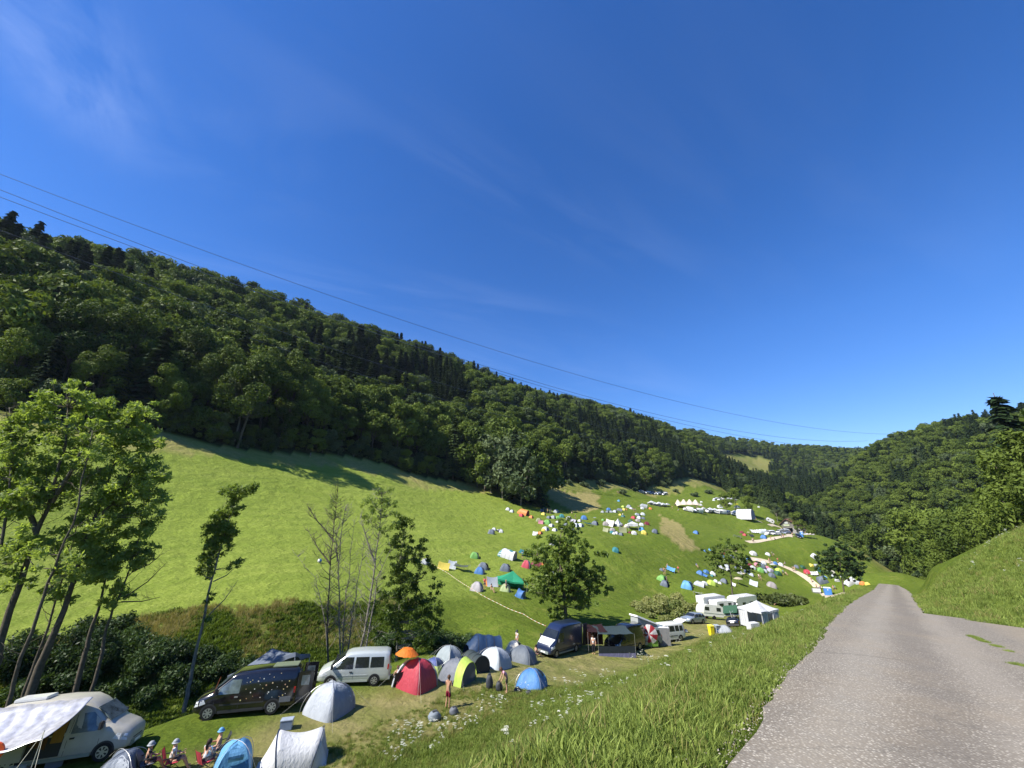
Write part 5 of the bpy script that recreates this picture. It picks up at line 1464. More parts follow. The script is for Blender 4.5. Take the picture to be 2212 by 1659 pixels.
    e, B = vehicle('estate', "estate_car", p, h, "silver-blue estate car parked nose towards the camera in front of the white caravan", [SILVB, SILVB], cat="car", opts=('bodybump', 'rails')); tilt(e, p, h)
    # 9. caravan
    def caravan(px, py, head, label, L=5.4, W=2.2, H=2.5, name="caravan", grp=None, dark=True, loc=None):
        p = loc if loc is not None else Vector(G(px, py))
        e = empty(name, p, head, label, "caravan", grp)
        prof = [(L / 2 - .35, .42), (-L / 2 + .2, .42), (-L / 2, .9), (-L / 2 + .03, 1.7), (-L / 2 + .30, H - .18), (-L / 2 + .75, H), (L / 2 - .9, H), (L / 2 - .35, H - .22), (L / 2, 1.35), (L / 2 - .03, .95)]
        V = [Vector((x, s_ * W / 2, z)) for s_ in (-1, 1) for x, z in prof]; k = len(prof)
        Fc = [tuple(range(k)), tuple(reversed(range(k, 2 * k)))] + [(i, i + k, (i + 1) % k + k, (i + 1) % k) for i in range(k)]
        o = mesh_obj("body", V, Fc, CREAM if loc is None else WHITE, e)
        bm = bmesh.new(); bm.from_mesh(o.data); bmesh.ops.recalc_face_normals(bm, faces=bm.faces[:]); bmesh.ops.bevel(bm, geom=bm.edges[:], offset=.05, segments=2, affect='EDGES'); bm.to_mesh(o.data); bm.free()
        for sg in (-1, 1):
            boxobj("window", -1.5, -.6, sg * W / 2 - .012, sg * W / 2 + .012, 1.35, 1.95, M_GLASS, e)
            boxobj("window", .9, 1.8, sg * W / 2 - .012, sg * W / 2 + .012, 1.35, 1.95, M_GLASS, e)
            boxobj("stripe", -L / 2 + .06, L / 2 - .1, sg * W / 2 - .008, sg * W / 2 + .008, .85, .98, paint((.2, .25, .22), .5, name="stripe"), e)
            V = []; Fc = []; cyl_y(V, Fc, 0, sg * (W / 2 - .18), sg * (W / 2 + .01), .32, .32, 18); mesh_obj("wheel", V, Fc, M_RUBBER, e)
        quad_plate("front_window", [(L / 2 + .006, -.8, 1.28), (L / 2 + .006, .8, 1.28), (L / 2 - .28, .8, 2.05), (L / 2 - .28, -.8, 2.05)], paint((.45, .48, .68), .2, .6, name="blinded_window"), e, .03)
        V = []; Fc = []; tube(V, Fc, [Vector((L / 2 - .3, -.5, .42)), Vector((L / 2 + .9, 0, .42))], [.04, .04], 5); tube(V, Fc, [Vector((L / 2 - .3, .5, .42)), Vector((L / 2 + .9, 0, .42))], [.04, .04], 5); tube(V, Fc, [Vector((L / 2 + .6, 0, .5)), Vector((L / 2 + .6, 0, -.02))], [.03, .03], 5)
        mesh_obj("drawbar", V, Fc, M_POLE, e)
        tilt(e, p, head); return e
    caravan(1535, 1337, HS - R(36), "white touring caravan with a shaded grey-green side behind the silver-blue car", L=4.3, H=2.35)
    # 10. white motorhomes behind
    def motorhome(px, py, head, label, side_mat, L=6.2, H=2.9, grp=None, name="motorhome", cat="motorhome"):
        p = Vector(G(px, py)); e = empty(name, p, head, label, cat, grp); W = 2.2
        prof = [(L / 2, .45), (-L / 2, .45), (-L / 2, H - .1), (-L / 2 + .15, H), (L / 2 - 1.2, H), (L / 2 - .35, H - .25), (L / 2 - .25, H - .8), (L / 2 - .55, H - 1.0), (L / 2 - .05, 1.35), (L / 2 + .55, 1.15), (L / 2 + .65, .6), (L / 2 + .5, .4)]
        V = [Vector((x, s_ * W / 2, z)) for s_ in (-1, 1) for x, z in prof]; k = len(prof)
        Fc = [tuple(range(k)), tuple(reversed(range(k, 2 * k)))] + [(i, i + k, (i + 1) % k + k, (i + 1) % k) for i in range(k)]
        o = mesh_obj("body", V, Fc, WHITE, e); bm = bmesh.new(); bm.from_mesh(o.data); bmesh.ops.recalc_face_normals(bm, faces=bm.faces[:]); bmesh.ops.bevel(bm, geom=bm.edges[:], offset=.04, segments=2, affect='EDGES'); bm.to_mesh(o.data); bm.free()
        quad_plate("windscreen", [(L / 2 - .10, -.9, 1.38), (L / 2 - .10, .9, 1.38), (L / 2 - .50, .85, H - 1.04), (L / 2 - .50, -.85, H - 1.04)], M_GLASS, e, .02)
        for sg in (-1, 1):
            boxobj("window", -2.0, -.9, sg * W / 2 - .012, sg * W / 2 + .012, 1.5, 2.1, M_GLASS, e); boxobj("window", .3, 1.2, sg * W / 2 - .012, sg * W / 2 + .012, 1.5, 2.1, M_GLASS, e)
            for x in (L / 2 - .2, -L / 2 + 1.5):
                V = []; Fc = []; cyl_y(V, Fc, x, sg * (W / 2 - .2), sg * (W / 2 + .01), .35, .35, 18); mesh_obj("wheel", V, Fc, M_RUBBER, e)
        boxobj("roof_hatch", -1.2, -.5, -.35, .35, H, H + .12, M_PLATE, e, .02)
        tilt(e, p, head); return e
    motorhome(1540, 1318, HS + R(150), "white motorhome with a sloping front parked behind the white caravan", None)
    motorhome(1565, 1325, HS + R(150), "second white motorhome with a pale bonnet between the caravan and the roof tent", None, L=5.2, H=2.5)
    motorhome(1606, 1322, HS - R(25), "tall white motorhome with a shaded grey side behind the white gazebo", None, L=6.5, H=3.1)
    # 11. dark car with a green roof tent and ladder
    p = Vector(G(1592, 1356)); h = HS + R(185)
    e, B = vehicle('estate', "offroad_car", p, h, "black car carrying an open green roof tent with an aluminium ladder", [BLACK], cat="car", opts=('rails',)); tilt(e, p, h)
    rt = empty("roof_tent", e.location, 0, "open green roof tent on top of the black car", "tent"); rt.rotation_euler = e.rotation_euler
    GC = fabric((.04, .10, .055), .1)
    prof = [(-1.1, 1.7), (-1.15, 2.3), (-.35, 2.85), (.8, 2.75), (1.25, 2.2), (1.2, 1.7)]
    V = [Vector((x, s_ * .95, z)) for s_ in (-1, 1) for x, z in prof]; k = len(prof)
    mesh_obj("flysheet", V, [tuple(range(k)), tuple(reversed(range(k, 2 * k)))] + [(i, i + k, (i + 1) % k + k, (i + 1) % k) for i in range(k)], GC, rt)
    boxobj("base_board", -1.2, 1.3, -1.0, 1.0, 1.56, 1.68, M_POLE, rt); boxobj("window", -.6, .6, -.97, -.96, 1.95, 2.45, M_GLASS, rt); boxobj("window", -.6, .6, .96, .97, 1.95, 2.45, M_GLASS, rt)
    mesh_obj("side_flap", [(-1.15, -.95, 2.3), (-1.9, -.95, 1.9), (-1.9, .95, 1.9), (-1.15, .95, 2.3)], [(0, 1, 2, 3)], GC, rt)
    q = Vector((e.location.x, e.location.y, 0)) + Vector((-.9, -1.6, 0)); q.z = hz(q.x, q.y)
    ld = empty("ladder", q, R(10), "aluminium ladder leaning against the green roof tent", "ladder"); AL = paint((.62, .63, .64), .4, metal=.3, name="aluminium")
    for x in (-.2, .2):
        V = []; Fc = []; tube(V, Fc, [Vector((x, 0, 0)), Vector((x, .6, 2.1))], [.03, .03], 4); mesh_obj("rail", V, Fc, AL, ld)
    for k in range(7):
        V = []; Fc = []; z = .25 + k * .28; tube(V, Fc, [Vector((-.2, z * .286, z)), Vector((.2, z * .286, z))], [.02, .02], 4); mesh_obj("rung", V, Fc, AL, ld)
    # 12. far vehicles by the barn and the marquees
    far = [  # px, py, kind, paint, heading deg, label
        (1664, 1155, 'bus', WHITE, 200), (1676, 1156, 'estate', WHITE, 190), (1686, 1153, 'bus', WHITE, 205), (1695, 1150, 'minibus', WHITE, 190), (1700, 1154, 'estate', SILVB, 200),
        (1725, 1161, 'estate', BLACK, 250), (1728, 1145, 'bus', WHITE, 180)]
    P0 = {}
    def farv(kind, col, nm, head, p, label, grp):
        key = (kind, id(col))
        if key not in P0:
            e, B = vehicle(kind, nm, p, head, label, [col], grp, cat="van" if kind != 'estate' else "car"); P0[key] = e
        else:
            e = copy_tree(P0[key], None, p, head, label); e.name = nm
            if grp: e["group"] = grp
        if not grp and "group" in e: del e["group"]
        e.rotation_euler = (0, 0, head); tilt(e, p, head)
    labs = ["leftmost white bus in the row of vehicles left of the barn track", "small white car beside the leftmost white bus at the barn track", "white camper bus in the middle of the row left of the barn track",
            "white minibus nearest to the gravel track by the barn", "small grey car at the end of the row by the barn track", "black car parked on the grass below the barn next to the blue toilet", "white van under the barn's eaves beside the blue toilet"]
    for (px, py, kind, col, hd), lb in zip(far, labs):
        farv(kind, col, "parked_van" if kind != 'estate' else "parked_car", R(hd), Vector(G(px, py)), lb, None)
    row = [(1486, 1104, 'highvan'), (1507, 1107, 'highvan'), (1530, 1107, 'midvan'), (1545, 1108, 'bus'), (1559, 1110, 'highvan'), (1571, 1110, 'bus'), (1590, 1114, 'midvan')]
    for i, (px, py, kind) in enumerate(row):
        farv(kind, WHITE, "parked_van", R(160 + 30 * (i % 3)), Vector(G(px, py)), "white %s, %s vehicle from the left along the marquees" % ({'highvan': 'high-roof van', 'midvan': 'panel van', 'bus': 'camper bus'}[kind], ["first", "second", "third", "fourth", "fifth", "sixth", "last"][i]), None)
    for i in range(13):
        px = 1384 + i * 4.3 + (i % 3); py = 1064 + .35 * i + (i % 2)
        p = G(px, py)
        farv('estate' if i % 3 else 'bus', [WHITE, SILVB, BLACK, WHITE][i % 4], "parked_car", R(200 + 20 * (i % 2)), Vector(p), ["white", "silver-blue", "black", "white"][i % 4] + (" car" if i % 3 else " bus") + " in the far row of parked cars under the wood edge", ["white", "silver-blue", "black", "white"][i % 4] + (" cars" if i % 3 else " buses") + " in the far row under the wood edge")
    for i in range(6):
        p = G(1546 + i * 8.5, 1079 + (i % 2) * 2)
        farv('bus' if i % 2 else 'estate', WHITE, "parked_van", R(190 + 30 * (i % 3)), Vector(p), "white %s parked far up behind the round trees" % ("bus" if i % 2 else "car"), "white %s far up behind the round trees" % ("buses" if i % 2 else "cars"))
    caravan(0, 0, R(160), "white caravan standing alone left of the barn", loc=Vector(G(1662, 1128)), L=4.6)
    caravan(0, 0, R(20), "small white caravan high on the far meadow at the wood edge", loc=Vector(G(1655, 1089)), L=4.6)

# ---------------------------------------------------------------- tents
TC = {'white': (.64, .65, .66), 'pale': (.60, .66, .70), 'grey': (.34, .37, .40), 'slate': (.13, .16, .21), 'navy': (.03, .06, .16), 'blue': (.05, .20, .52), 'sky': (.10, .38, .68), 'teal': (.03, .24, .27),
      'green': (.18, .45, .08), 'dark green': (.03, .11, .06), 'emerald': (.01, .34, .16), 'lime': (.50, .68, .06), 'yellow': (.85, .66, .05), 'orange': (.80, .24, .03), 'red': (.58, .03, .06), 'maroon': (.20, .02, .04), 'pink': (.62, .22, .28),
      'taupe': (.36, .32, .31), 'olive': (.32, .34, .16), 'beige': (.66, .56, .42), 'lilac': (.42, .40, .52), 'dark': (.035, .04, .05), 'silver': (.44, .48, .53), 'cream': (.74, .70, .58), 'brown': (.15, .07, .05)}
def cloth(c):
    v = TC[c] if isinstance(c, str) else c; m_ = sum(v) / 3; v = tuple((q * .84 + m_ * .16) * .92 for q in v)
    return fabric(v, .14 if c not in ('slate', 'navy', 'dark', 'dark green') else .05)
M_INSIDE = paint((.02, .02, .025), .9, .1, name="tent_inside")
def surf_grid(fn, nu, nv, closed=False):
    V = []; Fc = []
    for i in range(nu + 1):
        for j in range(nv + 1): V.append(Vector(fn(i / nu, j / nv)))
    for i in range(nu):
        for j in range(nv): a = i * (nv + 1) + j; Fc.append((a, a + 1, a + nv + 2, a + nv + 1))
    return V, Fc
def dome_fn(a, b, h, lo=0.0, hi=1.0, k=.16, wr=0.0, seed=0):
    """point of a four-pole dome: u round the base (0..1 -> lo..hi turns), v from ground to top; poles over the diagonals"""
    def f(u, v):
        th = (lo + (hi - lo) * u) * 2 * math.pi
        c, s_ = math.cos(th), math.sin(th)
        sq = 1 / max(abs(c), abs(s_)) ; rr = 1 + (sq - 1) * .78            # squarish plan
        ph = v * math.pi / 2
        flat = 1 - k * math.sin(v * math.pi) * abs(math.cos(2 * th)) ** .6  # cloth sags between poles
        R_ = math.cos(ph) ** .85 * flat * rr * .93
        w_ = wr * math.sin(th * 9 + seed + v * 5) * math.sin(v * math.pi)
        return (a * R_ * c * (1 + w_), b * R_ * s_ * (1 + w_), h * .86 * math.sin(ph) ** 1.0 * (1 - k * .25 * abs(math.cos(2 * th)) * math.sin(v * math.pi)))
    return f
def pole_arc(fn_pts, rad, parent, mat, name="pole"):
    V = []; Fc = []; tube(V, Fc, [Vector(p) for p in fn_pts], [rad] * len(fn_pts), 5); return mesh_obj(name, V, Fc, mat, parent)
def guys(e, pts):
    M = paint((.4, .4, .36), .8, name="guy_rope")
    for a, b in pts:
        V = []; Fc = []; tube(V, Fc, [Vector(a), Vector(b)], [.004, .004], 3); mesh_obj("guy_line", V, Fc, M, e)
def dome_tent(e, w_, l, h, c, door=None, fine=True, stripe=None, vest=None, polec=None):
    if fine: w_ *= .88; l *= .88; h *= .97
    """door faces +x"""
    n = 28 if fine else 16; m = 9 if fine else 5
    V, Fc = surf_grid(dome_fn(l / 2, w_ / 2, h, wr=.008 if fine else 0), n, m)
    o = mesh_obj("flysheet", V, Fc, cloth(c), e, smooth=True)
    dk = cloth(door) if door else M_INSIDE
    f = dome_fn(l / 2 * 1.012, w_ / 2 * 1.012, h * 1.006)
    def sub(lo, hi, v0, v1):
        return surf_grid(lambda u, v: f(lo + (hi - lo) * u, v0 + (v1 - v0) * v), 6, 5)
    V, Fc = surf_grid(lambda u, v: f((.115 - .23 * u) % 1 if True else 0, v * (.62 + .25 * math.sin(u * math.pi))), 8, 5)
    mesh_obj("door", V, Fc, dk, e, smooth=True)
    if stripe:
        V, Fc = surf_grid(lambda u, v: f((.125 + .05 * u), v), 3, 8); mesh_obj("stripe", V, Fc, cloth(stripe), e, smooth=True)
    if fine:
        pm = polec or M_POLE
        for t0 in (.125, .375):
            P = [dome_fn(l / 2 * 1.02, w_ / 2 * 1.02, h * 1.01)(t0, q / 8) for q in range(9)] + [dome_fn(l / 2 * 1.02, w_ / 2 * 1.02, h * 1.01)(t0 + .5, 1 - q / 8) for q in range(1, 9)]
            pole_arc(P, .012, e, pm)
        guys(e, [((l * .36, w_ * .36, h * .62), (l * .78, w_ * .7, .0)), ((l * .36, -w_ * .36, h * .62), (l * .78, -w_ * .7, .0)), ((-l * .36, -w_ * .36, h * .62), (-l * .75, -w_ * .72, 0))])
    if vest:
        # porch: an arched hood in front
        V, Fc = surf_grid(lambda u, v: (l * .34 + v * l * .34 * (1 - .25 * math.sin(u * math.pi)), math.cos(u * math.pi) * w_ * (.44 - .06 * v), math.sin(u * math.pi) * h * (.93 - .16 * v)), 12, 4)
        mesh_obj("porch", V, Fc, cloth(vest), e, smooth=True)
def tunnel_tent(e, w_, l, h, c, end=None, c2=None, fine=True, hoops=3):
    n = 10 if fine else 6
    def f(u, v, s=1.0):
        x = (u - .5) * l; k = 1 - .55 * max(0, (.25 - u) / .25) ** 1.6 - .10 * abs(math.sin(u * math.pi * hoops)) * .6
        return (x, math.cos(v * math.pi) * w_ / 2 * (.75 + .25 * k) * s, math.sin(v * math.pi) ** .8 * h * k * s)
    V, Fc = surf_grid(f, n * 2, 12); mesh_obj("flysheet", V, Fc, cloth(c), e, smooth=True)
    V = [Vector(f(1, j / 12, .985)) - Vector((.03, 0, 0)) for j in range(13)]; mesh_obj("door", V, [tuple(range(13))], cloth(end) if end else M_INSIDE, e)
    if c2:
        V, Fc = surf_grid(lambda u, v: f(.62 + .22 * u, .30 + .35 * v, 1.012), 5, 6); mesh_obj("roof_panel", V, Fc, cloth(c2), e, smooth=True)
        V, Fc = surf_grid(lambda u, v: f(.0 + .2 * u, v, 1.012), 5, 8); mesh_obj("end_panel", V, Fc, cloth(c2), e, smooth=True)
    if fine:
        for q in range(hoops + 1):
            pole_arc([f(.25 + .75 * q / hoops, j / 12, 1.015) for j in range(13)], .012, e, M_PLASTIC, "hoop")
def ridge_tent(e, w_, l, h, c, door=None, sag=.12, c2=None):
    def f(u, v):
        x = (u - .5) * l; hh = h * (1 - sag * math.sin(u * math.pi)); y = (v - .5) * 2
        yy = abs(y); z = hh * (1 - yy) - .10 * h * math.sin(yy * math.pi)
        return (x * (1 - .0 * yy), y * w_ / 2, max(z, 0))
    V, Fc = surf_grid(f, 8, 8); mesh_obj("flysheet", V, Fc, cloth(c), e, smooth=False)
    for sg, nm in ((1, "door"), (-1, "rear_wall")):
        mesh_obj(nm, [Vector(f(1 if sg > 0 else 0, v / 8)) - Vector((.04 * sg, 0, 0)) for v in range(9)], [tuple(range(9))], (cloth(door) if door else M_INSIDE) if sg > 0 else cloth(c2 or c), e)
    pole_arc([(l / 2, 0, 0), (l / 2, 0, h)], .015, e, M_POLE); pole_arc([(-l / 2, 0, 0), (-l / 2, 0, h)], .015, e, M_POLE)
def tarp(e, w_, l, h, c, lowside=.35, sag=.18):
    """a sheet on two poles, one side near the ground"""
    def f(u, v):
        x = (u - .5) * l; y = (v - .5) * w_
        z = h * (lowside + (1 - lowside) * v) - sag * h * math.sin(u * math.pi) * (.5 + .5 * v) + .03 * math.sin(u * 23 + v * 7)
        return (x * (1 - .12 * math.sin(v * math.pi)), y, z)
    V, Fc = surf_grid(f, 10, 8); mesh_obj("sheet", V, Fc, cloth(c), e, smooth=True)
    for a in ((-l / 2, w_ / 2), (l / 2, w_ / 2)): pole_arc([(a[0], a[1], -.1), (a[0], a[1], h)], .016, e, M_POLE)
    pole_arc([(l / 2, -w_ / 2, -.1), (l / 2, -w_ / 2, h * lowside)], .014, e, M_POLE); pole_arc([(-l / 2, -w_ / 2, -.1), (-l / 2, -w_ / 2, h * lowside)], .014, e, M_POLE)
def peak_tent(e, w_, l, h, c, wall=None, wallh=.55, under=None):
    """pyramid roof with sagging sides on corner poles; optional walls"""
    def f(u, v):
        th = u * 2 * math.pi + math.pi / 4; cc, s_ = math.cos(th), math.sin(th); sq = 1 / max(abs(cc), abs(s_))
        r_ = (1 - v); scal = .08 * math.sin(u * 4 * math.pi * 1) ** 2
        return (cc * sq * l / 2 * r_ * (1 - scal * r_), s_ * sq * w_ / 2 * r_ * (1 - scal * r_), h * (wallh + (1 - wallh) * v ** 1.35) + (.05 * h * (abs(cc * s_) * 2) * r_ if wallh < .9 else 0))
    V, Fc = surf_grid(f, 32, 7); mesh_obj("roof", V, Fc, cloth(c), e, smooth=False)
    V, Fc = surf_grid(lambda u, v: tuple(Vector(f(u, 0)) - Vector((0, 0, .22 * v + .04 * abs(math.sin(u * 60)) * v))), 48, 1)
    mesh_obj("valance", V, Fc, cloth(c), e)
    for sx in (-1, 1):
        for sy in (-1, 1): pole_arc([(sx * l / 2 * .97, sy * w_ / 2 * .97, -.15), (sx * l / 2 * .97, sy * w_ / 2 * .97, h * wallh)], .022, e, M_POLE)
    if wall:
        for (a, b) in wall:
            A_ = Vector(a); B_ = Vector(b)
            V, Fc = surf_grid(lambda u, v: tuple(Vector((A_.x + (B_.x - A_.x) * u, A_.y + (B_.y - A_.y) * u, 0)) + Vector((.05 * math.sin(u * 31), .05 * math.cos(u * 27), h * wallh * v))), 20, 4)
            mesh_obj("side_wall", V, Fc, cloth(c), e, smooth=True)
def popup_tent(e, w_, l, h, c, c2=None):
    """two crossed springy hoops pulled into a low wedge"""
    def hoop(x0, lean, s=1.0): return lambda v: (x0 + lean * math.sin(v * math.pi), math.cos(v * math.pi) * w_ / 2 * s, math.sin(v * math.pi) ** .85 * h * s)
    A_ = hoop(-l * .18, -l * .10); B_ = hoop(l * .28, l * .10, .93)
    def f(u, v):
        if u < .30: q = u / .30; a = Vector((-l * .5, (.5 - v) * w_ * .55, 0)); b = Vector(A_(v)); p = a.lerp(b, q); p.z -= .06 * h * math.sin(q * math.pi); return tuple(p)
        if u < .72: q = (u - .30) / .42; p = Vector(A_(v)).lerp(Vector(B_(v)), q); p.z -= .16 * h * math.sin(q * math.pi) * math.sin(v * math.pi); return tuple(p)
        q = (u - .72) / .28; p = Vector(B_(v)).lerp(Vector((l * .5, (.5 - v) * w_ * .7, 0)), q); return tuple(p)
    V, Fc = surf_grid(f, 20, 14); mesh_obj("flysheet", V, Fc, cloth(c), e, smooth=True)
    for H_ in (A_, B_): pole_arc([tuple(Vector(H_(j / 14)) * 1.01) for j in range(15)], .018, e, paint((.02, .03, .06), .5, name="hoop_sleeve"), "hoop")
    if c2:
        V, Fc = surf_grid(lambda u, v: tuple(Vector(f(.74 + .24 * u, .3 + .4 * v)) * 1.01), 5, 5); mesh_obj("door", V, Fc, cloth(c2), e, smooth=True)
def settle(e, w_=2.0):
    """lean a light thing with the slope it stands on"""
    x, y = e.location.x, e.location.y; hd = e.rotation_euler.z; tilt(e, e.location.copy(), hd, w_, w_)
def pxm(p):
    """metres per pixel of the photograph at a point (for sizes)"""
    return (p.y * math.cos(PITCH) + p.z * math.sin(PITCH)) / F_PX
def build_near_tents():
    def T(px, py, head, label, name="dome_tent", cat="tent"):
        p = Vector(G(px, py)); return empty(name, p, R(head), label, cat)
    def done(e, w_=2.0): settle(e, w_)
    # front row
    e = T(500, 1668, -60, "bright blue pop-up dome tent with a rolled window flap, bottom left foreground"); dome_tent(e, 2.0, 2.3, 1.42, 'sky', (.05, .24, .45)); done(e)
    V, Fc = surf_grid(lambda u, v: (.70 + .18 * math.sin(v * 3), -.25 + .6 * u, 1.15 - .45 * v), 4, 5); mesh_obj("window_flap", V, Fc, cloth((.08, .30, .55)), e)
    e = T(254, 1682, -70, "dark blue and grey dome tent cut off by the bottom edge"); dome_tent(e, 1.9, 2.1, 1.2, 'slate', 'silver'); done(e)
    e = T(632, 1648, 20, "white pop-up tent with dark hoop sleeves in the tall grass, bottom centre left", "popup_tent"); popup_tent(e, 2.0, 3.1, 1.35, 'white', 'silver'); done(e)
    e = T(708, 1535, -20, "white-grey two-pole dome tent between the black van and the silver minibus"); dome_tent(e, 2.7, 2.9, 1.75, 'silver', (.30, .34, .38), stripe='white'); done(e)
    e = T(548, 1500, 10, "dark grey peaked tent behind the roof of the black van", "peaked_tent"); e.location = at_XY(-16.6, 31.8); peak_tent(e, 3.0, 4.2, 2.9, 'slate', wallh=.62); done(e)
    e = T(898, 1482, -30, "tall red dome tent with grey side panel beside the orange parasol"); dome_tent(e, 2.6, 2.9, 2.0, (.50, .03, .06), 'red', stripe='silver'); done(e)
    V, Fc = surf_grid(lambda u, v: dome_fn(1.48, 1.33, 2.02)(.52 + .12 * u, v * .97), 5, 8); mesh_obj("side_panel", V, Fc, cloth('silver'), e, smooth=True)
    e = T(936, 1455, -25, "small dome tent with a yellow base and blue top behind the red tent"); dome_tent(e, 1.7, 1.9, 1.25, (.06, .10, .32), 'slate'); done(e)
    V, Fc = surf_grid(lambda u, v: dome_fn(.98, .88, 1.28)(.50 + .5 * u, v * .45), 14, 4); mesh_obj("base_panel", V, Fc, cloth('lime'), e, smooth=True)
    e = T(967, 1440, -40, "mottled grey-white dome tent in the tree shade behind the lime striped tent"); dome_tent(e, 2.3, 2.5, 1.75, (.30, .36, .38), 'grey'); done(e)
    e = T(984, 1468, -28, "grey dome tent with a broad lime green band over its porch"); dome_tent(e, 2.5, 2.7, 1.6, (.17, .19, .23), 'slate'); done(e)
    V, Fc = surf_grid(lambda u, v: (.55 + .62 * v, math.cos(u * math.pi) * (1.05 - .05 * v), math.sin(u * math.pi) ** .8 * (1.56 - .22 * v)), 14, 4); mesh_obj("lime_band", V, Fc, cloth('lime'), e, smooth=True)
    V = [Vector((1.12, math.cos(j / 12 * math.pi) * .96, math.sin(j / 12 * math.pi) ** .8 * 1.28)) for j in range(13)]; mesh_obj("porch_door", V, [tuple(range(13))], cloth((.13, .14, .16)), e)
    e = T(1040, 1418, 20, "large navy blue tunnel tent dappled with light at the back of the row", "tunnel_tent"); tunnel_tent(e, 2.4, 3.0, 1.75, (.015, .05, .13), (.02, .02, .05)); done(e)
    e = T(1020, 1443, -50, "small dark tunnel tent with pale arch between two larger tents", "tunnel_tent"); tunnel_tent(e, 1.7, 2.4, 1.15, (.05, .07, .07), 'dark'); done(e)
    e = T(1068, 1437, -35, "pale grey-white dome tent with tree shadow, beside the small dark tunnel tent"); dome_tent(e, 2.8, 3.0, 1.55, (.50, .56, .60), 'silver'); done(e)
    e = T(1128, 1428, -25, "dark grey dome tent just left of the dark blue van"); dome_tent(e, 2.6, 2.9, 1.45, (.13, .16, .20), 'slate'); done(e)
    e = T(1110, 1412, -15, "pale yellow tent half hidden behind the dark grey dome tent"); dome_tent(e, 1.8, 2.0, 1.3, 'cream'); done(e)
    e = T(1148, 1484, -20, "bright blue dome tent with dark items on its side, alone in the green grass"); dome_tent(e, 2.3, 2.5, 1.35, (.05, .23, .58), (.07, .27, .60), stripe='sky'); done(e)
    V, Fc = surf_grid(lambda u, v: dome_fn(1.28, 1.18, 1.37)(.02 + .06 * u, .45 + .4 * v), 4, 4); mesh_obj("dark_garment", V, Fc, cloth('dark'), e, smooth=True)
    # white gazebo
    e = T(1640, 1362, 25, "big white pavilion with draped side walls behind the grassy bank", "gazebo", "gazebo"); e.location = at_XY(33.6, 59.5)
    peak_tent(e, 3.4, 3.7, 3.1, 'white', [((-1.75, -1.6), (-.4, -1.6)), ((.5, -1.6), (1.75, -1.6)), ((1.75, -1.6), (1.75, 1.6)), ((-1.75, 1.6), (-1.75, .4)), ((1.75, 1.6), (-1.75, 1.6))], wallh=.66)
    e = T(1583, 1372, -20, "small grey dome tent by the grass bank left of the white gazebo"); e.location = at_XY(28.2, 58.5); dome_tent(e, 1.9, 2.3, 1.25, 'grey'); done(e)
    # dark awning and windbreaks by the vans
    e = T(1326, 1411, 2, "dark green mesh awning with a blue lower wall beside the dark blue van", "awning", "awning"); tarp(e, 2.8, 3.9, 2.25, (.045, .07, .07), .96, .03)
    mesh_obj("mesh_wall", [(-1.95, -1.4, .1), (1.95, -1.4, .1), (1.95, -1.4, 1.05), (-1.95, -1.4, 1.05)], [(0, 1, 2, 3)], cloth((.02, .03, .04)), e); mesh_obj("lower_wall", [(-1.95, -1.42, .02), (1.95, -1.42, .02), (1.95, -1.42, .42), (-1.95, -1.42, .42)], [(0, 1, 2, 3)], cloth((.16, .16, .30)), e)
    e = T(1288, 1405, 2, "dark red-brown awning behind the man in the loose white shirt", "awning", "awning"); tarp(e, 2.6, 2.2, 2.2, (.035, .012, .010), .95, .04)
    mesh_obj("back_cloth", [(-1.1, 1.2, .2), (1.1, 1.2, .2), (1.1, 1.2, 2.0), (-1.1, 1.2, 2.0)], [(0, 1, 2, 3)], cloth((.06, .015, .01)), e)
    e = T(1392, 1398, -5, "lime green and white windbreak in front of the camper bus", "windbreak", "windbreak")
    for k, c in enumerate([(.22, .42, .03), (.45, .6, .25), (.25, .45, .04), (.20, .40, .03)]):
        mesh_obj("panel", [(-1.7 + k * .82, -.2 * (k % 2), .12), (-.88 + k * .82, -.2 * ((k + 1) % 2), .12), (-.88 + k * .82, -.2 * ((k + 1) % 2), 1.0), (-1.7 + k * .82, -.2 * (k % 2), 1.0)], [(0, 1, 2, 3)], cloth(c), e)
        pole_arc([(-1.7 + k * .82, -.2 * (k % 2), -.1), (-1.7 + k * .82, -.2 * (k % 2), 1.1)], .014, e, M_POLE)
    e = T(1424, 1395, -5, "grey awning side wall on poles right of the beach ball parasol", "side_wall", "awning"); mesh_obj("cloth", [(-1.2, 0, .05), (1.3, -.1, .05), (1.3, -.1, 1.85), (-1.2, 0, 1.85)], [(0, 1, 2, 3)], cloth((.24, .24, .24)), e); mesh_obj("top_strip", [(-1.2, -.02, 1.86), (1.3, -.12, 1.86), (1.3, .15, 1.95), (-1.2, .2, 1.95)], [(0, 1, 2, 3)], cloth('white'), e)
    pole_arc([(1.35, -.1, -.1), (1.35, -.1, 2.0)], .02, e, M_POLE)
    # meadow group
    z8 = lambda x, y: (877.7 + x * .1984, 1152 + y * .1984)
    def M_(x, y, w_, fn, label, head=-20, name="dome_tent", cat="tent"):
        px, py = z8(x, y); p = Vector(G(px, py)); sz = w_ * .1984 * pxm(p); e = empty(name, p, R(head), label, cat); fn(e, sz); settle(e, 2.0); return e
    M_(205, 330, 100, lambda e, s: dome_tent(e, s, s, s * .62, 'grey', 'slate'), "grey-blue dome tent at the left end of the striped rope")
    M_(400, 385, 125, lambda e, s: ridge_tent(e, s * .7, s, s * .55, 'yellow', 'yellow'), "low yellow ridge tent left of the white tarpaulin", 10, "ridge_tent")
    M_(590, 405, 200, lambda e, s: tarp(e, s * .5, s * .85, s * .42, 'silver', .35), "white-grey tarpaulin stretched on poles on the meadow", -160, "tarpaulin", "tarpaulin")
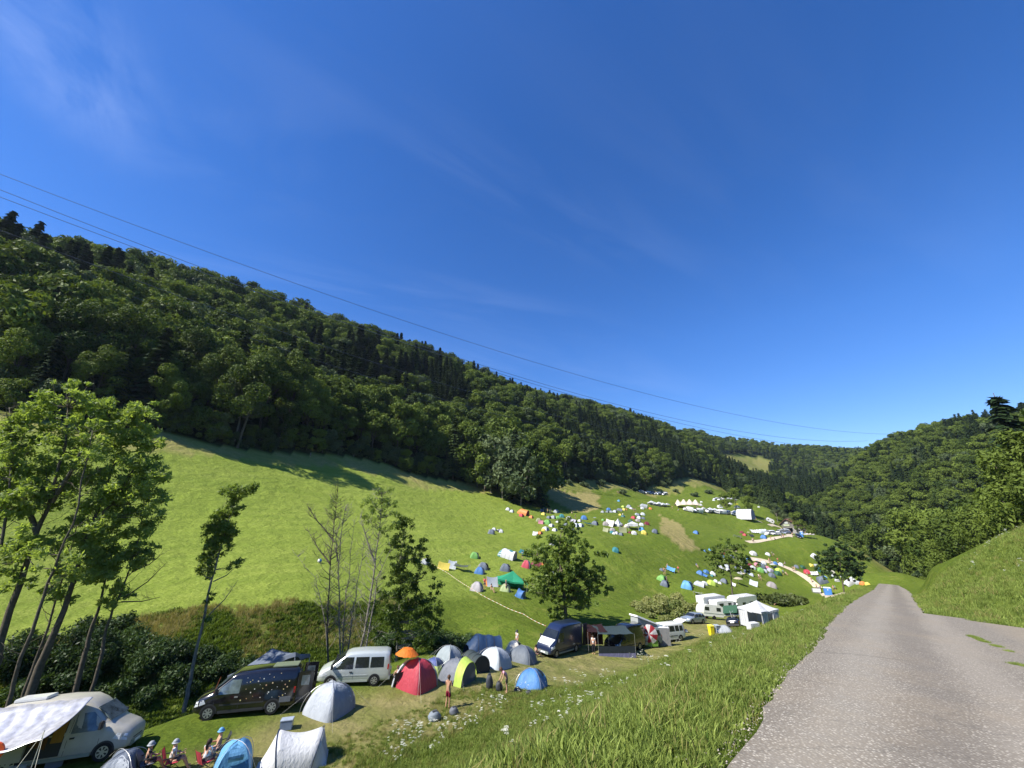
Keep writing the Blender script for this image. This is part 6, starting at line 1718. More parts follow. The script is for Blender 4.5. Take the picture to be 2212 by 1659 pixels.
    M_(490, 375, 90, lambda e, s: ridge_tent(e, s, s, s * .85, 'pale'), "pale pointed tent under the left end of the white tarpaulin", 190, "ridge_tent")
    M_(742, 260, 118, lambda e, s: dome_tent(e, s, s, s * .52, 'green', 'dark green'), "small green dome tent standing alone above the tarpaulin", 5)
    M_(1095, 262, 190, lambda e, s: tunnel_tent(e, s * .55, s, s * .46, 'white', 'grey', 'teal'), "long white tunnel tent with teal ends and a dark gable", -25, "tunnel_tent")
    M_(1270, 240, 100, lambda e, s: tarp(e, s * .8, s, s * .5, 'teal', .6), "teal awning sheet left of the big maple's crown", -15, "tarpaulin", "tarpaulin")
    M_(835, 385, 145, lambda e, s: dome_tent(e, s * .8, s, s * .52, 'slate'), "slate grey dome tent behind the blue one", -5)
    M_(795, 435, 135, lambda e, s: dome_tent(e, s * .9, s, s * .56, 'blue', 'navy'), "blue dome tent with a white arch in front of the slate tent", -5)
    M_(1075, 402, 140, lambda e, s: dome_tent(e, s * .85, s, s * .56, 'slate', 'dark', stripe='cream'), "slate dome tent with a cream stripe above the green marquee", -5)
    M_(1300, 365, 115, lambda e, s: dome_tent(e, s, s, s * .72, (.65, .06, .10), 'silver'), "bright red dome tent at the left edge of the maple's crown", -10)
    M_(1405, 372, 110, lambda e, s: tunnel_tent(e, s * .8, s, s * .6, 'maroon'), "maroon tent seen through the maple's crown", -10, "tunnel_tent")
    M_(1490, 372, 120, lambda e, s: dome_tent(e, s, s, s * .65, 'orange'), "orange tent glowing through the maple's crown", -10)
    M_(1575, 470, 115, lambda e, s: dome_tent(e, s, s, s * .7, 'pale', 'sky'), "pale blue tent behind the maple's trunk", -10)
    M_(765, 620, 165, lambda e, s: dome_tent(e, s * .9, s, s * .62, (.46, .43, .44), 'taupe'), "pinkish grey dome tent left of the green marquee", -10)
    M_(925, 572, 125, lambda e, s: ridge_tent(e, s, s, s * .75, 'silver', 'orange'), "pale grey pointed tent with orange cloth on its top", 200, "ridge_tent")
    M_(1140, 592, 400, lambda e, s: peak_tent(e, s * .55, s * .82, s * .42, 'emerald', [((-s * .36, s * .24), (s * .36, s * .24))], wallh=.42), "large emerald green peaked marquee on the meadow", 5, "marquee", "marquee")
    M_(1075, 625, 135, lambda e, s: dome_tent(e, s * .9, s, s * .62, (.42, .52, .22), 'olive'), "pale green dome tent under the emerald marquee's edge", -10)
    M_(1238, 692, 115, lambda e, s: popup_tent(e, s * .85, s, s * .72, 'blue', 'slate'), "small blue pop-up tent in front of the emerald marquee", -30, "popup_tent")
def ordinal_labels(items):
    """items: (thing, colour, type, cluster, px) -> labels that tell look-alikes apart by their order in the photograph"""
    from collections import defaultdict
    D = defaultdict(list)
    for it in items: D[(it[1], it[2], it[3])].append(it)
    O_ = ["leftmost", "second from the left", "third from the left", "fourth from the left", "fifth from the left", "sixth from the left", "seventh from the left", "eighth from the left", "ninth from the left", "tenth from the left", "eleventh from the left", "twelfth from the left"]
    for (c, ty, cl), L in D.items():
        L.sort(key=lambda a: a[4]); n = len(L)
        for i, it in enumerate(L):
            it[0]["label"] = "%s %s%s, %s" % (c, ty, "" if n == 1 else (", " + ("rightmost" if i == n - 1 else O_[min(i, 11)])), cl)
            it[0]["group"] = "small tents " + cl
def build_far_tents():
    z7 = lambda x, y: (1069.8 + x * .1736, 1014.9 + y * .1736, .1736)
    z6 = lambda x, y: (987.5 + x * .1984, 1042.4 + y * .1984, .1984)
    z5 = lambda x, y: (1371.5 + x * .1488, 1234.4 + y * .1488, .1488)
    z3 = lambda x, y: (1399 + x * .124, 1097 + y * .124, .124)
    z4 = lambda x, y: (1618.4 + x * .1364, 1097.2 + y * .1364, .1364)
    zr = lambda x, y: (1399 + x * .2232, 1042.4 + y * .2232, .2232)
    A_ = "upper left camp cluster"
    B_ = "middle hill camp cluster"
    C_ = "beside the two motorcycles"
    D_ = "lower camp slope"
    E_ = "by the track below the barn"
    F_ = "in the crowd along the gravel path"
    H_ = "right of the gravel path"
    I_ = "far meadow by the marquees"
    L = []
    def add(tf, cl, rows):
        for r_ in rows: L.append((tf, cl) + r_)
    add(z7, A_, [(155, 500, 66, 'white', 'd'), (205, 525, 60, 'pale', 'd'), (345, 552, 150, 'orange', 't'), (325, 577, 66, 'red', 'd'), (447, 597, 62, 'orange', 'd'), (590, 520, 70, 'navy', 'd'), (645, 532, 110, 'dark', 'c'), (758, 530, 78, 'grey', 'd'),
                 (600, 560, 62, 'yellow', 'd'), (540, 640, 84, 'olive', 'd'), (565, 668, 75, 'pink', 'r'), (645, 672, 112, 'green', 'd'), (665, 602, 62, 'slate', 'd'), (720, 602, 72, 'grey', 'd'), (780, 607, 70, 'green', 'd'), (828, 588, 78, 'teal', 'd'), (915, 622, 90, 'lilac', 'd'),
                 (970, 652, 92, 'lilac', 't'), (1105, 612, 92, 'blue', 'd'), (1050, 642, 52, 'white', 'd'), (1150, 692, 120, 'sky', 'p'), (1240, 680, 95, 'slate', 'd'), (1240, 628, 55, 'grey', 'u'), (625, 752, 95, 'white', 'd'), (600, 756, 60, 'yellow', 'd'), (560, 800, 68, 'orange', 'd'),
                 (500, 812, 80, 'white', 'r'), (700, 705, 70, 'white', 'd'), (780, 655, 62, 'white', 'd'), (1000, 705, 90, 'pale', 'd'), (1062, 705, 82, 'pale', 'd'), (960, 742, 62, 'slate', 'd'), (740, 760, 70, 'white', 'd'), (830, 730, 70, 'pale', 'd'), (880, 690, 60, 'slate', 'd'), (700, 930, 80, 'white', 'd')])
    add(z7, B_, [(1335, 532, 52, 'grey', 'd'), (1385, 528, 36, 'lime', 'd'), (1410, 502, 62, 'blue', 'd'), (1395, 530, 50, 'slate', 'd'), (1440, 530, 48, 'grey', 'd'), (1490, 530, 62, 'silver', 'd'), (1545, 510, 74, 'slate', 't'), (1600, 502, 52, 'yellow', 'd'), (1625, 500, 34, 'orange', 'd'),
                 (1590, 466, 46, 'lime', 'd'), (1660, 470, 74, 'grey', 'd'), (1690, 486, 42, 'white', 'd'), (1845, 464, 96, 'grey', 't'), (1830, 486, 52, 'white', 'd'), (1930, 490, 48, 'orange', 'd'), (1553, 566, 44, 'yellow', 'd'), (1590, 586, 52, 'teal', 'd'), (1535, 392, 42, 'sky', 'd'),
                 (1718, 606, 66, 'red', 'd'), (1780, 572, 62, 'slate', 'd'), (1835, 562, 64, 'pale', 'd'), (1790, 606, 62, 'pale', 'd'), (1840, 613, 58, 'slate', 'd'), (1760, 562, 52, 'silver', 'd'), (1340, 630, 44, 'green', 'd'), (1375, 686, 90, 'taupe', 'd'), (1430, 692, 130, 'cream', 'r'),
                 (1525, 696, 105, 'white', 'b'), (1580, 696, 38, 'pink', 'd'), (1680, 652, 72, 'dark green', 'd'), (1775, 642, 72, 'taupe', 'd'), (1640, 712, 72, 'white', 'd'), (1750, 692, 62, 'green', 'd'), (1820, 692, 68, 'white', 'd'), (1885, 682, 78, 'maroon', 'd'), (1715, 742, 140, 'white', 'g'),
                 (1375, 766, 84, 'olive', 'r'), (1460, 762, 84, 'taupe', 'd'), (1450, 788, 62, 'teal', 'd'), (1585, 772, 112, 'olive', 'r'), (1510, 796, 58, 'white', 'd'), (1565, 812, 64, 'slate', 'd'), (1672, 786, 44, 'maroon', 'd'), (1728, 798, 78, 'white', 'd'), (1820, 752, 84, 'sky', 'd'),
                 (1850, 792, 82, 'yellow', 'd'), (1985, 776, 84, 'slate', 'd'), (1620, 715, 50, 'beige', 'd'), (1475, 800, 50, 'white', 'd'), (1700, 660, 50, 'slate', 'd')])
    add(z6, C_, [(370, 557, 92, 'slate', 'd'), (400, 520, 60, 'white', 'd'), (478, 540, 60, 'white', 'd')])
    add(z6, "standing alone in the middle of the open slope", [(1725, 747, 90, 'teal', 'd')])
    add(z5, D_, [(390, 125, 150, 'green', 'd'), (430, 197, 140, 'slate', 'd'), (755, 228, 190, 'sky', 'D'), (935, 210, 155, 'silver', 't'), (1010, 190, 95, 'white', 'd'), (1110, 192, 135, 'lime', 'd'), (1170, 152, 72, 'white', 'd'), (1290, 157, 112, 'slate', 'd'), (920, 342, 150, 'white', 'p'),
                 (1715, 200, 125, 'pale', 'r'), (1985, 226, 150, 'taupe', 'd'), (1510, 187, 140, 'beige', 'u'), (1230, 178, 60, 'white', 'd'), (1430, 205, 70, 'white', 'r')])
    add(z3, D_, [(395, 1102, 170, 'sky', 'p'), (240, 1090, 82, 'slate', 'd'), (910, 1155, 130, 'blue', 'd'), (1020, 1132, 105, 'blue', 'd'), (985, 1196, 112, 'blue', 'p'), (1135, 1162, 112, 'white', 'd'), (1265, 1052, 130, 'white', 'p'), (1370, 1042, 120, 'silver', 'd'), (1120, 1192, 62, 'teal', 'd')])
    add(z3, "alone on the grass above the curving footpath", [(840, 447, 105, 'blue', 'd')])
    add(z3, "at the left edge of the dry grass patch", [(120, 427, 115, 'slate', 'd')])
    add(z3, E_, [(1560, 520, 130, 'white', 'p'), (1640, 442, 84, 'maroon', 'd'), (1690, 482, 74, 'red', 'd'), (1810, 502, 92, 'dark', 'p'), (1870, 442, 150, 'white', 'p'), (1990, 442, 160, 'pale', 't'), (2020, 527, 122, 'blue', 'd'), (2065, 470, 62, 'white', 'd'), (1760, 460, 60, 'beige', 'u')])
    add(z3, F_, [(1320, 790, 92, 'red', 'd'), (1310, 852, 62, 'blue', 'd'), (1090, 742, 66, 'sky', 'd'), (1760, 902, 92, 'blue', 'd'), (1530, 802, 84, 'beige', 'u'), (1730, 1132, 130, 'navy', 'd'), (1600, 1142, 102, 'white', 'd'), (1470, 862, 84, 'slate', 'd'), (1450, 892, 52, 'green', 'd'),
                 (1620, 980, 130, 'beige', 'u'), (1700, 960, 100, 'white', 'd'), (1580, 900, 80, 'silver', 'd'), (1660, 1060, 110, 'white', 'r'), (1780, 1010, 90, 'maroon', 'd'), (1000, 760, 60, 'blue', 'd'), (1400, 1100, 90, 'white', 'd'), (1550, 1060, 80, 'slate', 'd'), (1690, 1200, 90, 'beige', 'u'), (1810, 1180, 90, 'silver', 'd')])
    add(z3, "on the smooth slope between track and path", [(1840, 812, 125, 'white', 'd'), (2090, 822, 92, 'white', 'd')])
    add(z4, F_, [(130, 872, 92, 'white', 'u'), (120, 912, 92, 'pink', 'd'), (230, 882, 84, 'white', 'd'), (205, 937, 112, 'slate', 'd'), (180, 1002, 120, 'green', 'd'), (380, 952, 95, 'white', 'u'), (290, 962, 84, 'pink', 'd'), (335, 1000, 100, 'lilac', 'd'), (422, 952, 62, 'navy', 'd'),
                 (470, 1002, 105, 'lime', 'd'), (455, 1052, 112, 'dark green', 'd'), (360, 1085, 112, 'slate', 'd'), (60, 960, 90, 'white', 'd'), (250, 1010, 80, 'silver', 'd'), (30, 1010, 80, 'beige', 'u')])
    add(z4, "just above the gravel path", [(415, 887, 74, 'blue', 'd'), (500, 907, 82, 'white', 'd'), (745, 947, 92, 'slate', 'd'), (845, 955, 92, 'dark green', 'd')])
    add(z4, "alone on the smooth slope left of the roadside tree", [(1025, 772, 112, 'white', 'd')])
    add(z4, H_, [(985, 922, 82, 'yellow', 'd'), (1060, 917, 74, 'grey', 'd'), (920, 1030, 112, 'red', 'd'), (1040, 1062, 120, 'white', 'p'), (1100, 992, 104, 'teal', 'd'), (1165, 1162, 170, 'slate', 'd'), (1190, 1112, 84, 'sky', 'd'), (1240, 1012, 62, 'white', 'd'), (1310, 1032, 84, 'cream', 'd'),
                 (1395, 1147, 84, 'white', 'd'), (1600, 1205, 185, 'white', 't'), (1725, 1195, 95, 'silver', 'd'), (1800, 1208, 92, 'orange', 'd'), (1875, 1216, 82, 'yellow', 'd'), (1350, 1080, 80, 'pale', 'd'), (1480, 1090, 70, 'white', 'd')])
    add(zr, I_, [(410, 206, 50, 'slate', 'd'), (520, 192, 26, 'white', 'd'), (512, 222, 36, 'white', 'd'), (700, 242, 60, 'white', 'd'), (865, 232, 40, 'yellow', 'u'), (1075, 240, 24, 'white', 'd'), (1170, 240, 20, 'white', 'd'), (1320, 238, 30, 'white', 'd'), (1270, 232, 40, 'pale', 'd'), (870, 262, 60, 'white', 'g'),
                 (985, 190, 30, 'teal', 'd'), (1040, 188, 26, 'blue', 'd'), (930, 200, 30, 'sky', 'd'), (640, 175, 30, 'pale', 'd'), (725, 160, 40, 'white', 'd'), (800, 210, 40, 'white', 'd')])
    PT = {}; items = []
    r = np.random.default_rng(77)
    TY = {'d': "dome tent", 'D': "large dome tent", 't': "tunnel tent", 'p': "stretched tarpaulin", 'r': "ridge tent", 'g': "open gazebo", 'u': "sun umbrella", 'b': "pointed bell tent", 'c': "dark shelter"}
    NM = {'d': "dome_tent", 'D': "dome_tent", 't': "tunnel_tent", 'p': "tarpaulin", 'r': "ridge_tent", 'g': "gazebo", 'u': "sun_umbrella", 'b': "bell_tent", 'c': "canopy"}
    CT = {'p': "tarpaulin", 'g': "gazebo", 'u': "umbrella", 'c': "canopy"}
    darker = {'white': 'slate', 'pale': 'slate', 'grey': 'slate', 'blue': 'navy', 'sky': 'navy', 'orange': 'maroon', 'red': 'maroon', 'yellow': 'olive', 'green': 'dark green', 'lime': 'olive'}  # darker door cloth; shade of the tent's right side is put into its colour
    for tf, cl, x, y, w_, c, ty in L:
        px, py, k = tf(x, y); p = G(px, py)
        if p is None: continue
        s = max(.8, w_ * k * pxm(p)) * .90
        key = (c, ty)
        e = empty(NM[ty], p, 0, None, CT.get(ty, "tent"))
        if key not in PT:
            if ty in 'dD': dome_tent(e, .9, 1.0, .60, c, darker.get(c), fine=False, stripe=('white' if ty == 'D' else None))
            elif ty == 't': tunnel_tent(e, .6, 1.0, .46, c, darker.get(c), fine=False)
            elif ty in 'p': tarp(e, .6, .95, .42, c, .35)
            elif ty == 'c': tarp(e, .6, .95, .5, c, .95)
            elif ty == 'r': ridge_tent(e, .7, .9, .62, c, darker.get(c))
            elif ty == 'b': peak_tent(e, .8, .9, .95, c, wallh=.25)
            elif ty == 'g': peak_tent(e, .7, .95, .75, c, wallh=.7)
            elif ty == 'u': umbrella(e, .5, .75, c)
            PT[key] = [ch for ch in e.children]
        else:
            for ch in PT[key]: copy_tree(ch, e)
        e.scale = (s, s, s)
        e.rotation_euler = (0, 0, R(-20 + 50 * (r.random() - .5)) + (math.pi if ty == 'p' and r.random() < .4 else 0))
        if ty not in 'ug': tilt(e, Vector(p), e.rotation_euler.z, s, s)
        items.append((e, {'pale': 'pale blue-grey', 'sky': 'bright blue', 'dark': 'black', 'navy': 'dark blue', 'slate': 'slate grey', 'silver': 'silver grey', 'brown': 'dark brown'}.get(c, c), TY[ty], cl, px))
    ordinal_labels(items)
def umbrella(e, rad, h, c, c2=None, n=10, lean=0.0, drop=.22):
    for q, col in ((0, c), (1, c2)):
        if col is None: continue
        V = []; Fc = []
        for k in range(n):
            if c2 is not None and k % 2 != q: continue
            a0, a1 = 2 * math.pi * k / n, 2 * math.pi * (k + 1) / n
            b = len(V); V.append(Vector((0, 0, h)))
            for f in (.45, 1.0):
                for a in (a0, (a0 + a1) / 2, a1):
                    sg = .97 if a not in (a0, a1) else 1
                    V.append(Vector((math.cos(a) * rad * f * sg, math.sin(a) * rad * f * sg, h - drop * rad * f ** 2 * 1.6 + (.02 * rad if sg < 1 else 0))))
            Fc += [(b, b + 1, b + 2), (b, b + 2, b + 3), (b + 1, b + 4, b + 5, b + 2), (b + 2, b + 5, b + 6, b + 3)]
        mesh_obj("canopy" if not q else "canopy_segments", V, Fc, fabric(TC[col] if isinstance(col, str) else col, .45), e, smooth=False)
    pole_arc([(0, 0, -.02), (0, 0, h * 1.02)], .015 * max(1, rad), e, M_POLE)

# ---------------------------------------------------------------- people
SKIN = paint((.52, .30, .20), .55, .3, dirt=.06, name="skin")
SKIN_TAN = paint((.40, .22, .14), .55, .3, dirt=.06, name="tanned_skin")
HAIRS = {'dark': (.03, .02, .015), 'brown': (.09, .05, .03), 'blond': (.35, .25, .12)}
def skin_mesh(name, pts, edges, rad, mat, parent, sub=2, extra=None):
    me = bpy.data.meshes.new(name); me.from_pydata([tuple(p) for p in pts], edges, []); me.update()
    o = bpy.data.objects.new(name, me); COL.objects.link(o)
    sk = o.modifiers.new("skin", 'SKIN'); sk.use_smooth_shade = True
    lay = me.skin_vertices[0].data
    for i, r_ in enumerate(rad):
        lay[i].radius = r_ if isinstance(r_, tuple) else (r_, r_)
    lay[0].use_root = True
    if sub: sd = o.modifiers.new("sub", 'SUBSURF'); sd.levels = sub; sd.render_levels = sub
    dg = bpy.context.evaluated_depsgraph_get(); ev = o.evaluated_get(dg)
    nm = bpy.data.meshes.new_from_object(ev)
    bpy.data.objects.remove(o)
    if extra:
        bm = bmesh.new(); bm.from_mesh(nm); V, Fc = extra
        bv = [bm.verts.new(v) for v in V]
        for f in Fc: bm.faces.new([bv[i] for i in f])
        bm.to_mesh(nm); bm.free()
    nm.materials.clear(); nm.materials.append(mat)
    for p in nm.polygons: p.use_smooth = True
    o = bpy.data.objects.new(name, nm); COL.objects.link(o); o.parent = parent
    return o
def pose(kind):
    """joint positions for a 1.75 m figure facing +x, left = +y"""
    J = dict(pelvis=(0, 0, .95), waist=(0, 0, 1.10), chest=(.01, 0, 1.30), neck=(.0, 0, 1.48), head=(.02, 0, 1.60), crown=(.015, 0, 1.70),
             hipL=(0, .09, .92), kneeL=(.02, .10, .50), ankL=(-.01, .10, .08), toeL=(.14, .11, .03), hipR=(0, -.09, .92), kneeR=(.02, -.10, .50), ankR=(-.01, -.10, .08), toeR=(.14, -.11, .03),
             shL=(0, .18, 1.42), elL=(-.02, .23, 1.14), wrL=(.06, .24, .90), haL=(.09, .24, .82), shR=(0, -.18, 1.42), elR=(-.02, -.23, 1.14), wrR=(.06, -.24, .90), haR=(.09, -.24, .82))
    if kind == 'hands_front':
        J.update(elL=(.08, .25, 1.18), wrL=(.30, .14, 1.22), haL=(.38, .10, 1.25), elR=(.06, -.24, 1.18), wrR=(.28, -.12, 1.24), haR=(.36, -.09, 1.28), kneeL=(.06, .12, .50), ankL=(-.04, .13, .08), toeL=(.10, .15, .03))
    elif kind == 'bend':
        J.update(waist=(.05, 0, 1.08), chest=(.20, 0, 1.23), neck=(.33, 0, 1.34), head=(.43, 0, 1.42), crown=(.49, 0, 1.49), shL=(.26, .17, 1.30), shR=(.26, -.17, 1.30),
                 elL=(.30, .20, 1.04), wrL=(.40, .14, .84), haL=(.44, .12, .76), elR=(.30, -.20, 1.04), wrR=(.42, -.14, .86), haR=(.47, -.12, .78), ankR=(-.10, -.12, .08), toeR=(.05, -.13, .03), kneeR=(-.02, -.11, .50))
    elif kind == 'walk':
        J.update(kneeL=(.16, .10, .52), ankL=(.22, .10, .10), toeL=(.36, .10, .06), kneeR=(-.03, -.10, .50), ankR=(-.26, -.10, .13), toeR=(-.14, -.10, .04), elL=(-.12, .22, 1.15), wrL=(-.10, .23, .92), haL=(-.08, .23, .84), elR=(.08, -.22, 1.15), wrR=(.22, -.22, .96), haR=(.28, -.21, .90))
    elif kind == 'sit':
        J.update(**{k: (v[0], v[1], v[2] - .50) for k, v in J.items() if k in ('pelvis', 'waist', 'chest', 'neck', 'head', 'crown', 'shL', 'shR')})
        J.update(hipL=(.02, .09, .43), hipR=(.02, -.09, .43), kneeL=(.42, .12, .50), kneeR=(.42, -.12, .50), ankL=(.62, .12, .10), toeL=(.76, .13, .06), ankR=(.66, -.14, .10), toeR=(.80, -.15, .06),
                 elL=(.10, .24, .66), wrL=(.32, .18, .60), haL=(.40, .15, .58), elR=(.10, -.24, .66), wrR=(.34, -.14, .72), haR=(.41, -.12, .77))
    elif kind == 'sit_back':
        J.update(**{k: (v[0] - .0, v[1], v[2] - .62) for k, v in J.items() if k in ('pelvis', 'waist', 'chest', 'neck', 'head', 'crown', 'shL', 'shR')})
        J.update(chest=(-.10, 0, .68), waist=(-.04, 0, .48), neck=(-.17, 0, .86), head=(-.17, 0, .98), crown=(-.17, 0, 1.08), shL=(-.15, .18, .80), shR=(-.15, -.18, .80), hipL=(.02, .09, .30), hipR=(.02, -.09, .30),
                 kneeL=(.40, .14, .55), ankL=(.60, .14, .12), toeL=(.74, .15, .08), kneeR=(.42, -.12, .40), ankR=(.82, -.14, .12), toeR=(.94, -.15, .20), elL=(-.02, .30, .62), wrL=(.22, .26, .62), haL=(.30, .24, .60), elR=(-.02, -.30, .60), wrR=(.20, -.22, .56), haR=(.28, -.2, .55))
    elif kind == 'reach':
        J.update(elL=(.10, .32, 1.35), wrL=(.28, .30, 1.45), haL=(.36, .30, 1.50))
    return {k: Vector(v) for k, v in J.items()}
FIG = {}
def person(px=None, py=None, head=0, kind='stand', label='', hair='dark', top=None, bottom=None, hat=None, scale=1.0, detail=True, group=None, loc=None, skin=None, dz=0.0, longhair=False, sleeves=False, trousers=False):
    p = Vector(loc) if loc is not None else Vector(G(px, py))
    e = empty("person", p + Vector((0, 0, dz)), R(head), label, "person", group); e.scale = (scale, scale, scale)
    sk = skin or SKIN
    key = (kind, hair, str(top), str(bottom), str(hat), detail, id(sk), sleeves, trousers, longhair)
    if key in FIG:
        for ch in FIG[key]: copy_tree(ch, e)
        return e
    J = pose(kind)
    names = ['pelvis', 'waist', 'chest', 'neck', 'head', 'crown', 'hipL', 'kneeL', 'ankL', 'toeL', 'hipR', 'kneeR', 'ankR', 'toeR', 'shL', 'elL', 'wrL', 'haL', 'shR', 'elR', 'wrR', 'haR']
    rad = {'pelvis': (.14, .115), 'waist': (.13, .10), 'chest': (.15, .115), 'neck': .055, 'head': (.082, .098), 'crown': (.062, .075), 'hipL': .088, 'kneeL': .055, 'ankL': .038, 'toeL': .03, 'hipR': .088, 'kneeR': .055, 'ankR': .038, 'toeR': .03,
           'shL': .058, 'elL': .040, 'wrL': .028, 'haL': .034, 'shR': .058, 'elR': .040, 'wrR': .028, 'haR': .034}
    ed = [('pelvis', 'waist'), ('waist', 'chest'), ('chest', 'neck'), ('neck', 'head'), ('head', 'crown'), ('pelvis', 'hipL'), ('hipL', 'kneeL'), ('kneeL', 'ankL'), ('ankL', 'toeL'), ('pelvis', 'hipR'), ('hipR', 'kneeR'), ('kneeR', 'ankR'), ('ankR', 'toeR'),
          ('chest', 'shL'), ('shL', 'elL'), ('elL', 'wrL'), ('wrL', 'haL'), ('chest', 'shR'), ('shR', 'elR'), ('elR', 'wrR'), ('wrR', 'haR')]
    ix = {n: i for i, n in enumerate(names)}
    V = []; Fc = []
    if detail:
        # fingers, thumb, nose and ears
        for s_ in 'LR':
            h = J['ha' + s_]; d = (h - J['wr' + s_]).normalized(); side = Vector((0, 1, 0)).cross(d).normalized(); up = d.cross(side)
            for k, (o_, l) in enumerate(((-.024, .062), (-.008, .072), (.008, .068), (.022, .054))):
                a = h + d * .02 + side * o_; tube(V, Fc, [a, a + d * l * .55, a + d * l * .9 - up * .02], [.009, .0085, .006], 5)
            a = h - d * .02 + side * -.03; tube(V, Fc, [a, a - side * .03 + d * .02, a - side * .035 + d * .05], [.011, .010, .007], 5)
        hd = J['head']; tube(V, Fc, [hd + Vector((.085, 0, .02)), hd + Vector((.112, 0, -.012)), hd + Vector((.09, 0, -.025))], [.008, .015, .012], 5)
        for s_ in (-1, 1): tube(V, Fc, [hd + Vector((0, s_ * .080, -.02)), hd + Vector((-.01, s_ * .094, .02))], [.010, .016], 5)
    skin_mesh("body", [J[n] for n in names], [(ix[a], ix[b]) for a, b in ed], [rad[n] for n in names], sk, e, 2 if detail else 1, (V, Fc) if detail else None)
    hd = J['head']; cr = J['crown']; up = (cr - hd).normalized()
    if detail:
        V = []; Fc = []
        for s_ in (-1, 1):
            c = hd + Vector((.083, s_ * .032, .012)); V += [c + Vector((.004, s_ * -.012, 0)), c + Vector((.006, 0, .006)), c + Vector((.0, s_ * .013, 0)), c + Vector((.006, 0, -.006))]; b = len(V) - 4; Fc.append((b, b + 1, b + 2, b + 3))
        c = hd + Vector((.083, 0, -.055)); V += [c + Vector((0, -.022, 0)), c + Vector((.008, 0, .005)), c + Vector((0, .022, 0)), c + Vector((.006, 0, -.007))]; b = len(V) - 4; Fc.append((b, b + 1, b + 2, b + 3))
        mesh_obj("face", V, Fc, paint((.10, .04, .035), .5, name="eyes_and_mouth"), e)
    # hair or hat: cap over the head
    hm = paint(HAIRS.get(hair, (.05, .03, .02)), .7, .2, name="hair")
    def cap(name, mat, r0, drop, brim=0.0):
        V = []; Fc = []; n = 12; m = 5; c0 = hd + Vector((-.012, 0, .028))
        for j in range(m + 1):
            ph = j / m * (math.pi / 2 + drop)
            for k in range(n):
                th = 2 * math.pi * k / n; ff = .68 if (math.cos(th) > .35 and j == m and not brim) else 1
                ph2 = ph * ff; V.append(c0 + Vector((math.sin(ph2) * math.cos(th) * r0 * 1.06, math.sin(ph2) * math.sin(th) * r0 * .92, math.cos(ph2) * r0 * 1.15)))
        for j in range(m):
            for k in range(n): a = j * n + k; b = j * n + (k + 1) % n; Fc.append((a, a + n, b + n, b))
        if brim:
            b0 = len(V)
            for k in range(n): th = 2 * math.pi * k / n; V.append(c0 + Vector((math.cos(th) * (r0 + brim), math.sin(th) * (r0 + brim) * .92, -.005)))
            for k in range(n): Fc.append((m * n + k, b0 + k, b0 + (k + 1) % n, m * n + (k + 1) % n))
        mesh_obj(name, V, Fc, mat, e, smooth=True)
    cap("hair", hm, .112, .55 if not longhair else .8)
    if longhair:
        V = []; Fc = []; tube(V, Fc, [hd + Vector((-.08, 0, .02)), hd + Vector((-.12, 0, -.10)), hd + Vector((-.11, 0, -.24))], [.06, .06, .03], 7); mesh_obj("hair", V, Fc, hm, e, smooth=True)
    if hat: cap("hat", cloth(hat), .124, 0.0, .04)
    def cm(c): return paint(c if not isinstance(c, str) else TC[c], .8, .15, dirt=.15, scale=8, name="clothing")
    if top:
        ns = ['pelvis', 'waist', 'chest', 'neck', 'shL', 'shR'] + (['elL', 'elR'] if sleeves else ['seL', 'seR'])
        JJ = dict(J); JJ['seL'] = J['shL'].lerp(J['elL'], .45); JJ['seR'] = J['shR'].lerp(J['elR'], .45); JJ['neck'] = J['chest'].lerp(J['neck'], .72); JJ['pelvis'] = J['waist'].lerp(J['pelvis'], .75)
        rr = {'pelvis': (.165, .135), 'waist': (.155, .125), 'chest': (.172, .135), 'neck': .075, 'shL': .078, 'shR': .078, 'elL': .055, 'elR': .055, 'seL': .062, 'seR': .062}
        k = {n: i for i, n in enumerate(ns)}
        skin_mesh("shirt", [JJ[n] for n in ns], [(k['pelvis'], k['waist']), (k['waist'], k['chest']), (k['chest'], k['neck']), (k['chest'], k['shL']), (k['chest'], k['shR']), (k['shL'], 6), (k['shR'], 7)], [rr[n] for n in ns], cm(top), e, 1)
    if bottom:
        f = .98 if trousers else .86
        JJ = {'w': J['pelvis'].lerp(J['waist'], .35), 'p': J['pelvis'], 'hL': J['hipL'], 'hR': J['hipR'], 'kL': J['hipL'].lerp(J['kneeL'], f), 'kR': J['hipR'].lerp(J['kneeR'], f)}
        ns = ['p', 'w', 'hL', 'kL', 'hR', 'kR']; rr = [(.158, .128), (.142, .112), .108, .088, .108, .088]; E_ = [(0, 1), (0, 2), (2, 3), (0, 4), (4, 5)]
        if trousers: ns += ['aL', 'aR']; JJ['aL'] = J['kneeL'].lerp(J['ankL'], .95); JJ['aR'] = J['kneeR'].lerp(J['ankR'], .95); rr += [.058, .058]; E_ += [(3, 6), (5, 7)]
        skin_mesh("trousers" if trousers else "shorts", [JJ[n] for n in ns], E_, rr, cm(bottom), e, 1)
    FIG[key] = list(e.children)
    return e
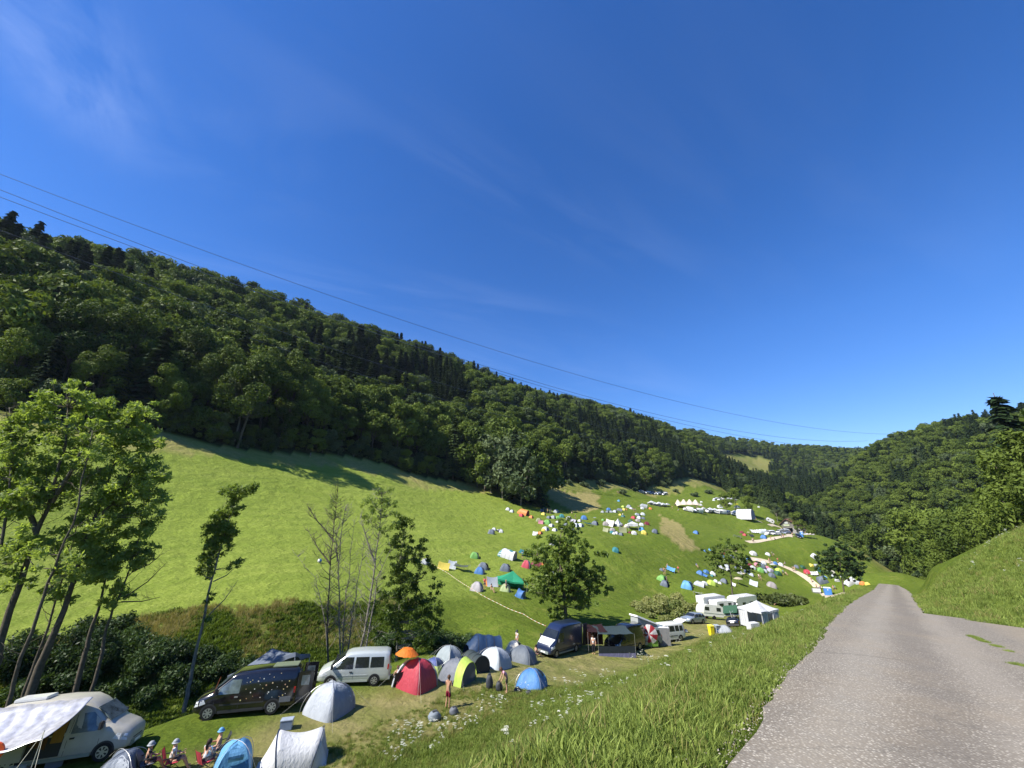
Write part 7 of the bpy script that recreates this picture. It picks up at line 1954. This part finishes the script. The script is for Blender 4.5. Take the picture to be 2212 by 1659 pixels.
def chair(loc, head, label, c, name="camping_chair"):
    e = empty(name, loc, R(head), label, "chair"); cm = cloth(c)
    mesh_obj("seat", [(-.22, -.26, .40), (.26, -.26, .42), (.26, .26, .42), (-.22, .26, .40)], [(0, 1, 2, 3)], cm, e)
    V, Fc = surf_grid(lambda u, v: (-.22 - .20 * v - .04 * math.sin(u * math.pi), -.27 + .54 * u, .38 + .55 * v), 6, 4); mesh_obj("backrest", V, Fc, cm, e)
    for a, b in (((-.25, -.27, 0), (.28, -.27, .44)), ((.28, -.27, 0), (-.25, -.27, .44)), ((-.25, .27, 0), (.28, .27, .44)), ((.28, .27, 0), (-.25, .27, .44))): pole_arc([a, b], .011, e, M_PLASTIC, "leg")
    for s_ in (-1, 1): pole_arc([(-.25, s_ * .27, .42), (-.42, s_ * .27, .95)], .011, e, M_PLASTIC, "back_frame"); boxobj("armrest", -.3, .25, s_ * .28 - .025, s_ * .28 + .025, .62, .65, M_PLASTIC, e)
    return e
def bag(px, py, w_, h, c, label, name="rucksack", loc=None):
    p = Vector(loc) if loc else Vector(G(px, py)); e = empty(name, p, .4, label, "bag")
    V, Fc = surf_grid(lambda u, v: (math.cos(u * 6.2832) * w_ * .52 * math.sin(math.pi * (.18 + .82 * v)) ** .5 * (1 + .10 * math.sin(u * 19 + v * 7)), math.sin(u * 6.2832) * w_ * .36 * math.sin(math.pi * (.18 + .82 * v)) ** .5 * (1 + .1 * math.sin(v * 9)), h * v * (1 - .07 * math.sin(u * 13)) - .03) if v < 1 else (0, 0, h * .97), 14, 8)
    mesh_obj("pack", V, Fc, paint(TC[c] if isinstance(c, str) else c, .7, name="bag_cloth"), e, smooth=True)
    boxobj("top_flap", -w_ * .20, w_ * .22, -w_ * .14, w_ * .14, h * .84, h * .98, paint((.06, .065, .07), .7, name="bag_flap"), e, .03)
    pole_arc([(w_ * .2, -w_ * .3, h * .85), (w_ * .28, -w_ * .42, h * .5), (w_ * .2, -w_ * .3, h * .15)], .014, e, M_PLASTIC, "strap")
    return e
def build_people():
    person(967, 1531, 62, 'hands_front', "bare-chested man in burgundy shorts standing with his back turned beside two bags", 'brown', None, (.16, .012, .03), scale=1.03, skin=SKIN_TAN)
    e = person(1094, 1497, 200, 'bend', "woman in a pink tank top and khaki shorts leaning over rucksacks by the blue tent", 'brown', (.75, .38, .48), (.16, .13, .08), longhair=True)
    bag(1057, 1488, .5, .95, 'dark', "tall black rucksack standing upright left of the stooping woman")
    bag(1078, 1492, .5, .6, (.03, .035, .04), "black pack with a hooked handle at the stooping woman's feet")
    bag(1118, 1494, .5, .3, 'dark', "low black bag right behind the stooping woman", "bag")
    bag(1142, 1500, .45, .26, 'dark', "small dark bag in the grass below the blue tent", "bag")
    bag(938, 1556, .75, .5, (.16, .19, .22), "large grey bag lying left of the man in burgundy shorts", "duffel_bag")
    bag(980, 1543, .55, .42, (.10, .11, .13), "smaller dark grey bag right of the man in burgundy shorts", "duffel_bag")
    # cane-like umbrella handle
    p = Vector(G(1080, 1494)); c_ = empty("walking_stick", p, 0, "black hooked walking stick stuck in the pack", "walking stick"); pole_arc([(0, 0, 0), (0, 0, .98), (.03, 0, 1.08), (.09, 0, 1.08), (.11, 0, 1.0)], .014, c_, M_PLASTIC, "shaft"); boxobj("tip", -.016, .016, -.016, .016, -.03, .04, M_POLE, c_)
    # seated people at the bottom left
    q = Vector(G(312, 1672)); person(0, 0, 40, 'sit', "person in black with a grey cap sitting at the bottom left", 'dark', 'dark', (.05, .05, .06), 'grey', loc=q, dz=-.05)
    chair(q + Vector((-.02, 0, 0)), 40, "dark camping chair under the person in black", 'slate')
    q = Vector(G(366, 1668)); person(0, 0, 30, 'sit', "person in a white T-shirt and grey cap sitting in a red camping chair", 'brown', 'white', (.12, .10, .10), 'grey', loc=q, dz=-.02)
    chair(q, 30, "red camping chair with the person in the white T-shirt", 'red')
    q = Vector(G(440, 1666)); chair(q, 60, "second red camping chair beside the blue pop-up tent", 'red')
    person(0, 0, 75, 'sit', "dark haired person in a blue top sitting in front of the second red chair", 'dark', 'pale', (.1, .1, .12), loc=q + Vector((.0, .0, 0)), dz=-.02, longhair=True)
    q = Vector(G(467, 1640)); person(0, 0, 215, 'sit', "bare-chested person with a pale blue cap sitting sideways behind the blue tent", 'brown', None, (.05, .07, .12), 'sky', loc=q, dz=.0); chair(q, 215, "dark folding chair under the bare-chested person with the blue cap", 'dark')
    # at the silver awning
    q = Vector(G(40, 1655)); 
    ta = empty("camping_table", q + Vector((.3, .5, 0)), R(15), "folding camping table cluttered with things under the silver awning", "table")
    boxobj("tabletop", -.6, .6, -.35, .35, .68, .71, M_POLE, ta)
    for a in (-.5, .5):
        for b in (-.3, .3): pole_arc([(a, b, 0), (a, b, .68)], .013, ta, M_POLE, "leg")
    tp = Vector((ta.location.x, ta.location.y, ta.location.z + .71)); r = np.random.default_rng(2)
    for i, (c, h, lb) in enumerate([('white', .22, "white bottle"), ('red', .16, "red can"), ('silver', .12, "silver pot"), ('green', .26, "green bottle"), ('yellow', .1, "yellow cup"), ('blue', .18, "blue bottle")]):
        b = empty("bottle" if 'bottle' in lb else lb.split()[1], tp + Vector((-.45 + .18 * i, .1 * math.sin(i * 2), 0)), 0, lb + " on the table under the silver awning", lb.split()[1])
        V, Fc = surf_grid(lambda u, v: ((.045 if v < .7 else .02) * math.cos(u * 6.283) * (1 if v < 1 else 0), (.045 if v < .7 else .02) * math.sin(u * 6.283) * (1 if v < 1 else 0), h * v), 8, 6); mesh_obj("vessel", V, Fc, paint(TC[c], .3, name="glaze"), b, smooth=True)
        boxobj("cap", -.018, .018, -.018, .018, h - .01, h + .02, M_PLASTIC, b)
    t_ = empty("towel", Vector((-21.6, 19.6, 0)), R(20), "bright orange-red rounded cloth hanging under the silver awning", "towel"); t_.location.z = hz(-21.6, 19.6) + .55
    V, Fc = surf_grid(lambda u, v: ((.34 if v > .45 else .14 + .2 * v) * math.cos(u * 6.283) + .5 * v - .3, .04 * math.sin(u * 6.283), (.36 if v > .45 else .2) * math.sin(u * 6.283) * .2 + 1.15 * v), 14, 8)
    V = []; n = 22
    pr = [(math.cos(a * 2 * math.pi / n) * .36 + .28, math.sin(a * 2 * math.pi / n) * .36 + 1.0) for a in range(-4, 13)] + [(-.42, .08), (-.30, -.05), (.16, -.02)]
    V = [Vector((x, sy * .04, z)) for sy in (-1, 1) for x, z in pr]; k = len(pr)
    mesh_obj("cloth", V, [tuple(range(k)), tuple(reversed(range(k, 2 * k)))] + [(i, i + k, (i + 1) % k + k, (i + 1) % k) for i in range(k)], paint((.75, .10, .02), .6, name="orange_red"), t_)
    for i, (dx_, dy_, c, lb) in enumerate([(-.6, -.5, 'dark', "black crate"), (.5, -.9, 'silver', "pale grey crate"), (1.5, -.4, 'slate', "grey crate"), (-1.4, .2, 'beige', "beige crate")]):
        b = empty("crate", at_XY(q.x + dx_ + .3, q.y + dy_ + .2), R(20 * i), lb + " on the grass under the silver awning", "crate")
        V = []; Fc = []; box(V, Fc, -.28, .28, -.2, .2, 0, .30); o = mesh_obj("box", V, Fc, paint(TC[c], .6, name="crate"), b); boxobj("lid", -.30, .30, -.22, .22, .30, .34, paint(tuple(q_ * .8 for q_ in TC[c]), .6, name="crate_lid"), b, .01)
    # plastic storage box by the black van
    b = empty("storage_box", Vector(G(618, 1574)), R(15), "clear blue plastic storage box behind the black van's rear wheel", "box"); V = []; Fc = []; box(V, Fc, -.3, .3, -.2, .2, 0, .42); mesh_obj("box", V, Fc, paint((.16, .21, .30), .25, name="clear_plastic"), b); boxobj("lid", -.32, .32, -.22, .22, .42, .46, paint((.3, .35, .42), .4, name="box_lid"), b, .01)
    # orange parasol and the person beneath
    q = Vector(G(868, 1484)); u = empty("parasol", q, 0, "orange sun parasol standing behind the red dome tent", "parasol"); umbrella(u, .82, 2.35, (.90, .26, .04), n=12, drop=.34)
    u.rotation_euler = (R(-4), R(5), 0)
    person(857, 1482, 120, 'sit', "bare-backed person sitting in the shade behind the silver minibus", 'brown', None, (.08, .08, .1), dz=-.02); chair(Vector(G(857, 1482)), 120, "black folding chair between the minibus and the red tent", 'dark')
    # more campers
    person(1117, 1406, 210, 'stand', "person in white with a black cap behind the dark grey dome tent", 'dark', 'white', (.1, .1, .12), 'dark', dz=.1)
    person(1283, 1413, 250, 'stand', "man in a loose white shirt and black trousers facing the dark red awning", 'dark', 'white', (.02, .02, .025), trousers=True)
    person(1158, 1419, 30, 'sit', "crouching person in black in front of the dark blue van's bumper", 'dark', 'dark', (.02, .02, .02), dz=-.2)
    person(1473, 1367, 200, 'stand', "person in black standing behind the cream bus", 'dark', 'dark', (.02, .02, .02), trousers=True)
    bag(1482, 1366, .6, .4, 'white', "white bag on the grass behind the cream bus", "bag")
    # beach-ball coloured parasol on its side
    q = Vector(G(1402, 1397)); u = empty("parasol", q + Vector((0, -.3, 1.35)), 0, "white and red beach-ball patterned parasol tipped on its side", "parasol")
    umbrella(u, 1.0, .35, (.70, .68, .66), (.45, .04, .05), n=10); u.rotation_euler = (R(78), 0, R(-12))
    # bins and table by the bank
    for (X_, Y_, c, lb, nm) in [(26.4, 58.6, (.75, .60, .02), "yellow wheeled bin beside the grey cabinet", "wheeled_bin"), (27.2, 58.6, (.22, .25, .27), "grey cabinet with a pale lid between the yellow bin and the small grey tent", "cabinet")]:
        q = at_XY(X_, Y_); b = empty(nm, q, R(10), lb, nm.split('_')[-1]); hh = 1.1; w2 = .28 if 'bin' in nm else .62
        V = [Vector((sx * w2 * .85, sy * .3 * .85, 0)) for sx, sy in ((-1, -1), (1, -1), (1, 1), (-1, 1))] + [Vector((sx * w2, sy * .33, hh)) for sx, sy in ((-1, -1), (1, -1), (1, 1), (-1, 1))]
        mesh_obj("body", V, [(3, 2, 1, 0), (4, 5, 6, 7), (0, 1, 5, 4), (1, 2, 6, 5), (2, 3, 7, 6), (3, 0, 4, 7)], paint(c, .5, name="bin"), b)
        boxobj("lid", -w2 - .03, w2 + .03, -.36, .36, hh, hh + .07, paint(tuple(min(1, q_ * 1.3 + .05) for q_ in c), .5, name="bin_lid"), b, .02)
        if 'cab' in nm: boxobj("window_pane", -w2 * .9, -w2 * .1, -.335, -.325, .35, .8, paint((.05, .12, .30), .3, name="blue_pane"), b)
    q = at_XY(31.2, 57.0); b = empty("white_table", q, R(15), "white cloth covered table in front of the white gazebo", "table"); V = []; Fc = []; box(V, Fc, -.7, .7, -.4, .4, .05, .85); mesh_obj("table_cloth", V, Fc, cloth('white'), b); boxobj("tray", -.3, .3, -.2, .2, .85, .90, M_PLATE, b)
    # striped barrier rope from the meadow down to the blue van
    A_ = G(878 + 14, 1212); A2 = Vector(G(960, 1262)); pts = [Vector(G(*q)) for q in [(896, 1205), (917, 1218), (967, 1249), (1017, 1284), (1076, 1318), (1130, 1342), (1180, 1370)]]
    RW = paint((.82, .80, .76), .5, name="white_tape"); RR = paint((.62, .30, .22), .5, name="red_tape")
    e = empty("barrier_tape", pts[0], 0, "red and white barrier tape strung on stakes down the meadow to the blue van", "barrier tape"); V = []; Fc = []; mi = []
    tot = 0
    for i, (a, b_) in enumerate(zip(pts[:-1], pts[1:])):
        n = max(6, int((b_ - a).length / .45))
        for j in range(n):
            f0, f1 = j / n, (j + 1) / n; p0 = a.lerp(b_, f0) - pts[0]; p1 = a.lerp(b_, f1) - pts[0]
            p0.z += .85 - .10 * math.sin(f0 * math.pi); p1.z += .85 - .10 * math.sin(f1 * math.pi)
            b0 = len(V); V += [p0 - Vector((0, 0, .025)), p1 - Vector((0, 0, .025)), p1 + Vector((0, 0, .025)), p0 + Vector((0, 0, .025))]; Fc.append((b0, b0 + 1, b0 + 2, b0 + 3)); mi.append(tot % 2); tot += 1
    mesh_obj("tape", V, Fc, [RW, RR], e, mi=mi)
    for a in pts: pole_arc([tuple(a - pts[0] + Vector((0, 0, -.1))), tuple(a - pts[0] + Vector((0, 0, 1.1)))], .015, e, M_BARK, "stake")
    # electric fence along the meadow top and its posts
    for i in range(16):
        px = 560 + i * 34; py = 957 + (px - 560) * .155 + (4 if px > 900 else 0); p = G(px, py)
        q = empty("fence_post", p, 0, "thin wooden fence post at the upper edge of the meadow", "post", "fence posts along the upper meadow edge"); pole_arc([(0, 0, -.2), (0, 0, 1.25)], .05, q, M_BARK_PALE, "shaft"); boxobj("insulator", -.03, .07, -.03, .03, 1.0, 1.08, M_PLASTIC, q)
    # far walkers and sitters
    cols = ['white', 'dark', 'red', 'blue', 'slate', 'pink', 'teal', 'beige']
    far = []
    z4 = lambda x, y: (1618.4 + x * .1364, 1097.2 + y * .1364)
    for (x, y) in [(320, 872), (340, 880), (458, 865), (572, 905), (695, 1000), (725, 1005), (545, 1060), (583, 1062), (930, 1100), (995, 1185), (1075, 1290), (1120, 1300), (1140, 1310), (1340, 1310), (1370, 1312), (565, 368), (640, 405), (660, 408), (700, 395), (725, 385), (690, 450), (540, 370), (370, 760), (395, 765), (60, 545), (75, 545), (345, 505), (400, 505), (520, 480), (550, 480), (900, 430), (940, 440), (160, 1130), (190, 1150)]:
        far.append((z4(x, y), "near the gravel path and the barn"))
    z8 = lambda x, y: (877.7 + x * .1984, 1152 + y * .1984)
    for (x, y) in [(852, 605), (925, 640), (1085, 635), (1275, 610), (1265, 280)]: far.append((z8(x, y), "at the tents around the emerald marquee"))
    z3 = lambda x, y: (1399 + x * .124, 1097 + y * .124)
    for (x, y) in [(350, 1050), (285, 1150), (310, 1160), (540, 1130), (857, 1035), (340, 1310)]: far.append((z3(x, y), "on the lower camp slope"))
    z7 = lambda x, y: (1069.8 + x * .1736, 1014.9 + y * .1736)
    for (x, y) in [(650, 540), (680, 545), (955, 555), (1310, 230), (1540, 300), (1520, 295), (1710, 500), (1740, 520), (1725, 520), (1750, 525), (1780, 470), (1590, 590), (1000, 610)]: far.append((z7(x, y), "in the upper camp"))
    zr = lambda x, y: (1399 + x * .2232, 1042.4 + y * .2232)
    for (x, y) in [(385, 255), (300, 275), (240, 255), (480, 250), (610, 300), (760, 305), (825, 300), (1050, 365), (540, 255), (1260, 1190)]: far.append((zr(x, y), "by the white marquees"))
    far.append(((670, 988), "alone at the wood's edge above the meadow"))
    kinds = ['stand', 'walk', 'hands_front', 'sit']; its = []
    for i, ((px, py), cl) in enumerate(far):
        t_ = cols[i % 8]; k = kinds[i % 4]; bt = [(.05, .06, .1), (.3, .25, .2)][i % 2]
        nl = 1 + (t_ == 'red')
        p = G(px, py)
        if p is None: continue
        e = person(px, py, 40 * i, k, '', 'dark' if i % 3 else 'blond', t_ if i % 5 else None, bt, detail=False, scale=1.0)
        its.append((e, ("%s-shirted" % {'dark': 'black', 'slate': 'grey'}.get(t_, t_)) if i % 5 else "bare-chested", {'stand': "person standing", 'walk': "person walking", 'hands_front': "person standing", 'sit': "person sitting"}[k], cl, px))
    from collections import defaultdict
    D = defaultdict(list)
    for it in its: D[(it[1], it[2], it[3])].append(it)
    for kx, LL in D.items():
        LL.sort(key=lambda a: a[4])
        for i, it in enumerate(LL):
            it[0]["label"] = "%s %s %s%s" % (it[1], it[2], it[3], "" if len(LL) == 1 else ", " + ["leftmost one", "second from the left", "third from the left", "fourth from the left", "fifth from the left"][min(i, 4)])
            it[0]["group"] = "campers " + it[3]
    # blue and white ball on the meadow
    p = Vector(G(690, 1216)); b = empty("ball", p + Vector((0, 0, .3)), 0, "small blue and white ball lying on the open meadow", "ball"); V, Fc = surf_grid(lambda u, v: (.3 * math.sin(v * math.pi) * math.cos(u * 6.283), .3 * math.sin(v * math.pi) * math.sin(u * 6.283), .3 * math.cos(v * math.pi)), 10, 8)
    mesh_obj("skin", V, Fc, [paint(TC['blue'], .4, name="ball_blue"), paint(TC['white'], .4, name="ball_white")], b, smooth=True, mi=[(i // 16) % 2 for i in range(80)]); boxobj("valve", -.01, .01, -.01, .01, .295, .305, M_PLASTIC, b)
def motorcycle(px, py, head, label):
    p = Vector(G(px, py)); e = empty("motorcycle", p, R(head), label, "motorcycle", "motorcycles parked on the open meadow")
    for x in (-.65, .7):
        V = []; Fc = []; cyl_y(V, Fc, x, -.06, .06, .32, .32, 14); mesh_obj("wheel", V, Fc, M_RUBBER, e)
    boxobj("engine", -.25, .25, -.14, .14, .3, .62, M_RIM, e, .04); boxobj("seat", -.75, .0, -.14, .14, .72, .84, M_PLASTIC, e, .04); boxobj("fuel_tank", .0, .45, -.16, .16, .68, .95, paint((.5, .5, .52), .3, name="tank"), e, .06)
    boxobj("pannier", -.8, -.3, .16, .38, .45, .8, M_PLATE, e, .03); boxobj("pannier", -.8, -.3, -.38, -.16, .45, .8, M_PLATE, e, .03)
    pole_arc([(.7, 0, .32), (.45, 0, 1.0)], .03, e, M_RIM, "fork"); pole_arc([(.42, -.35, 1.05), (.45, 0, 1.0), (.42, .35, 1.05)], .015, e, M_PLASTIC, "handlebar")

# ---------------------------------------------------------------- barn, marquees, toilets, power lines
def build_barn():
    p = Vector(G(1702, 1146)); e = empty("barn", p, R(-50), "grey timber barn with a long rusty red roof slope and pale gable sign", "barn")
    # x across the wide lopsided gable that faces the lane, y along the ridge
    wood = paint((.15, .14, .12), .9, .2, dirt=.35, scale=1.5, name="weathered_boards")
    plank = paint((.23, .22, .20), .9, .2, dirt=.25, scale=1.2, name="grey_boards")
    XL, ZL, ZA, XR, ZR, L_ = -4.8, 3.2, 7.4, 12.5, .8, 12.0
    for y, nm in ((0, "gable_wall"), (L_, "rear_wall")):
        mesh_obj(nm, [(XL, y, -3), (XR, y, -4), (XR, y, ZR), (0, y, ZA), (XL, y, ZL)], [(0, 1, 2, 3, 4) if y == 0 else (4, 3, 2, 1, 0)], wood, e)
    mesh_obj("side_wall", [(XL, 0, -3), (XL, L_, -3), (XL, L_, ZL), (XL, 0, ZL)], [(0, 3, 2, 1)], plank, e)
    mesh_obj("side_wall", [(XR, 0, -4), (XR, L_, -4), (XR, L_, ZR), (XR, 0, ZR)], [(0, 1, 2, 3)], plank, e)
    rt, t, b = new_mat("rusty_tiles")
    tcn = N(t, "ShaderNodeTexCoord"); wv = N(t, "ShaderNodeTexWave", Scale=1.6, Distortion=.3); t.links.new(tcn.outputs['Object'], wv.inputs['Vector'])
    no = N(t, "ShaderNodeTexNoise", Scale=.8, Detail=6.0); t.links.new(tcn.outputs['Object'], no.inputs['Vector'])
    mi = N(t, "ShaderNodeMix", _data_type='RGBA'); mi.inputs['A'].default_value = (.13, .055, .04, 1); mi.inputs['B'].default_value = (.24, .11, .08, 1); t.links.new(no.outputs['Fac'], mi.inputs['Factor']); t.links.new(mi.outputs['Result'], b.inputs['Base Color'])
    bp = N(t, "ShaderNodeBump", Strength=.6, Distance=.08); t.links.new(wv.outputs['Fac'], bp.inputs['Height']); t.links.new(bp.outputs[0], b.inputs['Normal']); b.inputs['Roughness'].default_value = .8
    for (xe, ze) in ((XL, ZL), (XR, ZR)):
        k = (ZA - ze) / abs(xe); s_ = 1 if xe > 0 else -1; xo = xe + s_ * .8; zo = ze - k * .8
        V = [Vector(q) for q in ((0, -1.0, ZA + .12), (0, L_ + .5, ZA + .12), (xo, L_ + .5, zo + .12), (xo, -1.0, zo + .12))]; V += [v - Vector((0, 0, .22)) for v in V]
        mesh_obj("roof", V, [(0, 1, 2, 3) if s_ < 0 else (3, 2, 1, 0), (4, 5, 6, 7), (0, 3, 7, 4), (1, 5, 6, 2), (3, 2, 6, 7)], rt, e)
    boxobj("gate", .2, 2.6, -.06, .05, -1, 1.7, M_INSIDE, e); boxobj("canopy_roof", XL - .6, 3.0, -2.2, -.02, 1.75, 1.87, plank, e)
    boxobj("gable_sign", -1.9, 1.5, -.16, -.08, 2.9, 3.9, paint((.36, .40, .26), .7, name="sign_board"), e); boxobj("sign_frame", -2.1, 1.7, -.10, -.03, 2.7, 4.1, paint((.09, .11, .08), .7, name="sign_frame"), e)
    boxobj("gable_window", -1.1, .9, -.08, .03, 4.4, 5.3, paint((.42, .45, .44), .5, name="pale_louvre"), e)
    boxobj("stone_wall", 2.9, 9.6, -.5, -.10, -3.5, 1.9, paint((.27, .26, .25), .95, dirt=.3, scale=2, name="grey_stone"), e)
def build_marquees():
    zr = lambda x, y: (1399 + x * .2232, 1042.4 + y * .2232)
    for i, (x, y, w_) in enumerate([(38, 215, 62), (75, 222, 50), (112, 228, 66), (152, 234, 60), (190, 232, 52), (610, 292, 78), (655, 290, 66), (540, 268, 46), (700, 298, 70), (845, 305, 60)]):
        p = Vector(G(*zr(x, y))); s = w_ * .2232 * pxm(p); e = empty("pagoda_tent", p, R(10 + 7 * i % 30), ["leftmost", "second", "third", "fourth", "fifth", "sixth", "seventh", "eighth", "ninth", "last"][i] + " white peaked marquee from the left on the hill terrace", "marquee", "white marquees on the hill terrace")
        peak_tent(e, s * .7, s, s * .62, 'white', [((-s / 2, s * .33), (s / 2, s * .33))], wallh=.55)
    p = Vector(G(*zr(385, 246))); e = empty("stretch_tent", p, R(-8), "long beige stretch tent with peaks at the marquee row", "tent"); s = 220 * .2232 * pxm(p)
    V, Fc = surf_grid(lambda u, v: ((u - .5) * s, (v - .5) * 7, 3.4 + 1.6 * abs(math.sin(u * math.pi * 4)) ** 3 * math.sin(v * math.pi) - 1.6 * (2 * v - 1) ** 2 - .8 * (2 * u - 1) ** 4), 32, 8)
    mesh_obj("sheet", V, Fc, cloth((.70, .58, .44)), e, smooth=True)
    for k in range(4): pole_arc([((k / 4 + .125 - .5) * s, 0, -.3), ((k / 4 + .125 - .5) * s, 0, 5.0)], .06, e, M_POLE)
    # arched white tent
    p = Vector(G(*zr(955, 356))); s = 130 * .2232 * pxm(p); e = empty("arched_tent", p, R(-48), "tall arched white tent with a shaded open end at the right of the marquee row", "tent")
    def f(u, v): return ((u - .5) * s, math.cos(v * math.pi) * s * .42, math.sin(v * math.pi) ** .6 * s * .72)
    V, Fc = surf_grid(f, 10, 16); mesh_obj("cover", V, Fc, cloth('white'), e, smooth=True)
    for q in range(6): pole_arc([tuple(Vector(f(q / 5, j / 16)) * 1.004) for j in range(17)], .05, e, M_POLE, "hoop")
    V = [Vector(f(1, j / 16)) + Vector((-.1, 0, 0)) for j in range(17)]; mesh_obj("end_shade", V, [tuple(range(17))], cloth('lilac'), e)  # lilac sheet stands in for the shade inside the open end
    # market stalls beside the barn
    for i, (px, py, c) in enumerate([(1740, 1162, 'white'), (1747, 1162, 'beige'), (1754, 1163, 'taupe')]):
        p = Vector(G(px, py)); e = empty("stall", p, R(-30), ["white", "beige", "brownish"][i] + " canopy stall right of the barn", "stall"); tarp(e, 2.2, 2.6, 2.1, c, .8)
    # portable toilets
    def toilet(px, py, head, label, col, w_=1.2):
        p = Vector(G(px, py)); e = empty("portable_toilet", p, R(head), label, "portable toilet"); bm_ = paint(col, .45, name="toilet_plastic")
        boxobj("cabin", -w_ / 2, w_ / 2, -.6, .6, 0, 2.15, bm_, e, .03); boxobj("door", -w_ / 2 + .12, w_ / 2 - .12, -.63, -.6, .1, 2.0, paint(tuple(min(1, q * 1.25) for q in col), .45, name="toilet_door"), e, .01)
        V = [Vector(q) for q in ((-w_ / 2 - .03, -.65, 2.15), (w_ / 2 + .03, -.65, 2.15), (w_ / 2 + .03, .63, 2.15), (-w_ / 2 - .03, .63, 2.15), (-w_ / 2 + .2, -.4, 2.38), (w_ / 2 - .2, -.4, 2.38), (w_ / 2 - .2, .4, 2.38), (-w_ / 2 + .2, .4, 2.38))]
        mesh_obj("roof", V, [(3, 2, 1, 0), (4, 5, 6, 7), (0, 1, 5, 4), (1, 2, 6, 5), (2, 3, 7, 6), (3, 0, 4, 7)], paint((.55, .58, .60), .5, name="toilet_roof"), e)
        boxobj("sign", -.14, .14, -.645, -.632, 1.55, 1.8, M_PLATE, e); return e
    toilet(1790, 1286, -28, "blue portable toilet cabin with a white sign at the end of the gravel path", (.05, .17, .48), 2.0)
    toilet(1733, 1160, -30, "blue portable toilet beside the barn", (.06, .20, .50))
    p = Vector(G(1764, 1281)); e = empty("notice_board", p, R(-15), "white box-shaped counter at the lower end of the gravel path", "counter"); V = []; Fc = []; box(V, Fc, -1.1, 1.1, -.5, .5, .0, 1.35); mesh_obj("body", V, Fc, paint((.16, .17, .16), .6, name="dark_base"), e); boxobj("white_panel", -1.12, 1.12, -.54, -.5, .35, 1.4, M_PLATE, e, .01)
    motorcycle(1062, 1150, 20, "motorcycle with panniers beside the slate tent on the open meadow"); motorcycle(1080, 1149, 30, "second motorcycle right of the first one on the open meadow")
def build_wires():
    def wire(a, b, mid, label, r_=.10, n=40):
        """a, b: (px, py, Y) at the two ends; mid: (px, py) the wire passes at mid span"""
        A_ = Wp(*a); B_ = Wp(*b)
        # choose the sag so the wire passes through the middle point
        best = (1e9, 0)
        for S in np.linspace(0, 60, 121):
            dmin = 1e9
            for u in np.linspace(.02, .98, 60):
                P = A_.lerp(B_, u) - Vector((0, 0, S * 4 * u * (1 - u))); q = to_px(P.x, P.y, P.z)
                dmin = min(dmin, math.hypot(q[0] - mid[0], q[1] - mid[1]))
            if dmin < best[0]: best = (dmin, S)
        S = best[1]; P = [A_.lerp(B_, u) - Vector((0, 0, S * 4 * u * (1 - u))) for u in np.linspace(-.06, 1.0, n)]
        base = P[0].copy(); V = []; Fc = []; tube(V, Fc, [p - base for p in P], [r_] * n, 5)
        o = mesh_obj("power_line", V, Fc, paint((.06, .08, .14), .6, name="cable"), smooth=True); o.location = base
        tag(o, label, "power line", "overhead power lines")
    wire((-150, 318, 105), (1936, 938, 420), (956, 715), "uppermost overhead power line crossing the sky")
    wire((-150, 350, 100), (1876, 952, 420), (956, 757), "middle overhead power line crossing the sky")
    wire((-150, 368, 98), (1841, 968, 420), (970, 773), "lowest of the three power lines against the sky")
    wire((-150, 440, 92), (1500, 960, 300), (446, 660), "upper power line in front of the wooded hill", .055)
    wire((-150, 478, 90), (1400, 960, 300), (351, 664), "middle power line in front of the wooded hill", .055)
    wire((-150, 505, 90), (1300, 950, 300), (351, 684), "lowest power line in front of the wooded hill", .04)
# ---------------------------------------------------------------- build everything
build_ground()
build_road()
M_GRAVEL = gravel_mat()
path_px("gravel_path", [(1618, 1207), (1650, 1210), (1680, 1216), (1705, 1226), (1728, 1238), (1745, 1250), (1762, 1264), (1782, 1278), (1812, 1287)], 2.3, M_GRAVEL, "pale gravel path running down past the tents to the road")
path_px("gravel_track", [(1614, 1171), (1640, 1168), (1672, 1163), (1695, 1160), (1712, 1157)], 2.3, M_GRAVEL, "pale gravel track leading from the barn to the left")
path_px("gravel_track", [(1640, 1127), (1665, 1132), (1690, 1139), (1700, 1150), (1706, 1160)], 2.3, M_GRAVEL, "pale gravel track climbing past the barn to the marquees")
build_barn()
build_forest()
build_near_trees()
build_shrubs()
build_grass()
build_vehicles()
build_near_tents()
build_far_tents()
build_people()
build_marquees()
build_wires()

# ---------------------------------------------------------------- summer haze in the valley air
def build_haze():
    V = []; Fc = []; box(V, Fc, -1200, 2700, -400, 2700, -330, 330)
    m = bpy.data.materials.new("valley_air"); m.use_nodes = True; t = m.node_tree; t.nodes.clear()
    o_ = t.nodes.new("ShaderNodeOutputMaterial"); pv = t.nodes.new("ShaderNodeVolumePrincipled")
    pv.inputs['Color'].default_value = (.62, .78, 1.0, 1); pv.inputs['Density'].default_value = .00006; pv.inputs['Anisotropy'].default_value = .2
    t.links.new(pv.outputs[0], o_.inputs['Volume'])
    tag(mesh_obj("haze", V, Fc, m), "thin blue summer haze", kind="stuff")
build_haze()
